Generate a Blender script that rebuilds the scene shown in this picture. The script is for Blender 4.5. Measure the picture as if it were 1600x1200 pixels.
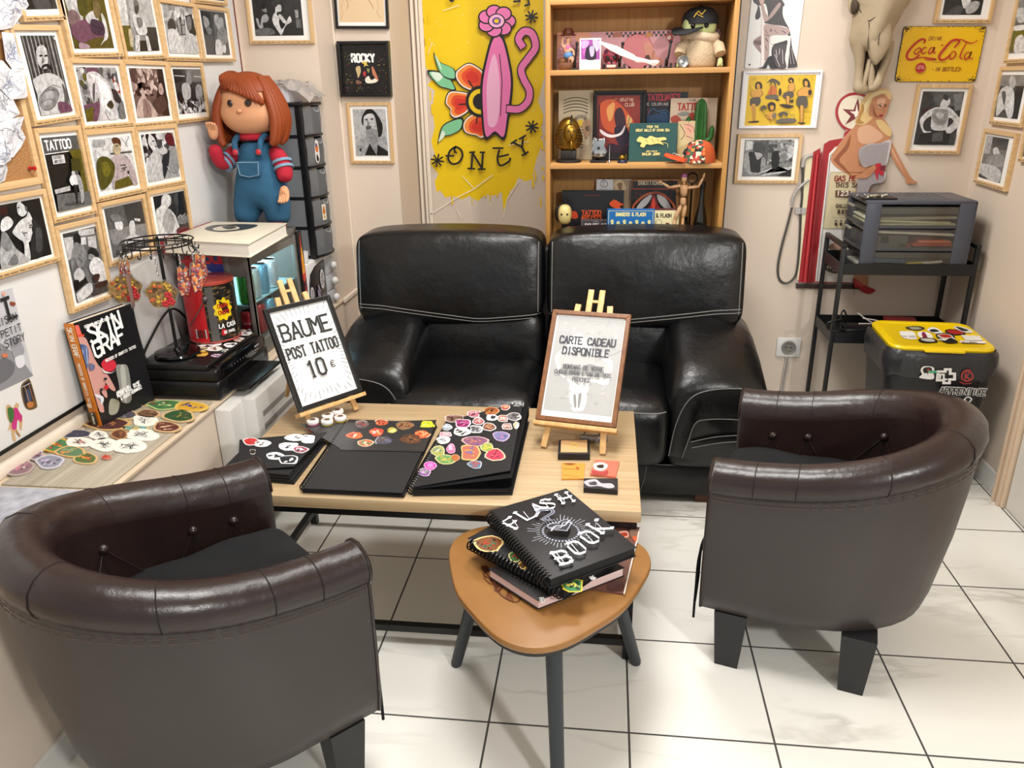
import bpy, bmesh, math, random
from mathutils import Vector as V, Matrix
from mathutils.bvhtree import BVHTree
for _o in list(bpy.data.objects): bpy.data.objects.remove(_o)
SC = bpy.context.scene; COL = SC.collection
random.seed(7)
PI = math.pi
# ---------------------------------------------------------------- camera
FPX, YAW, PIT, ROL = 1215.956, -0.12144426, 0.369044966, -0.0176431128
CAMZ = 1.4311
_fw = V((math.sin(YAW)*math.cos(PIT), math.cos(YAW)*math.cos(PIT), -math.sin(PIT)))
_r0 = V((math.cos(YAW), -math.sin(YAW), 0)); _u0 = _r0.cross(_fw)
_rt = math.cos(ROL)*_r0 + math.sin(ROL)*_u0
_up = math.cos(ROL)*_u0 - math.sin(ROL)*_r0
CP = V((0, 0, CAMZ))
cd = bpy.data.cameras.new('camera'); cam = bpy.data.objects.new('camera', cd); COL.objects.link(cam)
cam.matrix_world = Matrix(((_rt.x, _up.x, -_fw.x, 0), (_rt.y, _up.y, -_fw.y, 0), (_rt.z, _up.z, -_fw.z, CAMZ), (0, 0, 0, 1)))
cd.sensor_fit = 'HORIZONTAL'; cd.sensor_width = 36; cd.lens = 36*FPX/1600; cd.clip_start = 0.02
SC.camera = cam
# ---------------------------------------------------------------- world, lamps, exposure
w = bpy.data.worlds.new('world'); SC.world = w; w.use_nodes = True
w.node_tree.nodes['Background'].inputs[0].default_value = (0.97, 0.98, 1.0, 1)
w.node_tree.nodes['Background'].inputs[1].default_value = 0.55
SC.view_settings.view_transform = 'Standard'; SC.view_settings.look = 'None'
SC.view_settings.gamma = 1.0; SC.view_settings.use_curve_mapping = False
SC.view_settings.exposure = 0.25
def area(name, loc, target, size, power, col=(1, .95, .88), sy=None):
	l = bpy.data.lights.new(name, 'AREA'); l.energy = power; l.color = col; l.size = size
	if sy: l.shape = 'RECTANGLE'; l.size_y = sy
	o = bpy.data.objects.new(name, l); COL.objects.link(o); o.location = loc
	o.rotation_euler = (V(target)-V(loc)).to_track_quat('-Z', 'Y').to_euler()
	return o
area('ceiling_spot', (1.9, -1.2, 2.5), (0, 2.0, 0.4), 0.25, 70, (1, .985, .96))
area('ceiling_panel', (-0.25, 1.5, 2.52), (-0.25, 1.5, 0), 0.6, 30, (1, .985, .96))
area('recess_fill_light', (0.0, 2.7, 2.52), (0.0, 3.0, 0), 0.5, 24, (1, .985, .96))  # unseen fill lamp, placed and powered to brighten the recess
# ---------------------------------------------------------------- unprojection of photo points on real planes
def ray(x, y):
	return _rt*((x-800)/FPX) + _up*((600-y)/FPX) + _fw
def on(ax, v, x, y):
	d = ray(x, y); return CP + d*((v-CP[ax])/d[ax])
def onX(v, x, y): return on(0, v, x, y)
def onY(v, x, y): return on(1, v, x, y)
def onZ(v, x, y): return on(2, v, x, y)
# ---------------------------------------------------------------- colour and materials
def lin(c): return c/12.92 if c <= .04045 else ((c+.055)/1.055)**2.4
def rgb(c):
	if isinstance(c, str):
		if len(c) == 1: v = lin(int(c, 16)/15*0.93+.02); return (v, v, v, 1)
		if len(c) == 3: c = ''.join(k*2 for k in c)
		return tuple(lin(int(c[i:i+2], 16)/255) for i in (0, 2, 4)) + (1,)
	return tuple(c)+(1,) if len(c) == 3 else tuple(c)
MATS = {}
def mat(name, col='888', rough=.5, metal=0, bump=None, var=None, coat=0, spec=.5, emit=None, trans=0, alpha=1, ior=1.45, sheen=0, bump2=None):
	"""bump=(scale,strength); var=(scale,colour2,contrast)"""
	if name in MATS: return MATS[name]
	m = bpy.data.materials.new(name); m.use_nodes = True; nt = m.node_tree; N = nt.nodes; L = nt.links
	b = N['Principled BSDF']; I = b.inputs
	I['Base Color'].default_value = rgb(col); I['Roughness'].default_value = rough; I['Metallic'].default_value = metal
	I['Coat Weight'].default_value = coat; I['Coat Roughness'].default_value = .12; I['Specular IOR Level'].default_value = spec
	I['Transmission Weight'].default_value = trans; I['IOR'].default_value = ior; I['Alpha'].default_value = alpha
	I['Sheen Weight'].default_value = sheen
	if emit: I['Emission Color'].default_value = rgb(emit[0]); I['Emission Strength'].default_value = emit[1]
	tc = N.new('ShaderNodeTexCoord')
	if var:
		n = N.new('ShaderNodeTexNoise'); n.inputs['Scale'].default_value = var[0]; n.inputs['Detail'].default_value = 5
		L.new(tc.outputs['Object'], n.inputs['Vector'])
		r = N.new('ShaderNodeMapRange'); r.inputs[1].default_value = .5-var[2]; r.inputs[2].default_value = .5+var[2]
		L.new(n.outputs[0], r.inputs[0])
		mx = N.new('ShaderNodeMix'); mx.data_type = 'RGBA'; mx.inputs[6].default_value = rgb(col); mx.inputs[7].default_value = rgb(var[1])
		L.new(r.outputs[0], mx.inputs[0]); L.new(mx.outputs[2], I['Base Color'])
	prev = None
	for bp in (bump, bump2):
		if bp:
			n = N.new('ShaderNodeTexNoise'); n.inputs['Scale'].default_value = bp[0]; n.inputs['Detail'].default_value = 6
			L.new(tc.outputs['Object'], n.inputs['Vector'])
			bn = N.new('ShaderNodeBump'); bn.inputs['Strength'].default_value = bp[1]; bn.inputs['Distance'].default_value = bp[2] if len(bp) > 2 else .01
			L.new(n.outputs[0], bn.inputs['Height'])
			if prev: L.new(prev.outputs[0], bn.inputs['Normal'])
			L.new(bn.outputs[0], I['Normal']); prev = bn
	MATS[name] = m; return m
def wood(name, c1, c2, axis=0, scale=6, rough=.45, stretch=12, contrast=.5):
	if name in MATS: return MATS[name]
	m = mat(name, c1, rough); nt = m.node_tree; N = nt.nodes; L = nt.links
	tc = N.new('ShaderNodeTexCoord'); mp = N.new('ShaderNodeMapping'); s = [scale*stretch]*3; s[axis] = scale*.6
	mp.inputs['Scale'].default_value = s; L.new(tc.outputs['Object'], mp.inputs['Vector'])
	n = N.new('ShaderNodeTexNoise'); n.inputs['Scale'].default_value = 1; n.inputs['Detail'].default_value = 4; n.inputs['Distortion'].default_value = .4
	L.new(mp.outputs[0], n.inputs['Vector'])
	r = N.new('ShaderNodeMapRange'); r.inputs[1].default_value = .5-contrast*.4; r.inputs[2].default_value = .5+contrast*.4; L.new(n.outputs[0], r.inputs[0])
	mx = N.new('ShaderNodeMix'); mx.data_type = 'RGBA'; mx.inputs[6].default_value = rgb(c1); mx.inputs[7].default_value = rgb(c2)
	L.new(r.outputs[0], mx.inputs[0]); L.new(mx.outputs[2], N['Principled BSDF'].inputs['Base Color'])
	return m
def attrmat(name, rough=.5, coat=0, grain=0, metal=0):
	"""print on paper or vinyl: colours held in the mesh, optional photographic grain"""
	if name in MATS: return MATS[name]
	m = mat(name, 'fff', rough, metal, coat=coat); nt = m.node_tree; N = nt.nodes; L = nt.links
	a = N.new('ShaderNodeAttribute'); a.attribute_name = 'Col'; out = a.outputs['Color']
	if grain:
		tc = N.new('ShaderNodeTexCoord'); n = N.new('ShaderNodeTexNoise'); n.inputs['Scale'].default_value = 75; n.inputs['Detail'].default_value = 6; n.inputs['Roughness'].default_value = .65
		L.new(tc.outputs['Object'], n.inputs['Vector'])
		r = N.new('ShaderNodeMapRange'); r.inputs[1].default_value = .25; r.inputs[2].default_value = .75; r.inputs[3].default_value = 1-grain; r.inputs[4].default_value = 1+grain*.7; L.new(n.outputs[0], r.inputs[0])
		mx = N.new('ShaderNodeMix'); mx.data_type = 'RGBA'; mx.blend_type = 'MULTIPLY'; mx.inputs[0].default_value = 1
		L.new(out, mx.inputs[6]); L.new(r.outputs[0], mx.inputs[7]); out = mx.outputs[2]
	L.new(out, N['Principled BSDF'].inputs['Base Color']); return m
def cells(name, scale, cols, rough=.5, stretch=(1, 1, 1)):
	"""busy multi-coloured print"""
	if name in MATS: return MATS[name]
	m = mat(name, 'fff', rough); nt = m.node_tree; N = nt.nodes; L = nt.links
	tc = N.new('ShaderNodeTexCoord'); mp = N.new('ShaderNodeMapping'); mp.inputs['Scale'].default_value = stretch; v = N.new('ShaderNodeTexVoronoi'); v.inputs['Scale'].default_value = scale
	L.new(tc.outputs['Object'], mp.inputs[0]); L.new(mp.outputs[0], v.inputs['Vector']); sp = N.new('ShaderNodeSeparateColor'); L.new(v.outputs['Color'], sp.inputs[0])
	r = N.new('ShaderNodeValToRGB'); r.color_ramp.interpolation = 'CONSTANT'; e = r.color_ramp.elements
	while len(e) < len(cols): e.new(.5)
	for i, c in enumerate(cols): e[i].position = i/len(cols); e[i].color = rgb(c)
	L.new(sp.outputs[0], r.inputs[0]); L.new(r.outputs[0], N['Principled BSDF'].inputs['Base Color']); return m
PRINT = attrmat('print_paper', .45); PHOTO = attrmat('photo_print', .35, .25, .55); VINYL = attrmat('sticker_vinyl', .35, .2); CLOTHPRINT = attrmat('embroidery', .9); PAINT = attrmat('wall_paint', .45)
def clear(name, tint='fff', gloss=.12, mixf=.12, haze=0):
	"""thin clear plastic or glass: mostly see-through with a glossy film"""
	if name in MATS: return MATS[name]
	m = bpy.data.materials.new(name); m.use_nodes = True; nt = m.node_tree; N = nt.nodes; L = nt.links; N.remove(N['Principled BSDF'])
	t = N.new('ShaderNodeBsdfTransparent'); t.inputs[0].default_value = rgb(tint)
	g = N.new('ShaderNodeBsdfGlossy'); g.inputs['Roughness'].default_value = gloss
	mx = N.new('ShaderNodeMixShader'); mx.inputs[0].default_value = mixf; L.new(t.outputs[0], mx.inputs[1]); L.new(g.outputs[0], mx.inputs[2]); last = mx
	if haze:
		d = N.new('ShaderNodeBsdfDiffuse'); d.inputs[0].default_value = rgb(tint); m2 = N.new('ShaderNodeMixShader'); m2.inputs[0].default_value = haze
		L.new(mx.outputs[0], m2.inputs[1]); L.new(d.outputs[0], m2.inputs[2]); last = m2
	L.new(last.outputs[0], N['Material Output'].inputs[0]); MATS[name] = m; return m
# ---------------------------------------------------------------- objects
def thing(name, label, cat, loc=(0, 0, 0), rz=0, group=None):
	o = bpy.data.objects.new(name, None); COL.objects.link(o); o.location = loc; o.rotation_euler = (0, 0, rz); o.empty_display_size = .05
	return tag(o, label, cat, group)
def tag(o, label, cat, group=None):
	o['label'] = label; o['category'] = cat
	if group: o['group'] = group
	return o
def xf(p):
	return Matrix.Translation(p.location) @ p.rotation_euler.to_matrix().to_4x4()
def root(p):
	while p.parent: p = p.parent
	return p
def obj(name, bm, m, par=None, world=True, smooth=40, label=None):
	"""link bm as one mesh object; world=True: vertices are world coordinates"""
	me = bpy.data.meshes.new(name)
	if par and world: bm.transform(xf(root(par)).inverted())
	bm.normal_update(); bm.to_mesh(me); bm.free()
	if m: me.materials.append(m)
	if smooth:
		me.shade_smooth(); me.set_sharp_from_angle(angle=math.radians(smooth))
	o = bpy.data.objects.new(name, me); COL.objects.link(o)
	if par: o.parent = par
	if label: o['label'] = label
	return o
def solo(name, bm, m, label, cat, group=None, smooth=40):
	"""a thing that is one mesh: the origin is put at its base"""
	zs = [v.co for v in bm.verts]; c = V((sum(v.x for v in zs)/len(zs), sum(v.y for v in zs)/len(zs), min(v.z for v in zs)))
	bm.transform(Matrix.Translation(-c)); o = obj(name, bm, m, None, False, smooth); o.location = c
	return tag(o, label, cat, group)
def struct(name, bm, m, smooth=0):
	o = obj(name, bm, m, None, False, smooth); o['kind'] = 'structure'; return o
def copy_tree(o, par=None):
	c = o.copy(); COL.objects.link(c)
	if par: c.parent = par
	for ch in list(o.children): copy_tree(ch, c)
	return c
# ---------------------------------------------------------------- mesh helpers
def B(): return bmesh.new()
def merge(bm, t, M=None):
	if M is not None: t.transform(M)
	vm = [bm.verts.new(v.co) for v in t.verts]; t.verts.index_update()
	for f in t.faces:
		try: bm.faces.new([vm[v.index] for v in f.verts])
		except ValueError: pass
	t.free(); return bm
def RT(loc=(0, 0, 0), rx=0, ry=0, rz=0):
	return Matrix.Translation(loc) @ Matrix.Rotation(rz, 4, 'Z') @ Matrix.Rotation(ry, 4, 'Y') @ Matrix.Rotation(rx, 4, 'X')
def frame3(o, u, v, n):
	return Matrix(((u[0], v[0], n[0], o[0]), (u[1], v[1], n[1], o[1]), (u[2], v[2], n[2], o[2]), (0, 0, 0, 1)))
def box(bm, lo, hi, bev=0, M=None, seg=2):
	t = B(); bmesh.ops.create_cube(t, size=1)
	t.transform(Matrix.Translation([(a+b)/2 for a, b in zip(lo, hi)]) @ Matrix.Diagonal([b-a for a, b in zip(lo, hi)]+[1]))
	if bev: bmesh.ops.bevel(t, geom=t.edges[:], offset=bev, segments=seg, affect='EDGES', profile=.5)
	return merge(bm, t, M)
def loft(bm, rings, cap=True, close=False):
	vr = [[bm.verts.new(p) for p in r] for r in rings]; n = len(vr[0])
	rng = range(len(vr)) if close else range(len(vr)-1)
	for i in rng:
		a, b = vr[i], vr[(i+1) % len(vr)]
		for k in range(n):
			try: bm.faces.new((a[k], a[(k+1) % n], b[(k+1) % n], b[k]))
			except ValueError: pass
	if cap and not close:
		bm.faces.new(list(reversed(vr[0]))); bm.faces.new(vr[-1])
	return bm
def strip(bm, rows):
	vr = [[bm.verts.new(p) for p in r] for r in rows]
	for a, b in zip(vr, vr[1:]):
		for k in range(len(a)-1): bm.faces.new((a[k], a[k+1], b[k+1], b[k]))
	return bm
def tube(bm, pts, r, seg=8, close=False, cap=True):
	pts = [V(p) for p in pts]; n = len(pts); rings = []; up = None
	for i, p in enumerate(pts):
		a = pts[i-1] if (i > 0 or close) else p; b = pts[(i+1) % n] if (i < n-1 or close) else p
		d = (b-a).normalized() if (b-a).length > 1e-9 else V((0, 0, 1))
		if up is None: up = d.orthogonal().normalized()
		u = (up-d*up.dot(d)); u = u.normalized() if u.length > 1e-6 else d.orthogonal().normalized(); up = u
		w_ = d.cross(u); rr = r[i] if isinstance(r, (list, tuple)) else r
		rings.append([p+(u*math.cos(2*PI*k/seg)+w_*math.sin(2*PI*k/seg))*rr for k in range(seg)])
	return loft(bm, rings, cap, close)
def cyl(bm, p0, p1, r0, r1=None, seg=20):
	return tube(bm, [p0, p1], [r0, r0 if r1 is None else r1], seg)
def bar(bm, p0, p1, w_, h=None, upv=(0, 0, 1), bev=0):
	"""square bar from p0 to p1"""
	p0, p1 = V(p0), V(p1); d = (p1-p0); L_ = d.length; d.normalize(); u = V(upv); u = u-d*u.dot(d)
	u = u.normalized() if u.length > 1e-6 else d.orthogonal().normalized(); s = d.cross(u); h = h or w_
	return box(bm, (0, -w_/2, -h/2), (L_, w_/2, h/2), bev, frame3(p0, d, s, u))
def lathe(bm, prof, c=(0, 0, 0), seg=28, M=None):
	t = B(); loft(t, [[V((r*math.cos(2*PI*k/seg), r*math.sin(2*PI*k/seg), z)) for k in range(seg)] for r, z in prof])
	bmesh.ops.recalc_face_normals(t, faces=t.faces[:])
	return merge(bm, t, M if M is not None else Matrix.Translation(c))
def prism(bm, poly, h, M=None, bev=0):
	"""polygon in xy extruded h along z"""
	t = B(); vs = [t.verts.new((p[0], p[1], 0)) for p in poly]; f = t.faces.new(vs)
	r = bmesh.ops.extrude_face_region(t, geom=[f]); bmesh.ops.translate(t, verts=[g for g in r['geom'] if isinstance(g, bmesh.types.BMVert)], vec=(0, 0, h))
	bmesh.ops.recalc_face_normals(t, faces=t.faces[:])
	if bev:
		es = [e for e in t.edges if abs(e.verts[0].co.z-e.verts[1].co.z) < 1e-6]
		bmesh.ops.bevel(t, geom=es, offset=bev, segments=2, affect='EDGES', profile=.5)
	return merge(bm, t, M)
def ball(bm, c, r, seg=16, M=None):
	t = B(); bmesh.ops.create_uvsphere(t, u_segments=seg, v_segments=max(6, seg*2//3), radius=1)
	r = (r, r, r) if not isinstance(r, (tuple, list)) else r
	t.transform(Matrix.Translation(c) @ Matrix.Diagonal(list(r)+[1])); return merge(bm, t, M)
def sbox(bm, c, half, n=6, seg=14, fn=None, M=None):
	"""rounded, pillow-like box: cube sphere with exponent n, optional deformation fn(p normalised)->offset"""
	t = B(); bmesh.ops.create_cube(t, size=2); bmesh.ops.subdivide_edges(t, edges=t.edges[:], cuts=seg, use_grid_fill=True)
	for v in t.verts:
		p = v.co.copy(); p = V([math.copysign(math.sin(abs(k)*PI/2)**.8, k) for k in p])
		k = (abs(p.x)**n+abs(p.y)**n+abs(p.z)**n)**(1/n); q = p/k
		v.co = V((q.x*half[0], q.y*half[1], q.z*half[2])) + (V(fn(q)) if fn else V((0, 0, 0)))
	t.transform(Matrix.Translation(c)); return merge(bm, t, M)
def hug(bm, pts, d=(0, 1, 0), lift=.001):
	"""drop points along d onto the surface of bm"""
	tr = BVHTree.FromBMesh(bm); d = V(d); out = []
	for p in pts:
		h = tr.ray_cast(V(p)-d*.5, d)[0]
		if h is not None: out.append(h-d*lift)
	return out
def smooth_pts(pts, n=6, close=False):
	P = [V(p) for p in pts]; m = len(P); out = []
	for i in range(m if close else m-1):
		p0 = P[(i-1) % m] if (close or i > 0) else P[0]; p1 = P[i]; p2 = P[(i+1) % m]; p3 = P[(i+2) % m] if (close or i+2 < m) else P[-1]
		for k in range(n):
			t = k/n; out.append(.5*((2*p1)+(p2-p0)*t+(2*p0-5*p1+4*p2-p3)*t*t+(3*p1-p0-3*p2+p3)*t**3))
	if not close: out.append(P[-1])
	return out
def skinned(name, chain, m, par, sub=2, label=None):
	"""chain: list of limbs; each limb a list of (pos, radius); limbs join where positions coincide"""
	bm = B(); L_ = bm.verts.layers.skin.verify(); idx = {}
	def vert(p, r):
		k = tuple(round(q, 4) for q in p)
		if k not in idx:
			v = bm.verts.new(p); v[L_].radius = (r, r) if not isinstance(r, tuple) else r; v[L_].use_root = not idx; idx[k] = v
		return idx[k]
	for limb in chain:
		for (p, r), (q, s) in zip(limb, limb[1:]):
			a, b = vert(p, r), vert(q, s)
			if a is not b and not bm.edges.get((a, b)): bm.edges.new((a, b))
	if par: bm.transform(xf(root(par)).inverted())
	me = bpy.data.meshes.new(name); bm.to_mesh(me); bm.free()
	o = bpy.data.objects.new(name, me); COL.objects.link(o)
	sk = o.modifiers.new('skin', 'SKIN'); sk.use_smooth_shade = True
	sb = o.modifiers.new('sub', 'SUBSURF'); sb.levels = sub; sb.render_levels = sub
	dg = bpy.context.evaluated_depsgraph_get(); me2 = bpy.data.meshes.new_from_object(o.evaluated_get(dg)); o.modifiers.clear(); o.data = me2
	me2.materials.clear(); me2.materials.append(m); me2.shade_smooth()
	if par: o.parent = par
	if label: o['label'] = label
	return o
# ---------------------------------------------------------------- flat artwork: polygons, strokes and lettering on a plane
GL = {k: v.split() for k, v in {'A': '002640 1232', 'B': '0006 0636454433 0333424130 3000', 'C': '4536160501103041', 'D': '00062645412000', 'E': '46060040 0333', 'F': '460600 0333',
	  'G': '453616050110304143 4323', 'H': '0006 4046 0343', 'I': '2026', 'J': '4641301001', 'K': '0006 460340', 'L': '060040', 'M': '0006234640', 'N': '00064046', 'O': '160501103041453616',
	  'P': '00063645443303', 'Q': '160501103041453616 2240', 'R': '00063645443303 2340', 'S': '4536160514334241301001', 'T': '0646 2620', 'U': '060110304146', 'V': '062046', 'W': '0610233046',
	  'X': '0046 0640', 'Y': '062346 2320', 'Z': '06460040', '0': '160501103041453616', '1': '152620', '2': '05163645440040', '3': '0516364544334241301001', '4': '30360141', '5': '46060333423010',
	  '6': '36160501103041423302', '7': '064610', '8': '1605142334453616 2302011030414223', '9': '10304145361605041343', '&': '400516362501103042', '.': '2021', ',': '2110', "'": '2625',
	  '-': '1333', '!': '2622 2021', '€': '4536160501103041 0434 0232', '*': '2226 0543 0345', '/': '0046', ':': '2122 2425'}.items()}
def glyph(ch):
	return [[(int(s[i])/4, int(s[i+1])/6) for i in range(0, len(s), 2)] for s in GL.get(ch, [])]
class Art:
	"""flat picture on a plane: o origin, u right, v up, n towards the viewer (unit vectors); coordinates in metres along u,v"""
	def __init__(s, o, u, v, step=.00025):
		s.o = V(o); s.u = V(u).normalized(); s.v = V(v).normalized(); s.n = s.u.cross(s.v).normalized(); s.F = []; s.k = 0; s.step = step; s.zf = None
	def uv(s, x, y):                       # photo pixel -> plane coordinates
		d = ray(x, y); t = (s.o-CP).dot(s.n)/d.dot(s.n); p = CP+d*t-s.o; return (p.dot(s.u), p.dot(s.v))
	def poly(s, pts, col, k=None):
		if k is None: s.k += 1; k = s.k
		s.F.append((list(pts), rgb(col), k))
	def rect(s, x0, y0, x1, y1, col, k=None): s.poly([(x0, y0), (x1, y0), (x1, y1), (x0, y1)], col, k)
	def oval(s, cx, cy, rx, ry, col, n=16, rot=0, k=None):
		c, q = math.cos(rot), math.sin(rot)
		s.poly([(cx+rx*math.cos(2*PI*i/n)*c-ry*math.sin(2*PI*i/n)*q, cy+rx*math.cos(2*PI*i/n)*q+ry*math.sin(2*PI*i/n)*c) for i in range(n)], col, k)
	def line(s, pts, w_, col, k=None, nib=None, taper=0):
		"""stroke of width w_; nib=(dx,dy) gives a broad-pen stroke; taper thins both ends"""
		if k is None: s.k += 1; k = s.k
		P_ = [pts[0]]
		for p in pts[1:]:
			if math.hypot(p[0]-P_[-1][0], p[1]-P_[-1][1]) > 1e-7: P_.append(p)
		n = len(P_)
		if n < 2: return
		for i in range(1, n-1):             # split at hairpin corners
			(ax, ay), (bx, by), (cx, cy) = P_[i-1:i+2]; ux, uy, vx, vy = bx-ax, by-ay, cx-bx, cy-by
			if not nib and not taper and ux*vx+uy*vy < -.25*math.hypot(ux, uy)*math.hypot(vx, vy): s.line(P_[:i+1], w_, col, k); s.line(P_[i:], w_, col, k+.07); return
		lp = n > 3 and math.hypot(P_[0][0]-P_[-1][0], P_[0][1]-P_[-1][1]) < 1e-7; Lf, Rt = [], []
		for i, (x, y) in enumerate(P_):
			if nib: Lf.append((x+nib[0], y+nib[1])); Rt.append((x-nib[0], y-nib[1])); continue
			a = P_[i-1] if i else (P_[-2] if lp else None); b = P_[i+1] if i < n-1 else (P_[1] if lp else None); N_ = []
			for q0, q1 in ((a, (x, y)), ((x, y), b)):
				if q0 is None or q1 is None: continue
				d = math.hypot(q1[0]-q0[0], q1[1]-q0[1]); N_.append((-(q1[1]-q0[1])/d, (q1[0]-q0[0])/d))
			nx, ny = sum(k[0] for k in N_)/len(N_), sum(k[1] for k in N_)/len(N_); L_ = max(.25, nx*nx+ny*ny); f = w_/2*(1-taper*abs(2*i/(n-1)-1))/L_; ex = ey = 0
			if not lp and not taper and i in (0, n-1): sg = -1 if i == 0 else 1; ex, ey = ny*w_*.3*sg, -nx*w_*.3*sg
			Lf.append((x+ex+nx*f, y+ey+ny*f)); Rt.append((x+ex-nx*f, y+ey-ny*f))
		for i in range(n-1): s.F.append(([Lf[i], Rt[i], Rt[i+1], Lf[i+1]], rgb(col), k))
	def curve(s, pts, w_, col, k=None, nib=None, taper=0, n=5, close=False):
		s.line([(p.x, p.y) for p in smooth_pts([(a, b, 0) for a, b in pts], n, close)] + ([pts[0]] if close else []), w_, col, k, nib, taper)
	def blob(s, pts, col, n=4, k=None, edge=None, ew=.001):
		q = [(p.x, p.y) for p in smooth_pts([(a, b, 0) for a, b in pts], n, True)]; s.poly(q, col, k)
		if edge: s.line(q+[q[0]], ew, edge)
	def text(s, t, x, y, h, col, w_=None, wid=.62, gap=.22, rot=0, slant=0, serif=0, center=False, nib=None, arc=None):
		w_ = w_ or h*.16; adv = h*(wid+gap)
		if center: x, y = x-math.cos(rot)*(adv*len(t)-h*gap)/2, y-math.sin(rot)*(adv*len(t)-h*gap)/2
		s.k += 1; k = s.k; s.k += int(len(t)*.4)+1; c, q = math.cos(rot), math.sin(rot)
		for i, ch in enumerate(t.upper()):
			for st in glyph(ch):
				P = [((i*adv+a*h*wid)+slant*b*h, b*h) for a, b in st]
				if arc: P = [(a, b+arc(a/(adv*len(t)))) for a, b in P]
				k += .12; s.line([(x+a*c-b*q, y+a*q+b*c) for a, b in P], w_, col, k, nib)
				if serif:
					for (a, b), (a2, b2) in ((P[0], P[1]), (P[-1], P[-2])):
						if abs(b2-b) > abs(a2-a)*1.2: s.line([(x+(a-serif*h)*c-b*q, y+(a-serif*h)*q+b*c), (x+(a+serif*h)*c-b*q, y+(a+serif*h)*q+b*c)], w_*.75, col, k+.05)
	def P(s, pts, col, k=None): s.poly([s.uv(*p) for p in pts], col, k)             # polygon given in photo pixels
	def PL(s, pts, w_, col, **kw): s.line([s.uv(*p) for p in pts], w_, col, **kw)
	def trace(s, spec, ox=0, oy=0, sc=1.0, smooth=False):
		"""'col x,y x,y ...; col ...' in the pixels of a view whose corner is (ox,oy) and scale sc; '~' before col rounds the outline, 'Lw' draws a line"""
		for item in spec.split(';'):
			tk = item.split()
			if not tk: continue
			c = tk[0]; ln = None; rd = smooth
			if c[0] == 'L': a, c = c[1:].split(':'); ln = float(a)/1000
			if c[0] == '~': c = c[1:]; rd = True
			P_ = [s.uv(ox+float(a)/sc, oy+float(b)/sc) for a, b in (q.split(',') for q in tk[1:])]
			if ln: (s.curve if rd else s.line)(P_, ln, c)
			elif rd: s.blob(P_, c, 4)
			else: s.poly(P_, c)
	def build(s, name, m=None, par=None, label=None, fn=None):
		me = bpy.data.meshes.new(name); vs = []; fs = []; cols = []
		inv = xf(root(par)).inverted() if par else Matrix()
		for pts, col, k in s.F:
			b = len(vs)
			for a, c in pts: p = s.o+s.u*a+s.v*c+s.n*(k*s.step); vs.append(inv @ (fn(p) if fn else p))
			ar = sum(pts[i-1][0]*pts[i][1]-pts[i][0]*pts[i-1][1] for i in range(len(pts)))
			r = range(b, len(vs)); fs.append(list(r) if ar > 0 else list(reversed(r))); cols += [col]*len(pts)
		me.from_pydata(vs, [], fs); at = me.color_attributes.new('Col', 'FLOAT_COLOR', 'CORNER')
		at.data.foreach_set('color', [x for c in cols for x in c]); me.materials.append(m or PRINT)
		o = bpy.data.objects.new(name, me); COL.objects.link(o)
		if par: o.parent = par
		if label: o['label'] = label
		return o
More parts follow.
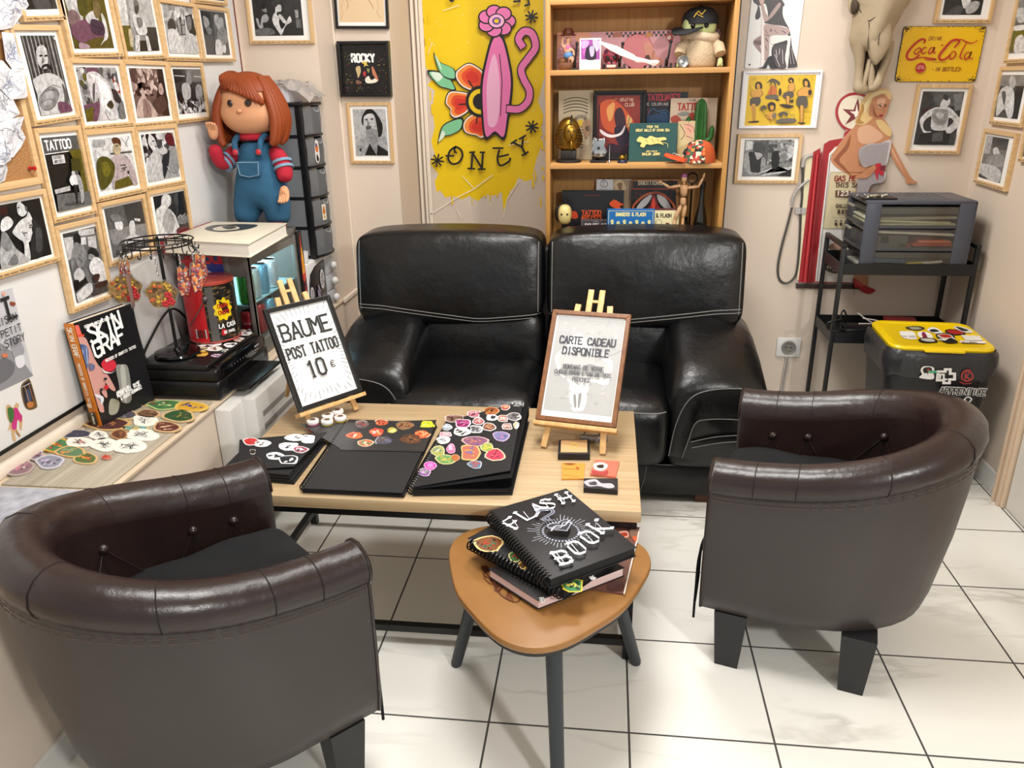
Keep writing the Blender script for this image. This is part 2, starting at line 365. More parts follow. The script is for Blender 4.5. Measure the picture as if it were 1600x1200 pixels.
# ================================================================ THE SETTING
WX0, WX1, LX, LZ = -1.517, 1.44, -1.193, .515        # left upper wall, right wall, ledge front, ledge top
YB, Y2, Y3, ZC = 3.375, 3.6, 4.0, 2.56               # back wall, stepped recess, painted panel
WALL = mat('wall_plaster', 'e0d0c0', .55, bump=(9, .12, .004), bump2=(140, .08, .002), var=(2.2, 'd8c7b5', .5))
TRIM = mat('trim_paint', 'e9dccb', .4, bump=(30, .1, .002)); TILEW = mat('skirting_tile', 'dad8d2', .25)
CEIL = mat('ceiling_paint', 'eee9e0', .8)
def tile_mat():
	m = mat('floor_tile', 'eceae2', .16, spec=.45); nt = m.node_tree; N = nt.nodes; L = nt.links; b = N['Principled BSDF']
	tc = N.new('ShaderNodeTexCoord'); mp = N.new('ShaderNodeMapping'); L.new(tc.outputs['Object'], mp.inputs[0])
	# grout grid
	sx = N.new('ShaderNodeSeparateXYZ'); L.new(mp.outputs[0], sx.inputs[0]); ds = []
	for k, off in ((0, 1.73653294), (1, 4.70357816)):
		a = N.new('ShaderNodeMath'); a.operation = 'MULTIPLY_ADD'; a.inputs[1].default_value = 3; a.inputs[2].default_value = off+50; L.new(sx.outputs[k], a.inputs[0])
		f = N.new('ShaderNodeMath'); f.operation = 'FRACT'; L.new(a.outputs[0], f.inputs[0])
		c = N.new('ShaderNodeMath'); c.operation = 'SUBTRACT'; c.inputs[1].default_value = .5; L.new(f.outputs[0], c.inputs[0])
		d = N.new('ShaderNodeMath'); d.operation = 'ABSOLUTE'; L.new(c.outputs[0], d.inputs[0]); ds.append(d)
	mxm = N.new('ShaderNodeMath'); mxm.operation = 'MAXIMUM'; L.new(ds[0].outputs[0], mxm.inputs[0]); L.new(ds[1].outputs[0], mxm.inputs[1])
	g = N.new('ShaderNodeMapRange'); g.inputs[1].default_value = .4915; g.inputs[2].default_value = .4935; L.new(mxm.outputs[0], g.inputs[0])
	# marble veins
	m2 = N.new('ShaderNodeMapping'); m2.inputs['Rotation'].default_value = (0, 0, -.5); m2.inputs['Scale'].default_value = (1.1, 4.2, 1); L.new(tc.outputs['Object'], m2.inputs[0])
	n = N.new('ShaderNodeTexNoise'); n.inputs['Scale'].default_value = 1.0; n.inputs['Detail'].default_value = 6; n.inputs['Distortion'].default_value = .5; L.new(m2.outputs[0], n.inputs[0])
	s1 = N.new('ShaderNodeMath'); s1.operation = 'SUBTRACT'; s1.inputs[1].default_value = .5; L.new(n.outputs[0], s1.inputs[0])
	ab = N.new('ShaderNodeMath'); ab.operation = 'ABSOLUTE'; L.new(s1.outputs[0], ab.inputs[0])
	vr = N.new('ShaderNodeMapRange'); vr.inputs[1].default_value = .0; vr.inputs[2].default_value = .02; vr.inputs[3].default_value = 1; vr.inputs[4].default_value = 0; L.new(ab.outputs[0], vr.inputs[0])
	n2 = N.new('ShaderNodeTexNoise'); n2.inputs['Scale'].default_value = 2.3; L.new(tc.outputs['Object'], n2.inputs[0])
	v2 = N.new('ShaderNodeMapRange'); v2.inputs[1].default_value = .45; v2.inputs[2].default_value = .7; L.new(n2.outputs[0], v2.inputs[0])
	vm = N.new('ShaderNodeMath'); vm.operation = 'MULTIPLY'; L.new(vr.outputs[0], vm.inputs[0]); L.new(v2.outputs[0], vm.inputs[1])
	a1 = N.new('ShaderNodeMix'); a1.data_type = 'RGBA'; a1.inputs[6].default_value = rgb('eceae2'); a1.inputs[7].default_value = rgb('c4c1b8'); L.new(vm.outputs[0], a1.inputs[0])
	a2 = N.new('ShaderNodeMix'); a2.data_type = 'RGBA'; a2.inputs[7].default_value = rgb('4b4844'); L.new(a1.outputs[2], a2.inputs[6]); L.new(g.outputs[0], a2.inputs[0])
	L.new(a2.outputs[2], b.inputs['Base Color'])
	rr = N.new('ShaderNodeMapRange'); rr.inputs[3].default_value = .16; rr.inputs[4].default_value = .8; L.new(g.outputs[0], rr.inputs[0]); L.new(rr.outputs[0], b.inputs['Roughness'])
	bp = N.new('ShaderNodeBump'); bp.inputs['Strength'].default_value = .4; bp.inputs['Distance'].default_value = -.002; L.new(g.outputs[0], bp.inputs['Height']); L.new(bp.outputs[0], b.inputs['Normal'])
	return m
b = B(); box(b, (-1.7, -1.6, -.05), (2.6, 4.2, 0)); struct('floor', b, tile_mat())
b = B(); box(b, (-1.7, -1.6, ZC), (2.6, 4.2, ZC+.05)); struct('ceiling', b, CEIL)
b = B(); box(b, (WX0-.12, -.3, 0), (WX0, YB+.1, ZC)); box(b, (WX0, -.3, 0), (LX, YB+.05, LZ-.012)); struct('wall_left', b, WALL)
b = B(); box(b, (WX0-.12, YB, 0), (LX, Y3+.2, ZC)); struct('wall_back', b, WALL)
b = B(); box(b, (LX-.05, Y2, 0), (-.945, Y3+.2, ZC)); struct('wall_recess', b, WALL)
b = B(); box(b, (-.96, Y3, 0), (-.1, Y3+.2, ZC)); struct('wall_painted', b, mat('panel_paint', 'd3c4b6', .45, bump=(12, .15, .003)))
b = B(); box(b, (-.2, YB, 0), (WX1+.12, YB+.25, ZC)); box(b, (-.2, YB, 0), (-.1, Y3+.1, ZC)); struct('wall_back_right', b, WALL)
b = B(); box(b, (WX1, .9, 0), (WX1+.12, YB+.1, ZC)); struct('wall_right', b, WALL)
b = B(); box(b, (LX-.01, Y2-.001-.012, 0), (LX+.006, Y2-.001, ZC)); struct('trim_1', b, TRIM)
b = B()
for dx, wd, dp in ((0, .014, .03), (.022, .012, .02), (.036, .02, .012)): box(b, (-.938+dx, Y3-dp, 0), (-.938+dx+wd, Y3, ZC), .003)
struct('trim_2', b, TRIM, 30)
# ledge top board along the left wall, with a beaded strip at the wall
b = B(); box(b, (WX0, -.3, LZ-.012), (LX+.008, YB, LZ), .003); struct('trim_3', b, wood('ledge_board', 'd8c6ae', 'c4b096', 1, 5, .5))
b = B(); box(b, (WX0, -.3, LZ), (WX0+.02, YB, LZ+.035), .006); struct('trim_4', b, TRIM, 30)
b = B(); box(b, (LX, YB-.0, LZ-.02), (LX+.012, Y2-.02, LZ), .003); box(b, (LX, Y2-.012, LZ-.02), (-.95, Y2, LZ), .003); struct('trim_5', b, TRIM)
b = B(); box(b, (LX, -.3, 0), (LX+.012, 2.1, .075), .002); struct('baseboard_left', b, TILEW)
b = B(); box(b, (WX1-.012, 2.66, 0), (WX1, YB, .085), .003); struct('baseboard_right', b, TILEW)
b = B(); box(b, (.5, YB-.012, 0), (WX1, YB, .085), .003); struct('baseboard_back', b, TILEW)
# door casing and door at the right edge
b = B(); box(b, (WX1-.022, 2.585, 0), (WX1, 2.66, 2.1), .004); box(b, (WX1-.032, 2.60, 0), (WX1-.02, 2.615, 2.1), .003); box(b, (WX1-.03, 2.635, 0), (WX1-.02, 2.655, 2.1), .003); struct('trim_6', b, mat('casing_paint', 'e6cdb2', .4, bump=(40, .15, .002)), 30)
b = B(); box(b, (WX1-.012, 1.75, .006), (WX1-.002, 2.58, 2.08), .002); struct('door_1', b, mat('door_paint', 'dfd9cf', .45))
# ================================================================ MATERIALS OF THE BIG FURNITURE
BLEATHER = mat('black_leather', '080809', .32, bump=(260, .18, .0015), bump2=(7, .48, .017), spec=.55)
STITCH = mat('grey_thread', '7a7875', .8)
RLEATHER = mat('brown_leather_gloss', '2a1c1a', .3, bump=(330, .14, .0015), bump2=(13, .42, .009), var=(8, '1d1211', .5), spec=.6)
SLEATHER = mat('brown_leather_matt', '3b3533', .42, bump=(300, .14, .0015), bump2=(6, .35, .01), var=(5, '332d2b', .5))
BLACKM = mat('black_steel', '0d0d0e', .38); DARKLEG = mat('dark_leg', '202022', .5, bump=(60, .1, .001))
BFABRIC = mat('black_cotton', '101113', .95, bump=(500, .3, .001))
OAK = wood('pale_oak', 'c4ac88', 'ae9169', 0, 4, .45, 22, .55); PINE = wood('pine', 'd9b27c', 'c79a60', 2, 5, .5, 14)
# ================================================================ SOFA
def sofa():
	t = thing('sofa', 'black leather two-seat sofa with grey contrast stitching against the back wall', 'sofa', (-.22, 2.9, 0))
	X0, XM, X1 = -.775, -.22, .245
	b = B(); box(b, (-.98, 2.52, .03), (.56, 3.06, .16), .02); box(b, (-.98, 2.56, .16), (.56, 3.06, .26), .02); obj('base', b, BLEATHER, t)
	for x in (-.9, .42):
		b = B(); box(b, (x-.07, 2.54, 0), (x+.07, 2.62, .03), .003); obj('foot', b, wood('foot_wood', '6b3d22', '4d2a16', 0), t)
		b = B(); box(b, (x-.07, 2.94, 0), (x+.07, 3.02, .03), .003); obj('foot', b, MATS['foot_wood'], t)
	# seat cushions
	for xa, xb in ((X0, XM-.004), (XM+.004, X1)):
		c = ((xa+xb)/2, 2.72, .285); h = ((xb-xa)/2, .255, .125); b = B()
		sbox(b, c, h, 7, 16, lambda q: (0, -.015*(1-q.z*q.z), .018*(1-q.x**2)*(1-q.y**2)*(q.z > 0) - .02*max(0, -q.y-.6)))
		sp_ = hug(b, [(xa+.02+(xb-xa-.04)*k/20, 2.5, .372+.006*math.sin(k/20*PI)) for k in range(21)]); s = obj('seat_cushion', b, BLEATHER, t)
		b = B(); tube(b, sp_, .0024, 5); obj('seam', b, STITCH, s)
	# back cushions: a padded head panel above a lumbar panel
	for sg, xa, xb in ((0, -.965, XM-.006), (1, XM+.006, .525)):
		cx = (xa+xb)/2; hw = (xb-xa)/2; b = B()
		sbox(b, (cx, 2.99, .738), (hw, .10, .158), 9, 18, lambda q: (0, .03*q.z - .022*(1-q.x**2)*(1-q.z**2)*(q.y < 0), .016*(1-q.x**2)*(q.z > 0)-.03*(1-((q.x+.35 if not sg else q.x-.35)*.7)**2)*(q.z < 0)*abs(q.z)))
		lines = [hug(b, smooth_pts([(xa+.012+(xb-xa-.024)*k/14, 2.9, .63-.048*min(1, max(0, ((k/14 if not sg else 1-k/14)-.12)/.55))+.02*max(0, (k/14 if not sg else 1-k/14)-.67)/.33-dz) for k in range(15)], 3)) for dz in (0, .013)]+[hug(b, smooth_pts([(xe, 2.9, z) for z in (.61, .7, .8, .87)], 5)) for xe in (xa+.02, xb-.02)]
		bc = obj('head_cushion', b, BLEATHER, t)
		for L_ in lines:
			b = B(); tube(b, L_, .0018, 5); obj('seam', b, STITCH, bc)
		la, lb = (xa+.15, xb) if not sg else (xa, xb-.15); b = B()
		sbox(b, ((la+lb)/2, 2.985, .475), ((lb-la)/2, .09, .135), 6, 14, lambda q: (0, -.02*(1-q.x**2)*(1-q.z**2)*(q.y < 0)+.02*q.z, 0))
		obj('lumbar_cushion', b, BLEATHER, t)
	b = B(); box(b, (-.94, 3.0, .1), (.5, 3.075, .84), .03); obj('back_frame', b, BLEATHER, t)
	# arms: pillow roll sloping to the front, flat front face with stitched bands
	for sg in (-1, 1):
		def ax(x): return -.22+sg*(x+.22)
		b = B(); rings = []; m = 40
		for yy, zt, k in ((3.05, .60, .96), (3.0, .615, 1), (2.88, .605, 1), (2.75, .575, 1), (2.62, .53, 1), (2.54, .50, 1), (2.515, .485, .97), (2.5, .46, .9)):
			xi, xo, zb = .235, .575, .15; cx = (xi+xo)/2; hw = (xo-xi)/2; cz = (zt+zb)/2; hz = (zt-zb)/2; r = []
			for j in range(m):
				a = 2*PI*j/m; c_, s_ = math.cos(a), math.sin(a); e = 2/(4.2 if s_ > 0 else 9)
				px = math.copysign(abs(c_)**e, c_); pz = math.copysign(abs(s_)**e, s_)
				r.append((ax(cx+hw*k*px*(1+.06*max(0, pz))), yy, cz+hz*k*pz - .05*max(0, pz)*max(0, px)*(1 if pz > 0 else 0)))
			rings.append(r if sg > 0 else r[::-1])
		loft(b, rings); bmesh.ops.recalc_face_normals(b, faces=b.faces[:]); arm = obj('armrest', b, BLEATHER, t, smooth=60)
		# raised bands on the front
		for nm, out, inn in (('arm_band', [(.243, .205), (.262, .33), (.30, .42), (.36, .455), (.46, .465), (.565, .455)], [(.565, .345), (.45, .352), (.36, .348), (.325, .33), (.305, .26), (.29, .2)]),
							 ('arm_band', [(.315, .262), (.40, .285), (.50, .295), (.565, .295)], [(.565, .272), (.48, .27), (.40, .26), (.32, .24)])):
			b = B(); o_ = [(p.x, p.y) for p in smooth_pts([(x, z, 0) for x, z in out], 4)]; i_ = [(p.x, p.y) for p in smooth_pts([(x, z, 0) for x, z in inn], 4)]
			poly = [(ax(x), z) for x, z in o_+i_]; prism(b, poly, .012, Matrix(((1, 0, 0, 0), (0, 0, -1, 2.505), (0, 1, 0, 0), (0, 0, 0, 1))), .003)
			bd = obj(nm, b, BLEATHER, arm)
			for pl in (o_, i_):
				b = B(); tube(b, [(ax(x), 2.4915, z) for x, z in pl], .0019, 5); obj('seam', b, STITCH, bd)
	b = B(); tube(b, [(-.98+1.54*k/20, 2.517, .158) for k in range(21)], .002, 5); tube(b, [(.17, 2.517, .15), (.165, 2.517, .1), (.15, 2.517, .04)], .002, 5); tube(b, [(-.6, 2.517, .15), (-.6, 2.517, .04)], .002, 5)
	obj('seam', b, STITCH, t)
	return t
sofa()
# ================================================================ TUB CHAIRS
def tub_chair(label, loc, rz):
	D, W = .575, .287
	t = thing('tub_chair', label, 'armchair', loc, rz, 'brown tub chairs')
	m = 48; path = []; RB = .35
	for i in range(m+1):                       # U from the near arm front, round the back, to the far arm front
		u = i/m
		if u < .3: path.append((-u/.3*(D-RB), -W, 0, -1))
		elif u > .7: path.append((-(1-u)/.3*(D-RB), W, 0, 1))
		else:
			a = (u-.3)/.4*PI; c, s = math.cos(a), math.sin(a); e = 2/2.1
			x = math.copysign(abs(s)**e, s)*RB; y = -math.copysign(abs(c)**e, c)*W; path.append((-(D-RB)-x, y, 0, 0))
	P = [V((p[0], p[1], 0)) for p in path]; Nn = []
	for i in range(m+1):
		d = (P[min(i+1, m)]-P[max(i-1, 0)]).normalized(); Nn.append(V((d.y, -d.x, 0)))      # outward
	for i in range(m+1):
		if Nn[i].dot(P[i]-V((-.3, 0, 0))) < 0: Nn[i] = -Nn[i]
	def ring(i, prof):
		r = []
		for off, z in prof:
			back = max(0, min(1, (-P[i].x-.2)/(D-.2))); tp = .045*back*max(0, (.53-z)/.36)**1.3 + .01*max(0, (.5-z)/.33)
			q = P[i]-Nn[i]*(off+tp); s = max(0, min(1, -P[i].x/D)); z += (-.025+.112*s*s*(1.6-.6*s))*min(1, max(0, z-.165)/.365); r.append((q.x, q.y, z))
		return r
	outer = [(.02, .165), (.004, .175), (-.002, .22), (-.004, .34), (0, .45), (.003, .52), (.004, .53)]
	rim = [(.004, .53), (-.004, .54), (-.009, .56), (-.004, .582), (.012, .598), (.036, .607), (.062, .603), (.084, .588), (.097, .568), (.1, .54)]
	inner = [(.1, .54), (.098, .48), (.094, .42), (.09, .34), (.09, .2)]
	b = B(); strip(b, [ring(i, outer) for i in range(m+1)]); shell = obj('outer_shell', b, SLEATHER, t, False, 60)
	b = B(); strip(b, [ring(i, rim) for i in range(m+1)]); rr = obj('rim_roll', b, RLEATHER, t, False, 60)
	b = B(); rows = []
	bx = [.12, .26, .40, .5, .6, .74, .88]
	for i in range(m+1):
		u = i/m; row = []
		for q, (off, z) in zip([V(p) for p in ring(i, inner)], inner):
			row.append(q)
		rows.append(row)
	strip(b, rows); obj('inner_lining', b, RLEATHER, t, False, 60)
	for i in (0, m):                             # arm front faces
		b = B(); pr = outer+rim[1:]+inner[1:]; vs = [b.verts.new((p[0]+.006*(1 if i in (0, m) else 0), p[1], p[2])) for p in ring(i, pr)]; b.faces.new(vs if i == m else vs[::-1])
		pts = ring(i, pr); strip(b, [pts, [(p[0]+.006, p[1], p[2]) for p in pts]]); obj('arm_front', b, SLEATHER, t, False, 30)
		b = B(); tube(b, [(p[0]+.006, p[1], p[2]) for p in ring(i, outer[1:]+rim[1:])], .004, 6); obj('piping', b, RLEATHER, t, False)
	b = B(); rows = [ring(i, [(.02, .165)])[0] for i in range(m+1)]; b.faces.new([b.verts.new(p) for p in rows]); obj('underside', b, BFABRIC, t, False)
	b = B(); pl = [ring(i, [(.085, .36)])[0] for i in range(m+1)]; pl = [(p[0], p[1]) for p in pl]; pl = [(-.012, pl[0][1])]+pl[1:-1]+[(-.012, pl[-1][1])]
	prism(b, pl, .21, Matrix.Translation((0, 0, .165)), .012); obj('seat_base', b, RLEATHER, t, False)
	# double row of stitches under the rim, and panel seams over it
	for dz in (-.004, -.014):
		b = B()
		for i in range(0, m): 
			p, q = V(ring(i, [(-.003, .53+dz)])[0]), V(ring(i+1, [(-.003, .53+dz)])[0])
			for k in range(2): cyl(b, p.lerp(q, k/2+.05), p.lerp(q, k/2+.38), .0012, seg=4)
		obj('seam', b, mat('brown_thread', '54453e', .8), rr, False)
	sm = mat('seam_shadow', '1a100e', .6)
	for i in (6, 12, 17, 21, 27, 31, 36, 42):
		b = B(); tube(b, ring(i, [(o-.0005, z) for o, z in rim]), .0014, 5); obj('seam', b, sm, rr, False)
	btn = []
	for i in (6, 12, 18, 24, 30, 36, 42):
		q = V(ring(i, [(.098, .49)])[0]); b = B(); ball(b, q, .0125, 14); obj('button', b, RLEATHER, t, False, 80); btn.append((i, q))
	b = B()
	for (i, q) in btn:
		for di in (-3, 0, 3):
			j = min(m, max(0, i+di)); e = V(ring(j, [(.0925, .36)])[0]); tube(b, [q, q.lerp(e, .5), e], .0016, 5)
	obj('tufting_seam', b, sm, t, False)
	for x, y in ((-.07, -.235), (-.07, .235), (-.37, -.215), (-.37, .215)):
		b = B(); r = [[(x+sx*hw, y+sy*hw, z) for sx, sy in ((-1, -1), (1, -1), (1, 1), (-1, 1))] for z, hw in ((0, .029), (.17, .04))]; loft(b, r)
		obj('leg', b, DARKLEG, t, False, 0)
	b = B(); tf = [(-.5, -.5), (.5, -.5), (-.5, .5), (.5, .5), (0, 0)]
	sbox(b, (-.235, 0, .402), (.245, .187, .034), 9, 22, lambda q: (0, 0, sum(-.018*math.exp(-((q.x-a)**2+(q.y-c)**2)/.012) for a, c in tf)*(q.z > 0) + .006*math.sin(9*q.x+4*q.y)*(q.z > 0)*.6))
	cu = obj('seat_pad', b, BFABRIC, t, False, 80)
	for sg in (-1, 1):
		b = B(); tube(b, smooth_pts([(-.04, sg*.17, .40), (.0, sg*.2, .37), (.02, sg*.235, .33), (.022, sg*.24, .24), (.026, sg*.238, .16)], 5), .004, 6); tube(b, smooth_pts([(.0, sg*.2, .37), (.022, sg*.243, .31), (.024, sg*.25, .2), (.024, sg*.252, .12)], 5), .0035, 6); obj('tie', b, BFABRIC, cu, False)
	return t
tub_chair('brown leather tub chair with its opening towards the low table, beside the sofa arm', (.353, 1.955, 0), math.radians(163.2))
tub_chair('brown leather tub chair nearest the camera, in the left foreground by the sticker ledge', (-.657, 1.455, 0), math.radians(46))
# ================================================================ COFFEE TABLE
TZ = .454
t = thing('coffee_table', 'low oak-topped coffee table on a thin black metal frame in front of the sofa', 'coffee table', (-.45, 2.0, 0))
TX0, TX1, TY0, TY1 = -1.005, .107, 1.675, 2.3
b = B(); box(b, (TX0, TY0, TZ-.032), (TX1, TY1, TZ), .0025); obj('tabletop', b, OAK, t)
for x in (TX0+.02, TX1-.02):
	for y in (TY0+.02, TY1-.02):
		b = B(); box(b, (x-.011, y-.011, 0), (x+.011, y+.011, TZ-.032)); obj('leg', b, BLACKM, t)
for z in (.052, TZ-.042):
	for y in (TY0+.02, TY1-.02):
		b = B(); box(b, (TX0+.03, y-.01, z-.01), (TX1-.03, y+.01, z+.01)); obj('rail', b, BLACKM, t)
	for x in (TX0+.02, TX1-.02):
		b = B(); box(b, (x-.01, TY0+.03, z-.01), (x+.01, TY1-.03, z+.01)); obj('rail', b, BLACKM, t)
# ================================================================ STOOL TABLE
SZ = .392
def tri_outline(c, R_, rot, n=96, k=.16):
	o = []
	for i in range(n):
		a = 2*PI*i/n; r = R_*(1+k*.55*math.cos(3*(a-rot))+k*.12*math.cos(6*(a-rot))); o.append((c[0]+r*math.cos(a), c[1]+r*math.sin(a)))
	return o
SC0 = (-.115, 1.497)
t = thing('side_table', 'small three-legged side table with rounded triangular brown top, carrying spiral books', 'side table', (SC0[0], SC0[1], 0))
b = B(); prism(b, tri_outline(SC0, .229, -PI/2-.05, k=.2), .018, Matrix.Translation((0, 0, SZ-.018)), .006); top = obj('tabletop', b, mat('brown_top', '9c6f3c', .42, var=(18, '8a5f30', .45), bump=(200, .06, .001)), t)
b = B(); prism(b, tri_outline(SC0, .221, -PI/2-.05, k=.2), .012, Matrix.Translation((0, 0, SZ-.03))); obj('top_underside', b, DARKLEG, t)
for a, fx in ((-PI/2, (-.067, 1.239)), (PI/6, (.112, 1.672)), (5*PI/6, (-.36, 1.62))):
	f = V((fx[0], fx[1], 0)); tp = V((SC0[0], SC0[1], SZ-.03)).lerp(V((fx[0], fx[1], SZ-.03)), .62)
	b = B(); tube(b, [f, f.lerp(tp, .02), tp], [.0125, .0145, .019], 18); obj('leg', b, mat('charcoal_leg', '2c3136', .5), t)
# ================================================================ FRAMED PHOTOGRAPHS AND SIGNS ON THE WALLS
AX = {0: lambda v: (V((v, 0, 0)), V((0, 1, 0)), V((0, 0, 1))), 1: lambda v: (V((0, v, 0)), V((1, 0, 0)), V((0, 0, 1))), 3: lambda v: (V((v, 0, 0)), V((0, -1, 0)), V((0, 0, 1)))}
def clip(P, x0, y0, x1, y1):
	for ax, lim, sg in ((0, x0, 1), (0, x1, -1), (1, y0, 1), (1, y1, -1)):
		out = []
		for i in range(len(P)):
			a, b = P[i-1], P[i]; ia, ib = (a[ax]-lim)*sg >= 0, (b[ax]-lim)*sg >= 0
			if ia != ib:
				t = (lim-a[ax])/(b[ax]-a[ax]); out.append((a[0]+(b[0]-a[0])*t, a[1]+(b[1]-a[1])*t))
			if ib: out.append(b)
		P = out
		if len(P) < 3: return []
	return P
def clip_art(A, x0, y0, x1, y1):
	F = []
	for pts, c, k in A.F:
		p = clip(pts, x0, y0, x1, y1)
		if len(p) > 2: F.append((p, c, k))
	A.F = F
def rectfit(ax, val, q):
	"""best rectangle (centre, u, v, n, w, h) for four photo points on a wall plane, order TL TR BR BL"""
	o, u, v = AX[ax](val); a = 0 if ax == 3 else ax
	P = [on(a, val, *k) for k in q]; c = sum(P, V())/4
	uu = ((P[1]-P[0])+(P[2]-P[3])).normalized(); n = u.cross(v); vv = n.cross(uu).normalized()
	wd = ((P[1]-P[0]).dot(uu)+(P[2]-P[3]).dot(uu))/2; ht = ((P[0]-P[3]).dot(vv)+(P[1]-P[2]).dot(vv))/2
	return c, uu, vv, n, wd, ht
def squig(A, x0, x1, y, h, col='2a211a', seed=0):
	r = random.Random(seed); x = x0; pts = []; wds = 0; kk = 1
	while x < x1:
		pts.append((x, y+h*(.15 if len(pts) % 2 else .6)+h*r.uniform(-.1, .35)*(r.random() < .5))); x += h*r.uniform(.22, .42)
		if len(pts) > r.randint(7, 14): A.line(pts, h*.13, col, k=1); pts = []; x += h*.45
	if len(pts) > 2: A.line(pts, h*.13, col, k=1)
FRAMEW = [wood('frame_pine', 'dfbd8e', 'cba572', 1, 5, .45, 18), wood('frame_pine_upright', 'dfbd8e', 'cba572', 2, 5, .45, 18)]
PAPER = mat('white_paper', 'f1efeb', .6); BACKB = mat('backing_board', '8a7a66', .8)
def bars(par, M, wd, ht, bw, dp, m, name='frame', bev=.0015):
	b = B(); x, y = wd/2, ht/2
	for pl in ([(-x, -y), (x, -y), (x-bw, -y+bw), (-x+bw, -y+bw)], [(x, -y), (x, y), (x-bw, y-bw), (x-bw, -y+bw)], [(x, y), (-x, y), (-x+bw, y-bw), (x-bw, y-bw)], [(-x, y), (-x, -y), (-x+bw, -y+bw), (-x+bw, y-bw)]):
		prism(b, pl, dp, M, bev)
	return obj(name, b, m, par, True, 20)
def framed(label, ax, val, q, photo, view, spec, m=None, bw=.0135, dp=.016, cap=True, group='wood-framed tattoo photographs', name='framed_photograph', bg='3', mat_col=None, pm=None, extra=None, cat='framed photo', capcol='2a211a'):
	c, u, v, n, wd, ht = rectfit(ax, val, q); base = c - n*dp
	t = thing(name, label, cat, base - v*(ht/2), 0, group)
	M = frame3(base, u, v, n); bars(t, M, wd, ht, bw, dp, m or FRAMEW[0 if ax != 1 else 1])
	b = B(); box(b, (-wd/2+bw*.7, -ht/2+bw*.7, .001), (wd/2-bw*.7, ht/2-bw*.7, dp*.45), M=M); obj('mount', b, mat_col or PAPER, t, True, 0)
	A = Art(base+n*dp*.45, u, v); ox, oy, sc = view
	P = [A.uv(ox+a/sc, oy+d/sc) for a, d in photo]
	x0, x1 = (P[0][0]+P[3][0])/2, (P[1][0]+P[2][0])/2; y0, y1 = (P[2][1]+P[3][1])/2, (P[0][1]+P[1][1])/2
	L = .5*wd-bw; H_ = .5*ht-bw; x0, x1, y0, y1 = max(x0, -L), min(x1, L), max(y0, -H_), min(y1, H_)
	A.rect(x0, y0, x1, y1, bg)
	if extra: extra(A, x0, y0, x1, y1)
	if spec: A.trace(spec, ox, oy, sc)
	clip_art(A, x0, y0, x1, y1); A.build('photograph', pm or PHOTO, t)
	if cap:
		A2 = Art(base+n*(dp+.0002), u, v); squig(A2, -wd/2+bw*.5, wd/2-bw*(.6 if cap is True else 1+cap), -ht/2+bw*.22, bw*.55, capcol, len(label)); A2.build('handwriting', PRINT, t)
	return t
XF = WX0+.035
# white board covering the left wall behind the frames
wy0, wy1 = .2, onX(WX0, 364, 50).y; wz0 = onX(WX0+.018, 0, 709).z
t = thing('whiteboard', 'large white board with a dark bottom edge covering the wall behind the framed photographs', 'board', (WX0, 1.9, wz0))
b = B(); box(b, (WX0, wy0, wz0), (WX0+.016, wy1, 2.5), .001); obj('panel', b, mat('white_laminate', 'e9e8e6', .3), t)
b = B(); box(b, (WX0, wy0, wz0-.006), (WX0+.02, wy1, wz0+.004), .001); obj('bottom_edge', b, BLACKM, t)
b = B(); box(b, (WX0, wy1, wz0), (WX0+.019, wy1+.006, 2.5), .001); obj('side_edge', b, mat('dark_red_edge', '6b2a26', .4), t)
v1, v2, v3, v4, v5, v6, v7 = (0, 0, 6), (90, 0, 6), (190, 0, 6), (50, 190, 6), (160, 180, 6), (0, 290, 6), (80, 330, 6)
def stripes(n, c, seed=1, lo=.0, hi=1, tilt=.0):
	def f(A, x0, y0, x1, y1):
		r = random.Random(seed)
		for i in range(n):
			x = x0+(x1-x0)*(lo+(hi-lo)*(i+.5)/n); wv = (x1-x0)/n*r.uniform(.15, .5); A.rect(x-wv/2, y0, x+wv/2, y1, c, k=2+i*.05)
	return f
def speck(n, cols, seed=1, box_=(0, 0, 1, 1), s=.06, base=None):
	"""busy flash-sheet background: many small patches"""
	def f(A, x0, y0, x1, y1):
		r = random.Random(seed); W_, H_ = x1-x0, y1-y0
		for i in range(n):
			cx = x0+W_*r.uniform(box_[0], box_[2]); cy = y0+H_*r.uniform(box_[1], box_[3]); a = W_*s*r.uniform(.4, 1.2); d = a*r.uniform(.5, 1.6); ro = r.uniform(0, 3)
			A.oval(cx, cy, a, d, r.choice(cols), 6, ro, k=2+i*.04)
	return f
FP = framed  # olive and purple patches in the upper-left prints below are painted acrylic glare
FP('pine-framed photo at the top left, mostly hidden by sketch paper', 0, XF, [(10, -110), (78, -112), (98.5, 36), (28, 30)], [(60, -500), (440, -520), (490, 100), (240, 75)], v1, '1 60,-500 440,-520 490,100 240,75;~4 300,-100 420,-60 480,90 330,80')
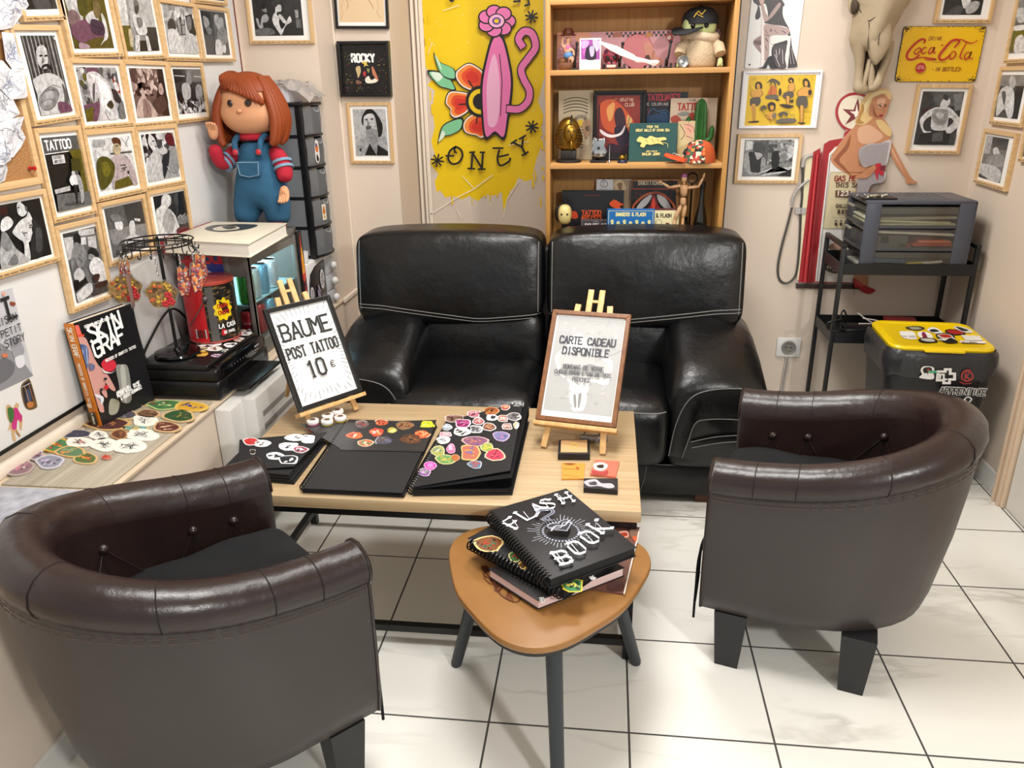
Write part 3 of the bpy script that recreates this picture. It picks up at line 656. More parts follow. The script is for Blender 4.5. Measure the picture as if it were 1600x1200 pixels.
FP('pine-framed portrait of a shirtless man with a dark moustache and folded arms', 0, XF, [(19, 40), (98.5, 37.5), (126, 188), (51.5, 196.5)], [(200, 320), (528, 345), (665, 1055), (360, 1075)], v1,
   '~1 325,470 350,405 420,400 470,500 495,640 480,700 390,700 340,600;~c 342,460 378,420 425,445 455,520 468,600 455,655 425,692 392,650 352,590 338,510;~6 430,450 458,520 470,600 455,670 436,640 446,560;~1 362,522 384,510 398,524 376,532;~1 410,520 434,512 442,527 416,533;~7 396,530 410,575 398,592 384,580;~1 392,612 428,598 460,612 468,655 446,640 425,622 402,636 394,664 386,640;~2 402,650 440,648 432,694 404,684;9 395,688 470,680 485,760 400,765;~c 298,765 330,725 400,690 480,690 570,745 612,860 640,1070 370,1080 345,900;~8 385,870 450,815 525,830 545,900 505,1000 430,1040 368,1000 352,930;~a 400,880 470,850 500,900 460,980 400,980;L1.2:~4 375,900 430,850 520,850 540,910;L1.2:~5 380,960 450,930 510,960 470,1020 400,1030;L1:~5 400,850 480,800 560,820;~5 570,780 615,870 640,1040 600,1000 590,880;~6a4358 530,960 600,960 655,1000 660,1060 560,1060;~e 490,350 515,350 518,375 495,372',
   extra=stripes(9, '9', 3))
FP('pine-framed glare-painted photo of a bald man tattooing a seated man', 0, XF, [(91, -30), (175, -26), (192, 91), (108, 88.5)], [(590, -70), (975, -70), (1060, 465), (685, 445)], v1,
   '~c 600,-40 720,-20 780,200 700,240;~43420a 720,-60 800,-40 815,80 780,150 735,110;~7a6266 640,110 690,92 740,140 750,210 690,250 640,200;~6a4358 650,250 830,170 960,230 990,330 880,360 760,400 680,330;~c 800,150 880,100 920,200 830,220;~6a5a3a 862,20 900,5 935,60 930,150 895,170 870,110;~d 940,130 980,180 1010,340 960,400 940,420 975,330;~3a2540 850,180 960,220 970,330 860,300;L2:1 870,240 960,270 900,330;~a78d98 740,400 820,420 830,450 740,450', bg='51480f')  # olive ground and purple areas hold reflections painted into the print
FP('pine-framed photo of a standing tattooed man in shorts beside a curtain', 0, XF, [(178, -30), (241, -30), (261.5, 94.5), (192.5, 91.5)], [(-55, -60), (265, -60), (355, 490), (20, 470)], v3,
   'b 60,-60 270,-60 320,260 90,250;d -60,-60 30,-60 70,240 0,240;5a5210 0,240 80,240 110,480 20,470;~b8ad90 60,280 90,290 110,420 80,430;2 230,255 325,255 350,490 240,480;1 130,380 320,380 350,490 130,490;~6 110,10 135,0 158,40 150,90 120,85;~3 120,60 155,60 150,120 125,120;~d 100,140 160,150 210,210 235,300 200,330 150,320 120,260 100,200;~7 130,170 180,170 190,240 150,260;d 120,330 160,330 165,480 120,480;d 210,330 240,340 275,480 240,480;L2:4 130,400 150,440 135,470;L2:3 225,380 245,420', bg='9')
FP('pine-framed photo of a woman seen from behind at a wall of tattoo flash', 0, XF, [(246.5, -4), (305, 5.5), (319.5, 96), (261.5, 95)], [(375, 38), (658, 60), (720, 507), (445, 495)], v3,
   'a 378,40 480,50 500,100 390,90;4 500,150 590,170 600,330 530,330;9 510,170 540,170 545,220 515,220;9 552,180 582,185 585,230 556,226;9 525,240 550,240 556,320 530,320;9 562,240 590,244 594,320 566,320;1 590,150 650,130 700,330 640,330;~7 605,170 640,160 650,260 620,280;~2 430,200 460,170 495,210 500,280 450,290 430,250;~d 430,280 500,280 560,380 580,500 440,500 425,380;~c 600,340 660,320 710,420 715,500 590,500;L1.3:9 470,340 500,400 480,480;L1.2:9 640,360 680,480', bg='c', extra=speck(40, ['a', 'e', '8'], 5, (0, .4, 1, 1), .07))
FP('pine-framed dark photo of a tattooed back beside a shop window, upper right of the wall', 0, XF, [(306.5, 6.5), (357.5, 12.5), (370.5, 97), (320, 96)], [(735, 90), (965, 125), (1015, 520), (795, 510)], v3,
   '1 740,100 830,120 860,330 780,320;~9 760,150 810,180 820,240 780,260;~7 790,250 840,270 840,320 800,310;5 850,140 970,130 1010,520 880,510;~b 865,150 900,140 910,220 880,240;~a 880,180 940,170 950,260 900,280;~8 900,280 960,260 990,360 940,470 890,400;~d 880,380 930,390 940,510 880,510;~e 945,430 970,430 970,490 945,490;L1.3:2 900,300 940,330 960,400', bg='4')
FP('pine-framed photo cut off by the top edge of the picture above the window photo', 0, XF, [(291, -70), (345, -62), (358, 11), (305, 3)], [(650, -400), (950, -380), (990, 20), (740, -20)], v3, '4 650,-400 950,-380 990,20 740,-20')
FP('pine-framed photo of a woman in white bending forward with a leg tattoo', 0, XF, [(108, 91), (192, 92.5), (209, 197), (130.5, 204.5)], [(175, 625), (545, 635), (635, 1110), (265, 1145)], v2,
   '~6a4358 260,640 380,640 360,690 280,700;8f2a20 510,740 560,710 600,880 545,860;~2 490,840 545,850 600,960 540,950;~c9c3c6 270,690 340,670 420,720 490,820 530,960 560,1110 400,1130 395,1000 370,850 340,980 300,870 275,760;~f 300,700 380,720 470,820 510,950 500,1020 430,1040 400,930 370,790;~5 325,790 345,800 340,960 325,900;~6a4358 240,990 320,970 390,960 370,1130 330,1130 330,1000 250,1020;5a5210 250,1030 330,1000 330,1130 270,1140;L1.5:6 350,740 330,860 345,930;~3d3a10 455,985 490,940 520,985 500,1020;~2 470,960 500,960 495,1000;~d 440,1020 510,1050 560,1110 480,1120;~7 570,980 620,950 635,1100 580,1100;L1:5 440,1030 480,1060;L1:5 450,1050 490,1085', bg='a', extra=speck(60, ['3', 'd', '5', '7', '5a5210'], 9, (0, .15, 1, 1), .06))
FP('pine-framed brown-toned photo of a tattooed back in front of flash sheets', 0, XF, [(191, 93), (262, 95.5), (277.5, 194), (210.5, 199.5)], [(65, 640), (385, 645), (450, 1085), (150, 1110)], v3,
   '1d1512 330,640 390,650 450,1085 380,1080;2a1d1a 100,820 260,810 300,900 150,900;~1d1512 145,790 200,770 222,830 200,860 160,840;~bfa9a0 165,850 210,850 225,920 280,980 330,1090 150,1100 150,960 185,900;~8d756e 200,930 250,960 280,1090 210,1100;L1.5:3a2a26 215,930 235,1010 230,1090;L1.5:3a2a26 250,960 270,1040;~1d1512 340,800 380,770 410,860 430,1000 330,1010;~b39c94 340,800 365,780 388,850 375,890 345,870;~4a3633 290,960 380,900 420,1000 350,1060', bg='6b5650', extra=speck(70, ['a89088', '4a3633', 'c9b4ac'], 12, (0, .5, .8, 1), .05))
FP('pine-framed photo of a crowded tattoo studio with ceiling lights, beside the doll', 0, XF, [(263, 96), (318.5, 98), (329.5, 187.5), (277.5, 193.5)], [(475, 645), (735, 650), (795, 1050), (545, 1070)], v3,
   '1 475,645 560,660 590,760 500,780;6 590,650 735,650 750,760 620,780;L2:e 490,708 590,715;L2:e 670,715 740,722;~8 610,680 640,670 650,780 600,800;~b 560,800 620,780 650,860 640,920 580,930;~2 650,780 690,790 690,930 650,930;~9 690,810 740,800 750,900 700,930;L3:d 640,950 720,1010;~1 520,880 560,870 570,960 540,960', bg='3', extra=speck(70, ['c', '1', '8', 'e'], 4, (0, 0, 1, .3), .05))
def tattoo_shop(A, x0, y0, x1, y1):
	W_, H_ = x1-x0, y1-y0
	A.rect(x0, y1-.2*H_, x1, y1, '5'); A.text('TATTOO', x0+.06*W_, y1-.165*H_, .12*H_, 'f', .026*H_, .62, .16); A.line([(x0, y1-.215*H_), (x1, y1-.205*H_)], .012*H_, 'f')
	A.rect(x0+.16*W_, y1-.36*H_, x0+.5*W_, y1-.245*H_, 'd'); A.text('TATTOO', x0+.19*W_, y1-.29*H_, .034*H_, '2', .006*H_); A.text('ARTIST', x0+.19*W_, y1-.345*H_, .034*H_, '2', .006*H_)
FP('tall pine-framed photo of a couple under a TATTOO shop sign', 0, XF, [(52.5, 200), (126, 196.5), (153.7, 332.5), (87.5, 350)], [(85, 160), (425, 120), (550, 775), (235, 850)], v4,
   '5a5210 330,270 440,255 520,690 470,695 440,480;3d3a10 350,350 440,340 450,460 360,470;6 215,685 530,650 550,775 235,850;~4 300,770 440,745 470,770 330,790;b 195,640 340,600 345,645 205,680;~e 335,540 365,490 400,500 415,580 380,600 350,590;~c 355,470 380,465 385,500 360,500;1 370,590 412,595 412,765 402,765;~a 400,510 430,510 460,600 470,730 440,760 425,640;~5 385,460 412,465 410,495 388,495;L1.5:1 430,650 440,760', bg='1', extra=tattoo_shop)
FP('pine-framed photo of a shirtless man with a chest tattoo being worked on', 0, XF, [(130, 204.5), (209, 197.5), (229, 299.5), (152.5, 316.5)], [(540, 180), (915, 120), (990, 580), (645, 670)], v4,
   'e 740,150 930,120 950,260 760,290;L2:3 840,160 900,240;L2:3 905,140 870,230;4 730,295 930,275 932,290 735,310;~a 575,180 675,175 670,230 580,235;~55301f 742,160 790,148 825,180 825,250 800,220 760,210;~b8a888 760,215 800,205 830,250 815,310 775,310 752,260;~3 770,225 800,220 790,235;~b5a6a8 735,350 800,310 890,330 940,420 985,580 950,600 900,480 880,600 760,640 760,480;~4a4712 600,380 640,330 710,340 770,420 740,560 650,640 610,520;~6a651a 640,400 700,380 730,470 680,520;5a5210 770,560 900,510 940,590 770,640;L2.5:2 820,410 870,405;L2.5:2 830,440 880,425;L2.5:2 840,460 865,440;~3 880,470 900,460 900,490', bg='d')
FP('pine-framed photo of a long-haired man beside a tattoo artist at work', 0, XF, [(210, 198.5), (276, 192.5), (292, 287.5), (229.3, 298)], [(358, 185), (660, 155), (730, 570), (435, 635)], v5,
   '2 360,190 430,180 440,340 390,360;~1 410,200 450,175 500,190 515,300 500,350 470,300 470,440 430,430 425,300;~d 430,200 465,195 495,240 512,320 490,345 455,310 428,260;~2 462,240 485,235 482,246 465,250;~5 485,290 505,285 500,300;~c 430,400 480,340 530,350 570,600 440,630 420,500;L1.3:4 440,480 460,560;L1.3:5 500,540 520,600;~5a1a20 580,190 640,170 670,260 640,290 600,260;~9 600,330 680,300 720,460 690,540 610,500;~2 560,380 620,330 610,480 570,590;L3:d 600,480 650,560;~c 520,320 580,300 600,350 540,370', bg='a', extra=speck(60, ['1', 'e', '4', 'd'], 21, (0, .2, 1, 1), .07))
FP('pine-framed vintage photo behind the charm stand', 0, XF, [(153.5, 317), (228, 303.5), (241, 394), (172.5, 419)], [(670, 825), (1020, 740), (1110, 1170), (765, 1280)], v4,
   '5 670,830 850,780 960,1150 760,1160;3 850,780 1020,740 1080,960 900,960;8 700,1020 1080,950 1100,1100 760,1160;~e 770,940 820,920 850,960 840,1010 790,1010;~d 910,950 950,930 965,1010 960,1080 920,1080;~d 880,1090 950,1060 1030,1090 1030,1150 880,1150;~7 730,880 800,870 860,920 760,940;e 950,905 1010,912 1005,935 960,930', bg='6')
FP('pine-framed photo of a bald bare-backed man, above the fat white book', 0, XF, [(229.3, 299), (290.5, 288), (306.5, 372), (246, 392)], [(470, 770), (755, 705), (835, 1140), (545, 1190)], v5,
   '1 470,770 570,750 560,830 500,880;~d 555,770 590,740 635,760 640,830 610,870 640,890 690,960 720,1110 560,1170 510,1060 500,900 545,850;~a 600,880 640,900 680,980 660,1090 600,1100 560,1000;~2 640,830 680,860 690,930 650,890;~4 660,760 720,730 700,860;1 700,730 755,710 800,920 720,940;L1.5:2 630,925 655,950;~7 700,960 790,940 800,1000 720,1020;~5a1a20 700,1060 780,1040 790,1080 700,1100;L1.5:e 700,960 730,930 750,980;L1.5:d 740,950 770,920', bg='3')
FP('large pine-framed photo of a man in a dark jacket holding his collar open', 0, XF, [(-60, 316), (72.5, 295.5), (96, 406.5), (-38, 449)], [(-330, 245), (370, 115), (485, 635), (-230, 860)], v6,
   '2 -330,240 130,165 160,450 -300,700;3a1a1a 0,210 60,190 90,260 0,280;~1 60,200 110,190 140,300 100,330;~d 158,165 200,150 240,190 250,250 210,290 170,270 155,220;~1 190,150 250,150 265,230 235,235 225,190;~5 225,200 250,200 245,240;~1 160,200 175,200 170,215;~d 115,450 120,410 180,330 240,290 260,245 300,330 290,400 300,480 250,540 185,510;~2 290,320 340,340 390,420 400,640 290,680 280,520 300,420;~4 330,400 380,430 385,600 330,600;L2:3 200,430 230,480;L2:3 215,445 245,440;L2:2 265,375 285,365 280,395 262,392;~d 190,490 240,480 260,560 275,690 225,700 215,560;~e 0,330 60,290 110,340 80,400 0,430;~b 0,450 60,470 140,590 260,690 150,740 0,790;~7 60,740 120,640 160,700 140,740;~8 0,440 50,450 100,560 60,620 0,560;L1.2:8 60,480 140,600', bg='1')
FP('tall pine-framed photo of a kneeling artist tattooing a seated woman\'s leg', 0, XF, [(87.5, 352), (156, 340), (178.5, 463.5), (113.5, 492.5)], [(100, 215), (410, 140), (540, 740), (245, 865)], v7,
   '3 105,220 430,160 432,185 110,250;c 250,180 400,160 405,215 255,235;c 110,250 200,240 215,420 150,470;d 260,250 320,240 325,310 265,320;c 335,240 410,230 425,350 345,330;~1 205,235 240,208 270,240 272,310 240,320 210,280;~8 215,300 270,310 300,330 330,420 300,500 250,540 220,460 190,560 180,450;L1.5:4 230,380 270,420;L1.5:4 250,440 290,480;~1 340,370 380,340 430,380 440,420 400,440 350,410;~9 350,400 400,420 390,450 340,450;~e 350,500 400,430 470,470 520,620 440,660 400,610 360,570;~c 200,600 250,530 310,600 240,680;1 200,700 330,610 350,640 215,760;~7 290,540 340,570 370,680 410,750 380,770 330,660;~d 220,780 350,670 370,760 250,850;~3a2522 380,600 440,590 430,650 390,660;4 380,690 520,640 540,740 380,800;~3a2522 400,690 500,650 520,690 420,720;~1 195,650 240,645 245,680 205,690', bg='6')
# ---------------------------------------------------------------- back wall, alcove and pilaster
vs = (370, 0, 6.4); vr = (510, 50, 5.4545)
FP('pine-framed photo of a bare-shouldered woman turned to a mirror, above the doll', 1, YB-.016, [(378.5, -60), (482.5, -60), (487.5, 67), (388, 70)], [(115, -330), (620, -330), (660, 355), (185, 360)], vs,
   '~a 190,190 215,190 235,260 250,170 290,140 320,180 300,220 260,230 265,275 225,280;~8 245,60 280,50 300,120 260,110;~1 240,40 270,30 290,80 250,90;~6 190,300 330,280 380,340 200,360;~d 390,60 440,50 445,110 410,120 400,150 440,170 470,200 490,230 510,190 530,160 545,190 545,220 490,260 450,350 420,320 360,220 365,150 385,120;~3 350,20 400,0 440,0 420,40 390,70 360,60;~1 440,170 490,230 450,290 425,220;9 580,100 615,100 620,180 590,180;6 590,190 640,190 650,280 600,280;~d 420,160 440,145 500,220 470,230', bg='2')
FP('black-framed drawing of wavy red hair at the top of the pilaster', 1, Y2-.02, [(517, -70), (604, -70), (606, 44.5), (524, 45)], [(985, -400), (1460, -400), (1465, 222), (1030, 222)], vs,
   'L1.5:~8a4a36 1050,-200 1040,-80 1110,20 1105,95;L1:~b08060 1090,-100 1050,60 1060,130 1035,200;L1.5:~8a4a36 1400,-200 1300,-60 1340,30 1370,90;L1:~b08060 1380,-50 1420,60 1400,120 1445,185;L1:~b08060 1130,-200 1080,-60 1140,10', m=mat('black_frame', '121212', .35), bg='dcc29c', cap=False, name='framed_drawing', group=None, cat='framed drawing', bw=.011, pm=PRINT)
def rocky():
	c, u, v, n, wd, ht = rectfit(1, Y2-.035, [(524, 64), (605, 64), (612, 151), (533, 151.5)]); dp = .035; base = c-n*dp
	t = thing('shadow_box_frame', 'deep black shadow box frame flecked with coloured glitter, on the pilaster', 'framed picture', base-v*ht/2)
	M = frame3(base, u, v, n); bars(t, M, wd, ht, .012, dp, MATS['black_frame'])
	A = Art(base+n*.012, u, v); x, y = wd/2-.012, ht/2-.012; A.rect(-x, -y, x, y, '0c0c0d'); r = random.Random(5)
	for i in range(190):
		a, d = r.uniform(-x, x), r.uniform(-y, y)
		if abs(a) < x*.55 and -y*.45 < d < y*.7: continue
		if d > y*.7 and r.random() < .75: continue
		A.oval(a, d, r.uniform(.0006, .0017), r.uniform(.0008, .0028), r.choice(['d8c060', 'b03a3a', '6a9a50', 'e8e0a0', '8a8aa0', 'c87840', '4a6a5a']), 5, r.uniform(0, 3), k=2+i*.01)
	A.build('glitter_mount', VINYL, t)
	A = Art(base+n*.014, u, v); A.rect(-x*.5, -y*.5, x*.56, y*.62, '17161a'); A.text('ROCKY', -x*.55, y*.3, y*.3, 'f4f4f0', y*.085, .5, .2)
	A.trace('~d8c060 1270,610 1285,620 1310,610 1300,640 1320,660 1290,655 1275,670 1272,640 1250,630;~c8b080 1190,680 1230,660 1240,720 1215,780 1205,740;~b03a3a 1265,720 1290,715 1290,760 1270,760;~e8e0d0 1285,790 1320,760 1345,800 1395,780 1410,810 1370,830 1300,830;~c0785a 1350,670 1370,680 1420,800 1395,790 1360,740;~7a5a4a 1200,800 1250,820 1240,840 1195,835;~8a8a50 1300,690 1330,690 1320,730', *vs)
	A.build('print', PRINT, t)
rocky()
FP('pine-framed portrait of a hooded man with a tattooed neck looking up, lower on the pilaster', 1, Y2-.016, [(540, 160), (609, 160), (616, 255.5), (549, 256)], [(220, 660), (500, 652), (530, 1052), (255, 1055)], vr,
   '~1 320,690 345,660 400,665 450,730 480,800 470,880 440,890 430,800 400,700 330,730 310,800 300,740;~c 318,730 350,700 395,700 410,760 400,820 360,840 325,810;~4 330,745 350,738 350,755;~4 372,740 398,735 395,752;~8 352,750 368,790 350,800;~5 335,805 385,800 375,830 345,832;~9 345,840 430,830 440,920 420,1050 400,1040 350,930;L1:3 360,860 420,880;L1:3 360,900 410,910;L1:4 380,930 420,1000;~a 265,980 290,910 340,900 360,950 320,1050 260,1050;~a 440,930 480,880 520,930 525,1040 470,1000;1 330,1050 370,950 430,1050;1 440,960 528,1020 530,1052 430,1050;~3 280,1000 300,990 300,1020;L1:4 300,930 330,960', bg='b')
# ---------------------------------------------------------------- right part of the back wall
vt = (1140, 0, 10); vh = (1140, 100, 6); vc = (1390, 0, 4.617); vq = (1500, 0, 3.87)
def plate(name, label, cat, ax, val, q, th, corner, bgc, fn, edge=None, m=None, group=None):
	"""flat printed metal sign with rounded corners"""
	c, u, v, n, wd, ht = rectfit(ax, val, q); base = c-n*th; t = thing(name, label, cat, base-v*ht/2, 0, group); pts = []
	for cx, cy, a0 in ((wd/2-corner, ht/2-corner, 0), (-wd/2+corner, ht/2-corner, 1), (-wd/2+corner, -ht/2+corner, 2), (wd/2-corner, -ht/2+corner, 3)):
		for k in range(5): a = (a0+k/4)*PI/2; pts.append((cx+corner*math.cos(a), cy+corner*math.sin(a)))
	b = B(); prism(b, pts, th, frame3(base, u, v, n), .0008); obj('plate', b, edge or BLACKM, t, True, 30)
	A = Art(base+n*(th+.0001), u, v); A.poly([(a*.985, d*.985) for a, d in pts], bgc); fn(A, wd, ht); A.build('print', m or VINYL, t); return t
def lady(A, wd, ht):
	A.trace('~3a3436 370,0 395,-60 700,-150 820,0 860,80 835,110 830,230 870,340 930,450 960,600 980,760 1050,980 1040,1050 900,1065 690,1060 660,900 665,740 760,640 900,560 900,430 640,380 540,350 600,250 560,60 480,90;~c9a79a 460,-60 540,-60 530,60 480,70;~332c30 370,-20 440,60 470,120 480,260 420,310 400,250 440,100 380,40;~b59a94 490,70 530,80 560,190 620,290 580,330 540,330 510,200;~a8908c 610,260 760,50 800,80 720,200 640,290;~b49a94 530,430 620,380 900,440 930,500 880,545 640,560 620,760 600,900 520,940 530,760;L2:5a4a55 560,470 590,520;L3:5a4a55 630,450 660,480 630,490;L3:6a4a70 820,480 880,520;L2:6a5a60 700,470 740,520;L3:5a4a55 560,600 600,650;L2:5a4a55 560,720 590,790;L2:6a5a60 560,540 620,560;~9a7f80 370,660 430,590 500,560 510,620 470,700 500,820 440,770;~6a5558 380,640 500,640 490,700 400,690;~f0e6e2 500,300 520,310 540,860 510,1060 490,1040;~efe4e0 650,580 720,550 930,560 950,600 920,900 900,1060 860,1050 870,820 900,640 820,650 650,690;~4a4044 660,760 700,720 880,700 860,900 880,1060 740,1060 680,900;L2:d8d0d0 720,780 740,900;L2:d8d0d0 780,760 770,850;L2:d8d0d0 700,850 780,1040;L2:d8d0d0 820,780 830,1000;L2:b8b0b0 930,800 950,1000;L2:b8b0b0 960,760 1000,1000;~221c20 440,1060 520,1040 560,960 620,880 690,890 690,1000 720,1070 640,1070 600,1000 560,1070', *vt)
	A.trace('~221c20 300,1000 320,1000 320,1020 300,1020', *vt)
plate('tin_sign', 'white tin sign of a tattooed woman seated on a chair, right of the bookcase', 'sign', 1, YB-.004, [(1178, -60), (1261.5, -60), (1246, 106.8), (1164.5, 108.3)], .003, .008, 'ecebe9', lady, mat('tin_edge', 'd8d6d2', .4))
def hula(A, x0, y0, x1, y1):
	I = '3a2f28'; SK = 'd9a04a'
	A.trace(f'~{I} 240,190 265,165 300,180 305,230 280,230 245,235;~{SK} 255,195 275,185 285,220 262,232;~{SK} 210,250 290,240 315,280 280,310 215,310 195,285;~5a5348 205,320 280,310 290,360 260,395 200,395 190,350;~{SK} 205,390 245,390 235,540 222,540;L1.2:{I} 220,395 222,535;L1.2:{I} 240,395 238,535;L1:{I} 205,250 192,285 215,312;L1:{I} 290,240 316,280 285,310;~{I} 175,540 270,532 260,548 190,550', *vh)
	A.trace(f'~5a5348 345,180 400,135 470,170 460,200 430,170 440,230 400,165 370,215 380,165;~c8703a 370,240 390,205 430,215 440,280 360,285;L1.5:{I} 395,170 385,300;L1.5:{I} 340,290 400,300 455,290;~6a6258 345,300 440,290 450,325 345,325;~{I} 460,250 475,225 485,270 465,300;~{I} 425,325 470,335 440,345', *vh)
	A.trace(f'~{I} 550,140 575,125 600,145 590,180 555,170;~{SK} 560,155 580,150 582,175;~{SK} 555,190 600,180 612,230 590,255 550,250;L1:{I} 555,190 548,255;L1:{I} 600,182 612,228 590,256;~5a5348 510,270 580,255 600,290 570,320 500,315;~{SK} 528,310 560,310 550,400 536,400;L1:{I} 530,310 534,398;L1:{I} 560,310 552,398;~{I} 465,385 510,375 600,395 545,415;~{I} 565,340 595,335 590,360 570,362', *vh)
	A.trace(f'~{I} 685,150 715,135 745,165 750,215 720,220 690,205;~{SK} 700,165 725,165 725,205 703,205;~{SK} 640,250 700,215 755,230 765,275 730,300 640,300 630,275;L1:{I} 690,215 640,250 628,280 650,300;L1:{I} 745,215 768,265 735,290;~{I} 735,245 765,250 755,290 735,285;~5a5348 635,310 715,305 725,390 690,415 625,385;~{SK} 655,400 690,405 675,545 660,545;L1.2:{I} 655,400 658,540;L1.2:{I} 690,405 680,540;~{I} 630,545 710,550 670,565', *vh)
	A.trace(f'~{I} 355,375 390,355 425,375 420,425 385,440 360,420;~{SK} 375,395 405,390 408,420 385,432;~{SK} 345,470 400,450 425,490 395,520 350,505;L1.5:{I} 340,480 370,500 380,550;L1.5:{I} 310,430 330,490;~5a5348 285,410 315,385 345,405 330,430 310,415 295,445;~7a7060 395,470 430,460 425,505 400,510', *vh)
	A.trace(f'~5a5348 450,470 490,445 540,460 530,490 500,470 480,500;L1.2:{I} 500,440 545,440 570,480 600,470 600,520;~6a6258 440,555 460,515 605,510 600,550;L1:{I} 440,552 600,550;L1:{I} 195,150 240,130 240,155;L1:{I} 190,200 190,235 215,240;L1:{I} 335,150 350,120;L1:{I} 480,120 490,155;L1:{I} 650,130 640,165;L1:{I} 760,115 770,155;L.8:{I} 690,450 765,452;L.8:{I} 700,440 750,438;L1:{I} 708,490 712,515;L1:{I} 735,495 745,515;L.8:{I} 275,575 345,575', *vh)
FP('white-framed yellow sheet of hula dancer tattoo designs', 1, YB-.016, [(1161.7, 111), (1286, 109.5), (1276, 200), (1154, 201)], [(180, 108), (810, 97), (760, 572), (140, 580)], vh, '', m=mat('white_frame', 'eceaf0', .35), bg='e3bb33', cap=False, name='framed_drawing', group=None, cat='framed drawing', bw=.009, pm=PRINT, extra=hula)
FP('pine-framed photo of a bowed man tattooing an arm, below the yellow hula sheet', 1, YB-.016, [(1153.3, 210), (1255, 209), (1247, 287), (1146.7, 287)], [(140, 712), (605, 710), (578, 1055), (118, 1055)], vh,
   'd 150,720 220,725 215,800 150,810;5 220,725 370,715 350,950 300,960 320,800;~4 215,800 240,740 300,735 335,790 310,850 250,850;~b 235,830 300,840 300,890 260,895 235,860;~2 175,840 230,830 260,900 320,860 310,1000 200,1010;~a 130,880 170,830 190,940 200,1010 260,1020 240,1045 150,1010;~9 300,880 335,890 330,980 290,1020;~c 260,1030 320,1000 540,900 590,850 600,780 550,770 545,880 480,930 330,1020 320,1050 560,1000 580,960;~1 395,850 440,810 465,860 455,960 400,980;~8 470,850 530,830 530,900 480,920;1 440,1050 580,980 578,1055;L1.2:5 340,1030 460,980 560,900', bg='8', extra=speck(50, ['b', '4', 'c'], 31, (.5, .3, 1, 1), .04))
FP('pine-framed photo at the top edge, above the yellow drinks sign', 1, YB-.016, [(1476, -70), (1570, -70), (1550, 36), (1461.5, 36.5)], [(440, -350), (735, -350), (672, 106), (402, 110)], vc,
   '~d 520,-60 590,-60 575,40 530,55;~b 550,60 600,10 650,20 620,80 560,100;~4 400,110 480,40 530,60 500,110', bg='2')
def cola(A, wd, ht):
	Rd = 'b8231f'; r = random.Random(2); TR = lambda s: A.trace(s, *vc)
	for i in range(150):
		e = r.choice((0, 1, 2, 3)); a, d = r.uniform(-.5, .5), r.uniform(-.5, .5)
		if e < 2: d = (.5-abs(r.gauss(0, .02)))*(1 if e else -1); a = math.copysign(abs(a)**.6*.76, a)
		else: a = (.5-abs(r.gauss(0, .014)))*(1 if e == 2 else -1); d = math.copysign(abs(d)**.6*.76, d)
		A.oval(max(-.49, min(.49, a))*wd, max(-.485, min(.485, d))*ht, r.uniform(.0005, .0025), r.uniform(.0005, .002), r.choice(['2d2a20', '5a4a18', '3a372c']), 6, 0, k=1+i*.01)
	for sx, sy in ((-1, 1), (1, 1), (-1, -1), (1, -1)):
		for i in range(40): A.oval(sx*(wd*.48-abs(r.gauss(0, .011))), sy*(ht*.475-abs(r.gauss(0, .007))), r.uniform(.0007, .003), r.uniform(.0006, .002), r.choice(['2d2a20', '3a372c', '4a4426']), 6, 0, k=2)
	A.text('DRINK', *A.uv(1390+280/4.617, 291/4.617), .0125, '8a4a14', .0022, .55, .25, slant=.12)
	A.text('IN BOTTLES', *A.uv(1390+325/4.617, 513/4.617), .0135, '8a4a14', .0022, .5, .18, slant=.12)
	for x in (309, 512): A.oval(*A.uv(1390+x/4.617, 500/4.617), .002, .002, '8a4a14', 8)
	nb = (.0004, .0014)
	def sw(pts, w_, n=6): A.curve([A.uv(1390+x/4.617, y/4.617) for x, y in pts], w_, Rd, n=n, taper=.35)
	sw([(243, 312), (255, 290), (225, 285), (180, 318), (135, 370), (122, 410), (140, 430), (175, 425), (215, 395)], .0085)            # C
	sw([(200, 350), (178, 370), (180, 390), (200, 385), (222, 360), (215, 345), (200, 350)], .005)                                    # o
	sw([(265, 345), (245, 345), (228, 375), (240, 388), (262, 372)], .005); sw([(318, 345), (295, 345), (278, 375), (288, 388), (312, 362), (322, 342), (312, 380), (332, 378)], .005)   # c a
	sw([(368, 330), (385, 322)], .0042)                                                                                                 # hyphen
	sw([(462, 345), (500, 300), (482, 287), (440, 300), (385, 360), (355, 405), (365, 432), (400, 425), (440, 390)], .0085)            # C
	sw([(448, 375), (430, 400), (436, 425), (456, 420), (474, 392), (465, 372), (448, 375)], .005)
	sw([(556, 300), (530, 345), (508, 395), (505, 420), (522, 424)], .005)                         # l
	sw([(578, 380), (555, 380), (535, 410), (545, 430), (572, 405), (588, 372), (570, 420), (598, 420)], .005)                         # a
	sw([(470, 292), (510, 285), (545, 300), (590, 312), (632, 290)], .004); sw([(150, 432), (220, 415), (270, 418), (330, 428), (285, 432), (250, 425)], .0045)
	c = A.uv(1390+219/4.617, 490/4.617); A.oval(c[0], c[1], .0195, .0195, 'e0b83a', 24); A.oval(c[0], c[1], .0185, .0185, 'b01f26', 24)
	A.text('SIGN OF', c[0], c[1]+.004, .0042, 'e8b8a0', .0009, .5, .2, center=True); A.text('GOOD TASTE', c[0], c[1]-.003, .0042, 'e8b8a0', .0009, .5, .15, center=True)
	A.line([A.uv(1390+310/4.617, 450/4.617), A.uv(1390+410/4.617, 453/4.617)], .0014, '8a5a18')
plate('tin_sign', 'yellow embossed tin drinks sign with red script lettering and chipped dark edges', 'sign', 1, YB-.006, [(1411, 41), (1541, 41), (1525, 128.3), (1398.7, 128)], .005, .012, 'e8b80c', cola, mat('dark_tin', '2d2a28', .4))
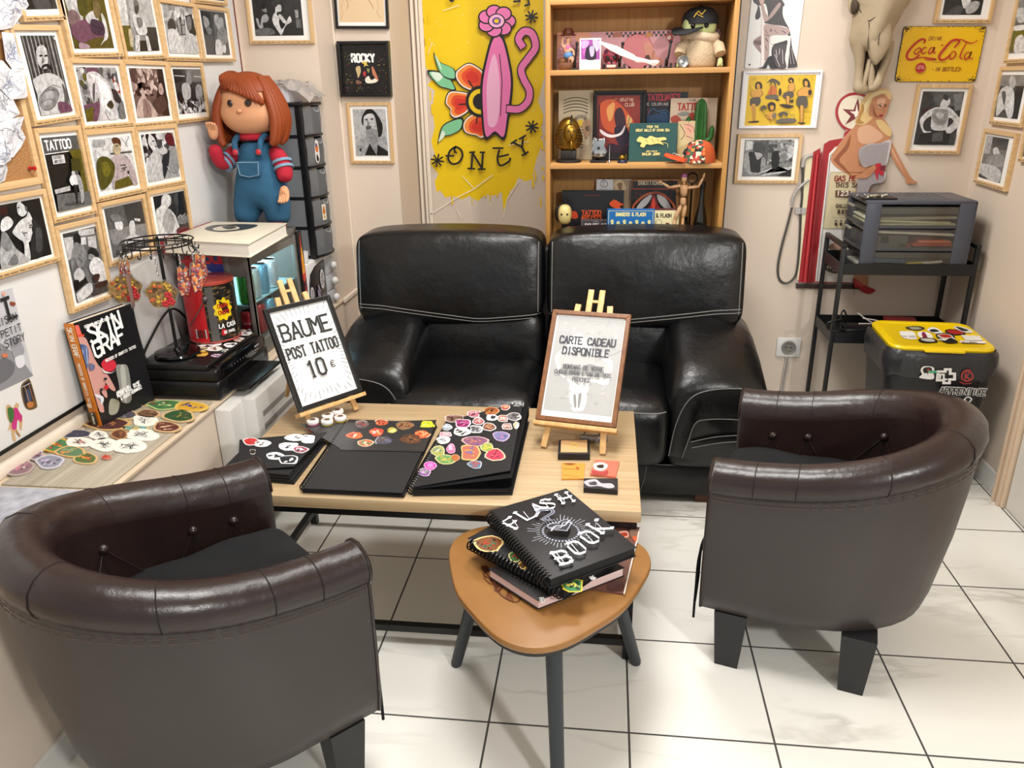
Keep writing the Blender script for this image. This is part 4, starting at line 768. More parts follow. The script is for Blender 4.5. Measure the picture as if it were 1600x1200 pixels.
FP('pine-framed photo of a tattooed back with hands on hips, below the yellow drinks sign', 1, YB-.016, [(1433, 131), (1519.5, 132.5), (1501.5, 241), (1416, 240.5)], [(235, 660), (535, 660), (470, 1045), (177, 1045)], vc,
   '5 300,660 540,660 520,770 330,760;7 460,680 530,670 520,790 470,800;3a1a20 235,790 300,770 280,860 220,900;~d 370,740 395,710 430,710 435,745 410,770 365,775;~3 385,690 410,680 425,720 395,720;~d 300,785 360,770 430,775 500,850 500,900 440,960 390,945 460,880 425,850 405,935 300,930 300,840 245,880 250,940 300,950 250,965 215,880 240,830;~9 310,800 360,785 420,800 410,880 360,900 310,870;~c 330,820 360,810 390,830 360,860;L1:5 320,830 350,880 400,870;L1:5 380,800 410,840;L1:7 310,900 400,905;L1:6 440,820 490,860;L1:6 250,850 290,810;2 240,960 400,940 440,1045 180,1045;5 310,960 385,950 375,1020 300,1020;4 430,970 480,940 470,1045 420,1045', bg='3')
# ---------------------------------------------------------------- right wall
FP('pine-framed photo at the top right edge, uppermost on the right wall', 3, WX1-.016, [(1592, -30), (1645, -42), (1614, 97), (1567, 99.5)], [(350, -60), (560, -80), (400, 318), (288, 325)], vq,
   '8 350,-60 560,-80 500,90 330,100;~c 345,60 390,50 390,130 350,130;~e 330,160 390,150 390,180 330,185;5a5a20 315,190 400,180 390,300 300,310;~d 340,230 385,215 390,310 330,315', bg='6')
FP('pine-framed photo of a pale coated figure, second down the right wall', 3, WX1-.016, [(1562, 105), (1614, 102), (1595, 200.5), (1544.5, 192.5)], [(250, 452), (400, 455), (350, 722), (203, 705)], vq,
   '8 250,455 400,455 390,520 245,520;1 340,520 400,520 350,720 310,720;~b 300,470 330,460 340,510 310,540;~d 240,560 290,520 330,560 320,700 290,710 270,660 220,700;~e 300,590 325,590 320,690 300,690;~5 255,560 280,560 270,640', bg='4')
FP('pine-framed photo of a reclining figure, lowest on the right wall by the corner', 3, WX1-.016, [(1536, 201.5), (1588, 208), (1569, 300.5), (1520.7, 284)], [(165, 820), (300, 840), (240, 1108), (110, 1070)], vq,
   'b 165,820 200,825 180,930 140,930;4 200,830 300,840 285,910 195,900;~d 200,905 225,890 240,930 215,950;~9 160,960 250,930 270,1000 200,1010;~c 120,990 200,1000 250,1040 240,1100 180,1090 120,1040;~2 115,1050 170,1080 120,1070', bg='7')
FP('pine-framed photo cut off by the right edge of the picture', 3, WX1-.016, [(1603, 188), (1645, 182), (1625, 258), (1588, 250)], [(400, 760), (520, 740), (460, 960), (365, 940)], vq, '~c 390,850 400,800 420,900', bg='5')
# ================================================================ WALL PAINTING BEHIND THE SOFA
vp = (600, 0, 3.53)
A = Art((0, Y3, 0), (1, 0, 0), (0, 0, 1))
INK = '1a1614'; PK = 'e878b4'; PL_ = 'f2b4d6'; GR = '7cc494'; OR = 'dd4a22'; YE = 'ecc80a'
A.trace(f'{YE} 205,-120 880,-120 878,300 885,420 850,560 880,640 860,740 870,800 840,880 815,990 780,1000 740,980 720,1030 690,1060 660,1170 650,1060 600,1080 560,1070 520,1110 470,1080 430,1100 380,1080 340,1090 310,1050 290,1060 280,1000 300,960 250,900 280,850 260,780 280,700 265,600 280,500 240,470 270,430 240,380 205,350 215,200', *vp)
r = random.Random(11)
for i in range(46):
	x, y = r.choice([(r.uniform(210, 300), r.uniform(0, 900)), (r.uniform(280, 860), r.uniform(930, 1090)), (r.uniform(840, 890), r.uniform(300, 1000))]); a = r.uniform(10, 60)
	A.trace(f'{YE} {x},{y} {x+8},{y-4} {x+10+r.uniform(-6,6)},{y+a} {x+3},{y+a+6}', *vp)
for i in range(120):
	x, y = r.uniform(215, 870), r.choice([r.uniform(0, 300), r.uniform(700, 1150), r.uniform(0, 1100)]); A.oval(*A.uv(600+x/3.53, y/3.53), r.uniform(.001, .004), r.uniform(.001, .003), r.choice(['f4ecd0', 'e2bc0a', 'f2d84a', 'efe6c8']), 6, k=3)
A.trace('L4:f1ead6 260,1180 400,1090 500,1040 600,965;L3:f1ead6 435,970 500,1040;L4:f1ead6 660,1200 680,1100 745,995;L3:f1ead6 400,1150 430,1200;L3:f1ead6 640,220 700,165;L3:f1ead6 690,800 800,780;L2.5:f1ead6 270,230 245,300;L2.5:f1ead6 330,60 420,30', *vp)
# leaves and flower
for lf, hi in ((f'240,390 330,400 380,450 400,500 350,490 300,470', '262,400 330,410 300,450'), ('275,285 310,340 390,380 400,440 340,430 300,380', '285,305 310,345 320,390'), ('300,795 320,700 380,660 440,650 430,710 370,745 320,755', '305,780 325,720 340,745')):
	A.trace(f'~{INK} '+lf, *vp); q = [tuple(map(float, k.split(','))) for k in lf.split()]; cx = sum(a for a, d in q)/len(q); cy = sum(d for a, d in q)/len(q)
	A.trace(f'~{GR} '+' '.join(f'{cx+(a-cx)*.88},{cy+(d-cy)*.86}' for a, d in q)+f';~d8ead8 {hi}', *vp)
for pet in ('400,400 430,370 470,350 510,365 550,400 560,470 500,500 440,480 405,440', '350,530 370,505 420,505 480,520 500,560 460,620 400,650 370,630 370,600 345,570', '440,690 460,650 520,620 580,640 575,720 545,760 510,745 480,740 450,725'):
	q = [tuple(map(float, k.split(','))) for k in pet.split()]; cx = sum(a for a, d in q)/len(q); cy = sum(d for a, d in q)/len(q)
	for f, c in ((1.06, INK), (.98, 'f4e6da'), (.88, 'ee8a3a'), (.72, OR), (.45, 'd0301e')): A.trace(f'~{c} '+' '.join(f'{cx+(a-cx)*f+(12 if f < .8 else 0)},{cy+(d-cy)*f+(3 if f < .8 else 0)}' for a, d in q), *vp)
A.trace(f'L6:{INK} 470,445 500,490;L6:{INK} 418,575 470,572;L6:{INK} 512,680 520,630', *vp)
for rr, c in ((78, INK), (62, YE), (40, INK)): A.oval(*A.uv(600+535/3.53, 560/3.53), rr/3.53*.0033, rr/3.53*.0033, c, 24)
# plain pink scrolling ribbon standing where the figure of the mural is
A.trace(f'~{INK} 560,770 540,640 535,470 560,330 600,200 660,200 700,340 715,470 695,640 668,770 615,740;~{PK} 568,752 552,640 548,475 572,335 608,215 652,215 688,345 702,470 682,640 662,752 615,722;~{PL_} 580,690 572,600 570,470 590,350 615,300 640,430 640,600 620,690;L4:{INK} 640,300 655,450 645,640', *vp)
for w_, c in ((.042, INK), (.030, PK)):
	A.curve([A.uv(600+x/3.53, y/3.53) for x, y in [(690, 600), (750, 600), (795, 560), (805, 500), (775, 440), (760, 380), (800, 320), (838, 260), (820, 190), (775, 175), (745, 215), (765, 255)]], w_, c, n=8)
for k in range(7):                                     # a plain round bloom
	a = 2*PI*k/7; cx, cy = 625+62*math.cos(a), 118+52*math.sin(a)
	A.trace(f'~{INK} '+' '.join(f'{cx+46*math.cos(q)},{cy+40*math.sin(q)}' for q in [2*PI*i/10 for i in range(10)])+f';~{PK} '+' '.join(f'{cx+38*math.cos(q)},{cy+32*math.sin(q)}' for q in [2*PI*i/10 for i in range(10)]), *vp)
for rr, c in ((48, INK), (41, PL_), (24, '6a4a9a'), (13, YE)): A.trace(f'~{c} '+' '.join(f'{625+rr*math.cos(q)},{118+rr*.86*math.sin(q)}' for q in [2*PI*i/12 for i in range(12)]), *vp)
# lettering and stars
def st(s, w_=.0105): A.trace(s, *vp)
for s in (f'L10:~{INK} 400,808 370,830 360,870 380,900 415,895 438,860 430,825 400,808 395,830 405,840;L9:{INK} 348,857 390,857', f'L10:{INK} 488,925 493,840 545,925 550,840;L9:{INK} 478,838 505,836;L9:{INK} 468,926 505,928;L9:{INK} 535,838 560,838;L9:{INK} 525,930 562,930', f'L10:~{INK} 640,825 630,870 645,910 690,890 700,870;L9:{INK} 605,815 660,815;L9:{INK} 640,862 690,850', f'L10:{INK} 720,785 765,810 785,850;L10:{INK} 765,810 770,755;L9:{INK} 705,790 735,770;L9:{INK} 750,765 785,745;L9:{INK} 765,855 798,835',
		  f'L9:{INK} 720,12 752,10 748,-40;L9:{INK} 780,35 805,28 790,-30', f'L9:~{INK} 360,-10 380,10 400,-10'):
	A.trace(s, *vp)
for cx, cy in ((302, 882), (820, 698), (818, 95)):
	for k in range(4):
		a = k*PI/4+.2; A.trace(f'L8:{INK} {cx-34*math.cos(a)},{cy-34*math.sin(a)} {cx+34*math.cos(a)},{cy+34*math.sin(a)}', *vp)
mu = A.build('wall_painting', PAINT); tag(mu, 'yellow mural of an orange flower and a pink bloom lettered ONEY behind the sofa', 'mural')
# ================================================================ BOOKCASE
BW = wood('bookcase_pine', 'b98a4c', 'a57538', 2, 5, .45, 16, .6); BWF = wood('bookcase_shelf_pine', 'c4945a', 'b07f45', 0, 5, .45, 16, .6)
KX0, KX1, KY0, KY1 = -.236, .458, 3.14, 3.37
t = thing('bookcase', 'open pine bookcase with shelves of souvenirs and tattoo books behind the sofa', 'bookcase', ((KX0+KX1)/2, (KY0+KY1)/2, 0))
for xa in (KX0, KX1-.018):
	b = B(); box(b, (xa, KY0, 0), (xa+.018, KY1, 2.05), .001); obj('side_panel', b, BW, t)
b = B(); box(b, (KX0+.018, KY1-.008, 0), (KX1-.018, KY1, 2.05)); obj('back_panel', b, BW, t)
for z in (.06, .44, .79, 1.133, 1.473, 1.713, 2.03):
	b = B(); box(b, (KX0+.018, KY0+.002, z-.019), (KX1-.018, KY1-.008, z), .001); obj('shelf', b, BWF, t)
b = B(); box(b, (KX1, KY0+.05, 0), (KX1+.012, KY1, 2.05)); solo('gap_shade_strip', b, BLACKM, 'narrow black strip standing in for the shaded gap beside the pine bookcase', 'board')  # dark strip paints the shadow gap at the bookcase's right side
S1, S2, S3 = 1.4736, 1.1336, .7906
sa = lambda y: (lambda X_, Y_: onY(y, 840+X_/5, Y_/5)); sb = lambda y: (lambda X_, Y_: onY(y, 840+X_/5, 200+Y_/5))
def upright(name, label, cat, quad, y, th, zb, spec, view, cov, lean=.0, group=None, fn=None, page=None, part='cover', m=None, spine=None):
	"""flat thing (book, card, panel) standing on a shelf and facing the room; quad in view pixels, TL TR BR BL"""
	ox, oy, sc = view; c, u, v, n, wd, ht = rectfit(1, y, [(ox+a/sc, oy+d/sc) for a, d in quad]); top = c.z+ht/2; ht = top-zb; c = V((c.x, y, zb+ht/2))
	t = thing(name, label, cat, (c.x, y+th/2, zb), 0, group); M = frame3((c.x, y, zb), (1, 0, 0), (0, 0, 1), (0, -1, 0))
	if page:
		b = B(); box(b, (-wd/2+.003, .003, -th+.002), (wd/2-.003, ht-.003, -.002), M=M); obj('pages', b, PAPER, t)
		b = B()
		box(b, (-wd/2, 0, -.002), (wd/2, ht, 0), .0006, M); box(b, (-wd/2, 0, -th), (wd/2, ht, -th+.002), .0006, M); box(b, (-wd/2, 0, -th), (-wd/2+.002, ht, 0), .0006, M); obj(part, b, m or mat('cover_'+cov, cov, .45), t)
	else:
		b = B(); box(b, (-wd/2, 0, -th), (wd/2, ht, 0), .0006, M); obj(part, b, m or mat('cover_'+cov, cov, .45), t)
	A = Art((c.x, y-.0002, zb+ht/2), (1, 0, 0), (0, 0, 1)); A.rect(-wd/2+.0008, -ht/2+.0008, wd/2-.0008, ht/2-.0008, cov)
	if fn: fn(A, wd, ht)
	if spec: A.trace(spec, ox, oy, sc)
	clip_art(A, -wd/2, -ht/2, wd/2, ht/2); A.build('print', VINYL, t); return t
va, vb = (840, 0, 5), (840, 200, 5)
def T(A, s, x, y, h, col, view=va, w_=None, wid=.6, gap=.2, center=True, **k):
	"""lettering whose middle of the base line is at a view pixel, h in view pixels"""
	p = A.uv(view[0]+x/view[2], view[1]+y/view[2]); q = A.uv(view[0]+x/view[2], view[1]+(y-h)/view[2]); H_ = q[1]-p[1]
	A.text(s, p[0], p[1], H_, col, (w_ or .17)*H_, wid, gap, center=center, **k)
# --- top shelf
def diner(A, wd, ht):
	for i in range(26):
		for j in range(2):
			A.rect(-wd/2+.19+i*.018+(j % 2)*.009, ht/2-.012-j*.009, -wd/2+.199+i*.018+(j % 2)*.009, ht/2-.003-j*.009, '4a4a4a', k=2)
			A.rect(-wd/2+.10+i*.02, -ht/2+.002+j*.009, -wd/2+.11+i*.02, -ht/2+.011+j*.009, '5a5656', k=2)
	for i in range(12): A.rect(-wd/2, -ht/2+.008+i*.016, -wd/2+.09, -ht/2+.010+i*.016, 'b86a80', k=2)
	A.oval(.0, -.005, .062, .066, 'c8707c', 28); A.oval(.0, -.005, .058, .062, 'd8868c', 28)
	A.trace('~e8a884 130,260 190,260 190,300 160,390 130,420;~e8a884 200,270 260,260 270,330 240,300;~e8a884 280,270 330,250 410,260 405,330 360,300 330,340;~b0705a 590,260 650,255 660,285 600,290;~c88a50 850,260 890,255 890,285 850,288;~d89a86 830,350 880,330 920,420 980,480 930,520 860,470;~5a3a34 840,440 870,430 880,470 850,480;~b0605a 1000,280 1040,255 1060,300 1030,330;~f0dcd6 1010,290 1035,275 1040,300 1020,310', *va)
upright('diner_panel', 'wide pink retro diner picture panel leaning at the back of the upper shelf', 'picture', [(152, 242), (1425, 240), (1420, 530), (152, 540)], 3.335, .006, S1, '', va, 'd9a2aa', fn=diner, part='panel')
p = sa(3.24)
t = thing('seated_figurine', 'small painted figurine of a seated woman in a brown hat, leftmost on the upper shelf', 'figurine', (p(240, 0).x, 3.24, S1))
c = V((p(238, 0).x, 3.24, S1)); sk = mat('figurine_skin', 'd9a889', .4)
b = B(); box(b, (c.x-.035, 3.21, S1), (c.x+.025, 3.265, S1+.028), .008); ball(b, c+V((-.02, -.005, .03)), (.018, .018, .016)); obj('base', b, mat('figurine_base', '7a4a24', .6, var=(60, '4a2a14', .4)), t)
skinned('body', [[(c+V((0, 0, .045)), .014), (c+V((0, 0, .075)), .013), (c+V((.002, 0, .098)), .006), (c+V((.003, -.002, .118)), .017)], [(c+V((0, 0, .045)), .014), (c+V((.02, -.012, .042)), .009), (c+V((.024, -.015, .008)), .005)], [(c+V((0, 0, .075)), .013), (c+V((-.022, -.006, .09)), .005), (c+V((-.016, -.008, .12)), .004)], [(c+V((0, 0, .075)), .013), (c+V((.022, -.01, .07)), .005), (c+V((.026, -.014, .05)), .004)]], sk, t, 1)
b = B(); ball(b, c+V((0, 0, .078)), (.017, .014, .015)); obj('top', b, mat('figurine_pink', 'c86a9a', .5), t)
b = B(); ball(b, c+V((.004, -.003, .052)), (.02, .017, .014)); obj('shorts', b, mat('figurine_blue', '5a8ac0', .5), t)
b = B(); lathe(b, [(.001, .149), (.014, .147), (.02, .136), (.021, .128), (.03, .124), (.03, .122), (.001, .121)], c+V((.002, 0, 0))); obj('hat', b, mat('figurine_hat', '5a2a16', .5), t)
upright('photo_card', 'instant photo card with a purple picture, between two black hooks on the upper shelf', 'photo', [(328, 298), (495, 298), (495, 540), (328, 540)], 3.2, .003, S1, '9a4a9a 340,310 485,310 485,465 340,465;~d8a0d8 345,320 400,320 390,360 350,380;~e0b8e0 430,315 480,320 480,380 450,400;~c060b0 350,400 380,380 370,440;~2a1a30 380,380 420,355 450,380 455,460 375,460;~b0a8c0 405,370 440,365 440,430 415,440;L1:d8d0c8 390,500 440,490;L1:d8d0c8 400,530 410,500', va, 'eeece8', part='card')
for i, (x0, x1) in enumerate(((312, 292), (664, 638), (1034, 1000))):
	a, e = p(x0, 345 if i < 2 else 330), p(x1, 535); a.y = e.y = 3.19; b = B(); tube(b, smooth_pts([V((e.x, 3.205, S1+.004)), V((e.x, 3.19, S1+.02)), V((e.x+(a.x-e.x)*.5, 3.185, (a.z+S1)/2)), a], 5), .004, 8); ball(b, a, .0065, 12); box(b, (e.x-.012, 3.185, S1), (e.x+.012, 3.225, S1+.006), .002)
	ball(b, (e.x, 3.2, S1+.02), (.007, .007, .018), 10); solo('hook_stand', b, BLACKM, ('short black hook stand beside the seated figurine', 'short black hook stand behind the middle of the white knife', 'short black hook stand at the handle end of the white knife')[i], 'stand', 'hook stands on the upper shelf')
t = thing('toy_knife', 'white painted knife propped across black hooks on the upper shelf', 'knife', (p(700, 0).x, 3.175, S1))
def flat(pts, y, th, z=None): return [(q.x, q.z) for q in (sa(y)(*k) for k in pts)]
MY = lambda y: Matrix(((1, 0, 0, 0), (0, 0, -1, y), (0, 1, 0, 0), (0, 0, 0, 1)))
b = B(); prism(b, flat([(470, 318), (520, 330), (620, 360), (690, 395), (762, 432), (760, 472), (740, 470), (640, 432), (560, 390), (500, 350)], 3.175, 0), .006, MY(3.178), .0015); obj('blade', b, mat('knife_white', 'e9dedb', .35), t)
b = B(); prism(b, flat([(762, 440), (820, 455), (880, 470), (935, 468), (955, 480), (940, 500), (905, 520), (880, 505), (830, 490), (775, 490), (750, 475)], 3.175, 0), .012, MY(3.181), .003); obj('handle', b, mat('knife_bone', 'dccfcf', .5, var=(60, 'b8a8a8', .3)), t)
t = thing('painted_skull', 'little dark skull painted with coloured patterns, between the hooks on the upper shelf', 'skull', (p(575, 0).x, 3.22, S1)); c = p(575, 500); c.y = 3.22; c.z = S1
def mini_skull(t, c, s, m):
	b = B(); ball(b, c+V((0, .006*s, .05*s)), (.034*s, .042*s, .036*s), 18); box(b, c+V((-.019*s, -.03*s, .0)), c+V((.019*s, .012*s, .03*s)), .007*s); obj('cranium', b, m, t)
	for sx in (-1, 1): b = B(); ball(b, c+V((sx*.014*s, -.029*s, .042*s)), (.009*s, .007*s, .009*s), 10); obj('eye_socket', b, BLACKM, t)
	b = B(); ball(b, c+V((0, -.034*s, .027*s)), (.004*s, .005*s, .006*s), 8); obj('nose_cavity', b, BLACKM, t)
	b = B()
	for k in range(6): box(b, c+V(((-.015+k*.006)*s-.0025*s, -.032*s, .006*s)), c+V(((-.015+k*.006)*s+.0025*s, -.027*s, .016*s)), .001*s)
	obj('teeth', b, mat('skull_teeth', 'd8d0c0', .4), t)
mini_skull(t, c, .95, mat('skull_paint', '2a2438', .35, var=(75, 'a83a4a', .12)))
t = thing('medal', 'round silver medal standing on edge in front of the robed plush toy', 'medal', (p(1150, 0).x, 3.17, S1)); b = B(); rr = .0215; lathe(b, [(.001, -.002), (rr-.001, -.002), (rr, 0), (rr-.001, .002), (rr-.002, .0022), (rr-.003, .0014), (.001, .0014)], M=RT((p(1152, 0).x, 3.17, S1+rr), rx=PI/2-.1), seg=36); obj('disc', b, mat('dull_silver', '8a8a88', .35, .9), t)
A = Art((p(1152, 0).x, 3.1665, S1+rr), (1, 0, 0), (0, 0, 1)); A.text('3', -.004, -.007, .014, '3a3a3a', .002); 
for k in range(28): a = k*2*PI/28; A.oval(.0165*math.cos(a), .0165*math.sin(a), .001, .001, '3a3a3a', 6, k=2)
A.build('relief', VINYL, t)
# plush toy in a robe and cap
c = p(1252, 500); c.y = 3.235; c.z = S1; pl = mat('plush_skin', 'a9b07a', .9, bump=(180, .3, .001)); rb = mat('robe_fleece', 'b59f82', .95, bump=(160, .7, .004), bump2=(20, .5, .006)); gl = mat('robe_wool', 'c2ad93', 1, bump=(220, 1, .004))
t = thing('plush_toy', 'plush toy in a beige robe and black baseball cap, right end of the upper shelf', 'plush toy', c)
b = B(); lathe(b, [(.001, 0), (.06, 0), (.066, .012), (.064, .05), (.058, .085), (.046, .105), (.001, .108)], c); obj('robe', b, rb, t, smooth=80)
b = B(); t2 = [V((.056*math.cos(a), .045*math.sin(a), .106+.006*math.sin(2*a))) + c for a in [k*2*PI/24 for k in range(24)]]; tube(b, t2, .017, 12, True); obj('collar', b, gl, t, smooth=80)
for sx in (-1, 1):
	b = B(); tube(b, [c+V((sx*.045, -.01, .085)), c+V((sx*.068, -.03, .07)), c+V((sx*.074, -.045, .045))], [.02, .022, .021], 12); obj('sleeve', b, rb, t, smooth=80)
	hb = c+V((sx*.074, -.05, .035)); skinned('hand', [[(hb, .011), (hb+V((0, -.003, -.014)), .01)]] + [[(hb+V((0, -.003, -.014)), .01), (hb+V((dx, -.004, -.034)), .0045)] for dx in (-.009, 0, .009)], pl, t, 1)
b = B(); sbox(b, c+V((-.005, 0, .145)), (.062, .052, .042), 3, 10); obj('head', b, pl, t, smooth=80)
for sx in (-1, 1):
	b = B(); ball(b, c+V((-.008+sx*.024, -.05, .142)), .009, 12); obj('eye', b, mat('black_gloss', '070707', .12), t)
b = B(); ball(b, c+V((-.006, -.052, .128)), (.008, .006, .005), 10); obj('nose', b, pl, t)
cm = mat('cap_black', '15161a', .75, bump=(300, .4, .001)); cp = c+V((-.002, .002, .148)); k_ = obj('cap', (lambda b: lathe(b, [(.066, 0), (.067, .018), (.06, .039), (.04, .055), (.015, .061), (.001, .062)], cp))(B()), cm, t, smooth=70)
b = B(); pts = [(.06*math.cos(a), .02-.085*math.sin(a)*(1 if 0 < a < PI else .2)) for a in [PI*k/14 for k in range(15)]]; prism(b, [(x-.02, y-.05) for x, y in pts], .004, RT(cp+V((-.01, -.004, .0)), ry=0, rx=.35, rz=-.5), .001); obj('brim', b, cm, k_)
b = B(); ball(b, cp+V((0, 0, .061)), .006, 8); obj('top_button', b, cm, k_)
A = Art(cp+V((-.01, -.0665, .03)), (1, 0, 0), (0, .35, .94)); A.line([(-.02, -.008), (-.005, .012), (.008, .0), (.02, .015)], .003, 'c8a23a'); A.line([(-.015, .004), (.012, -.01)], .002, 'c8a23a'); A.build('embroidery', CLOTHPRINT, k_)
# --- middle shelf
def suncover(A, wd, ht):
	for i in range(5): A.curve([(-wd*.35+wd*.7*k/8, ht*.40-i*.012-.9*(-wd*.35+wd*.7*k/8)**2*10*.5) for k in range(9)], .003, '3a3228')
	for k in range(15): a = PI*k/14; A.line([(.02+.02*math.cos(a), .01+.02*math.sin(a)), (.02+.032*math.cos(a), .01+.032*math.sin(a))], .002, '3a3228')
	A.oval(.02, .01, .015, .013, 'd8b83a', 14); A.trace('~b08a6a 350,960 400,930 415,1020 380,1080 360,1040;~6a5244 370,1000 400,980 400,1030', *va)
upright('tattoo_book', 'beige tattoo book with a rayed sun on its cover, behind the gold bust', 'book', [(162, 706), (432, 706), (430, 1240), (162, 1240)], 3.31, .02, S2, '', va, 'c2b193', fn=suncover, page=1)
t = thing('pharaoh_bust', 'gold pharaoh head bust on a dark plinth, leftmost on the middle shelf', 'bust', (sa(3.22)(250, 0).x, 3.22, S2)); c = sa(3.22)(255, 0); c.y = 3.22; c.z = S2
gold = mat('old_gold', 'a98432', .32, .85, var=(30, '6a4c18', .3)); dk = mat('plinth_dark', '1f1814', .5)
b = B(); lathe(b, [(.001, 0), (.05, 0), (.05, .006), (.042, .01), (.001, .01)], c); box(b, c+V((-.03, -.02, .01)), c+V((.03, .02, .045)), .004); obj('plinth', b, dk, t)
rows = []; Mr = RT((0, 0, 0), rz=.25)
for z, hw, dp in ((.04, .022, .012), (.055, .045, .018), (.075, .056, .022), (.095, .057, .026), (.115, .05, .032), (.135, .042, .036), (.152, .034, .034), (.165, .02, .024), (.17, .004, .006)):
	rows.append([c+Mr@V((hw*math.cos(a), -dp*math.sin(a)*(1 if math.sin(a) > 0 else .7)+.008, z)) for a in [2*PI*k/28 for k in range(28)]])
b = B(); loft(b, rows); bmesh.ops.recalc_face_normals(b, faces=b.faces[:]); obj('headdress', b, gold, t, smooth=70)
b = B(); sbox(b, (0, -.028, .112), (.026, .02, .034), 2.6, 10); ball(b, (0, -.049, .108), (.0045, .007, .012), 8); box(b, (-.004, -.05, .05), (.004, -.04, .082), .002); b.transform(Matrix.Translation(c) @ Mr); obj('face', b, gold, t, smooth=70)
for sx in (-1, 1):
	b = B(); ball(b, (sx*.011, -.0465, .12), (.006, .003, .0025), 8); b.transform(Matrix.Translation(c) @ Mr); obj('eye', b, dk, t)
b = B()
for k in range(7):
	z = .058+k*.011
	for sx in (-1, 1): tube(b, [(sx*.028, -.022, z), (sx*.055, -.008, z-.004)], .0014, 5)
tube(b, [(0, -.03, .16), (0, -.046, .152), (0, -.043, .166), (0, -.05, .176)], [.004, .004, .003, .004], 8); b.transform(Matrix.Translation(c) @ Mr); obj('stripes', b, dk, t)
def club(A, wd, ht):
	bars_ = 0
	A.trace('8a2f26 465,745 800,745 800,1180 465,1180;~c8552f 500,800 600,780 720,900 760,1000 640,1050 520,1000 490,880;~e0a05a 540,850 600,800 590,900 560,950;~e0b070 700,900 740,940 700,1000;~3a1f2a 610,860 650,840 680,900 690,1000 670,1030 620,1000 600,920;~2a1a30 600,1000 690,990 720,1100 640,1140;~6a2a22 470,1060 560,1100 540,1180 470,1180;~2a1626 560,1120 680,1140 800,1080 800,1190 560,1190;L2:d89a4a 590,850 580,790 620,770;L2:3a1620 700,990 720,910', *va)
	A.trace('~f2e8e8 490,1010 560,1050 640,1040 680,980 680,1010 650,1055 570,1075 500,1045', *va)
	A.text('HELLFIRE', *A.uv(840+645/5, 788/5), .0105, 'e0b8a0', .0018, .5, .14, arc=lambda s: -.012*(s-.4)**2); A.text('CLUB', *A.uv(840+684/5, 830/5), .0115, 'e0b8a0', .002, .6, .2)
t = upright('framed_poster', 'black framed red poster with a fiery figure standing on the middle shelf', 'poster', [(437, 707), (843, 707), (838, 1235), (437, 1235)], 3.285, .014, S2, '', va, '161616', fn=club, part='backing', m=BLACKM)
c_, u_, v_, n_, w2, h2 = rectfit(1, 3.27, [(840+437/5, 707/5), (840+843/5, 707/5), (840+838/5, 1235/5), (840+437/5, 1235/5)]); h2 = c_.z+h2/2-S2
bars(t, frame3((c_.x, 3.284, S2+h2/2), (1, 0, 0), (0, 0, 1), (0, -1, 0)), w2*1.0, h2, .012, .014, BLACKM)
def tatou(A, wd, ht):
	T(A, 'TATOUAGES', 985, 785, 48, 'b8323a', va, .22, .5, .12); T(A, 'DE COLORIAGE', 935, 823, 20, 'c8b8b0', va, .16)
	A.trace('L2.5:~2a6a9a 850,950 870,880 900,850 940,870 1000,860 1040,900;L2.5:~2a6a9a 900,940 930,890 960,940;L2:~3a7ab0 960,880 1000,880 1010,930;~1a3a5a 880,900 1020,890 1030,960 860,960;L2:~a83240 845,860 870,850 860,900', *va)
upright('colouring_book', 'black book headed TATOUAGES with a blue drawing, behind the green book', 'book', [(842, 720), (1162, 720), (1160, 1235), (842, 1235)], 3.32, .012, S2, '', va, '14161c', fn=tatou, page=1)
def tatt(A, wd, ht):
	T(A, 'TATTOO', 1190, 858, 50, 'a83a2a', va, .24, .55, .14, serif=.12); T(A, 'FLASH', 1210, 790, 13, '5a4a3a', va)
	A.trace('~b04a3a 1040,920 1090,900 1130,960 1060,965;~8a8a80 1090,890 1150,870 1200,890 1130,905;~b8483a 1180,890 1220,880 1230,930 1190,930', *va)
upright('tattoo_book', 'cream book titled TATTOO with red flowers, behind the cactus', 'book', [(1028, 766), (1392, 764), (1392, 1235), (1028, 1235)], 3.3, .014, S2, '', va, 'cfb9a0', fn=tatt, page=1)
def china(A, wd, ht):
	T(A, 'FROM THE', 900, 998, 16, 'e8d48a', va, .22, .55, .2); T(A, 'GREAT WALLS OF CHINA SEA', 898, 1026, 18, 'e8d48a', va, .22, .5, .13); T(A, 'JERRY FLASH BY', 890, 1186, 10, 'e8d48a', va, .2, .5, .15); T(A, 'SAILOR JERRY', 885, 1211, 17, 'e8d48a', va, .24, .55, .16)
	A.trace('~e6cf7c 775,1090 800,1065 850,1080 880,1060 930,1075 990,1070 1005,1090 960,1100 985,1130 940,1120 880,1130 850,1125 830,1150 800,1140 810,1115 780,1105;L1.6:~e6cf7c 960,1110 1010,1120 1015,1150;L1.2:1f4a4a 840,1090 860,1110;L1.2:1f4a4a 890,1080 905,1110;L1.2:1f4a4a 930,1085 950,1105', *va)
upright('cloth_bound_book', 'dark green book with gold tiger and title, standing front on the middle shelf', 'book', [(716, 962), (1092, 962), (1084, 1243), (712, 1243)], 3.215, .018, S2, '', va, '264f4c', fn=china, page=1)
upright('flash_card', 'cream card with a peony drawing, between the green book and the floral cap', 'card', [(1092, 945), (1290, 945), (1290, 1235), (1092, 1235)], 3.25, .002, S2, '~d8b890 1130,960 1200,950 1250,1000 1220,1080 1160,1090 1130,1040;~e2a890 1150,980 1200,970 1220,1020 1180,1050;L2:~2a2420 1110,970 1150,1040 1120,1090;L1.4:~3a302a 1150,970 1210,990 1230,1050;L1.4:~3a302a 1160,1060 1210,1080;L1.2:~3a302a 1170,1000 1200,1030', va, 'd3c592', part='card')
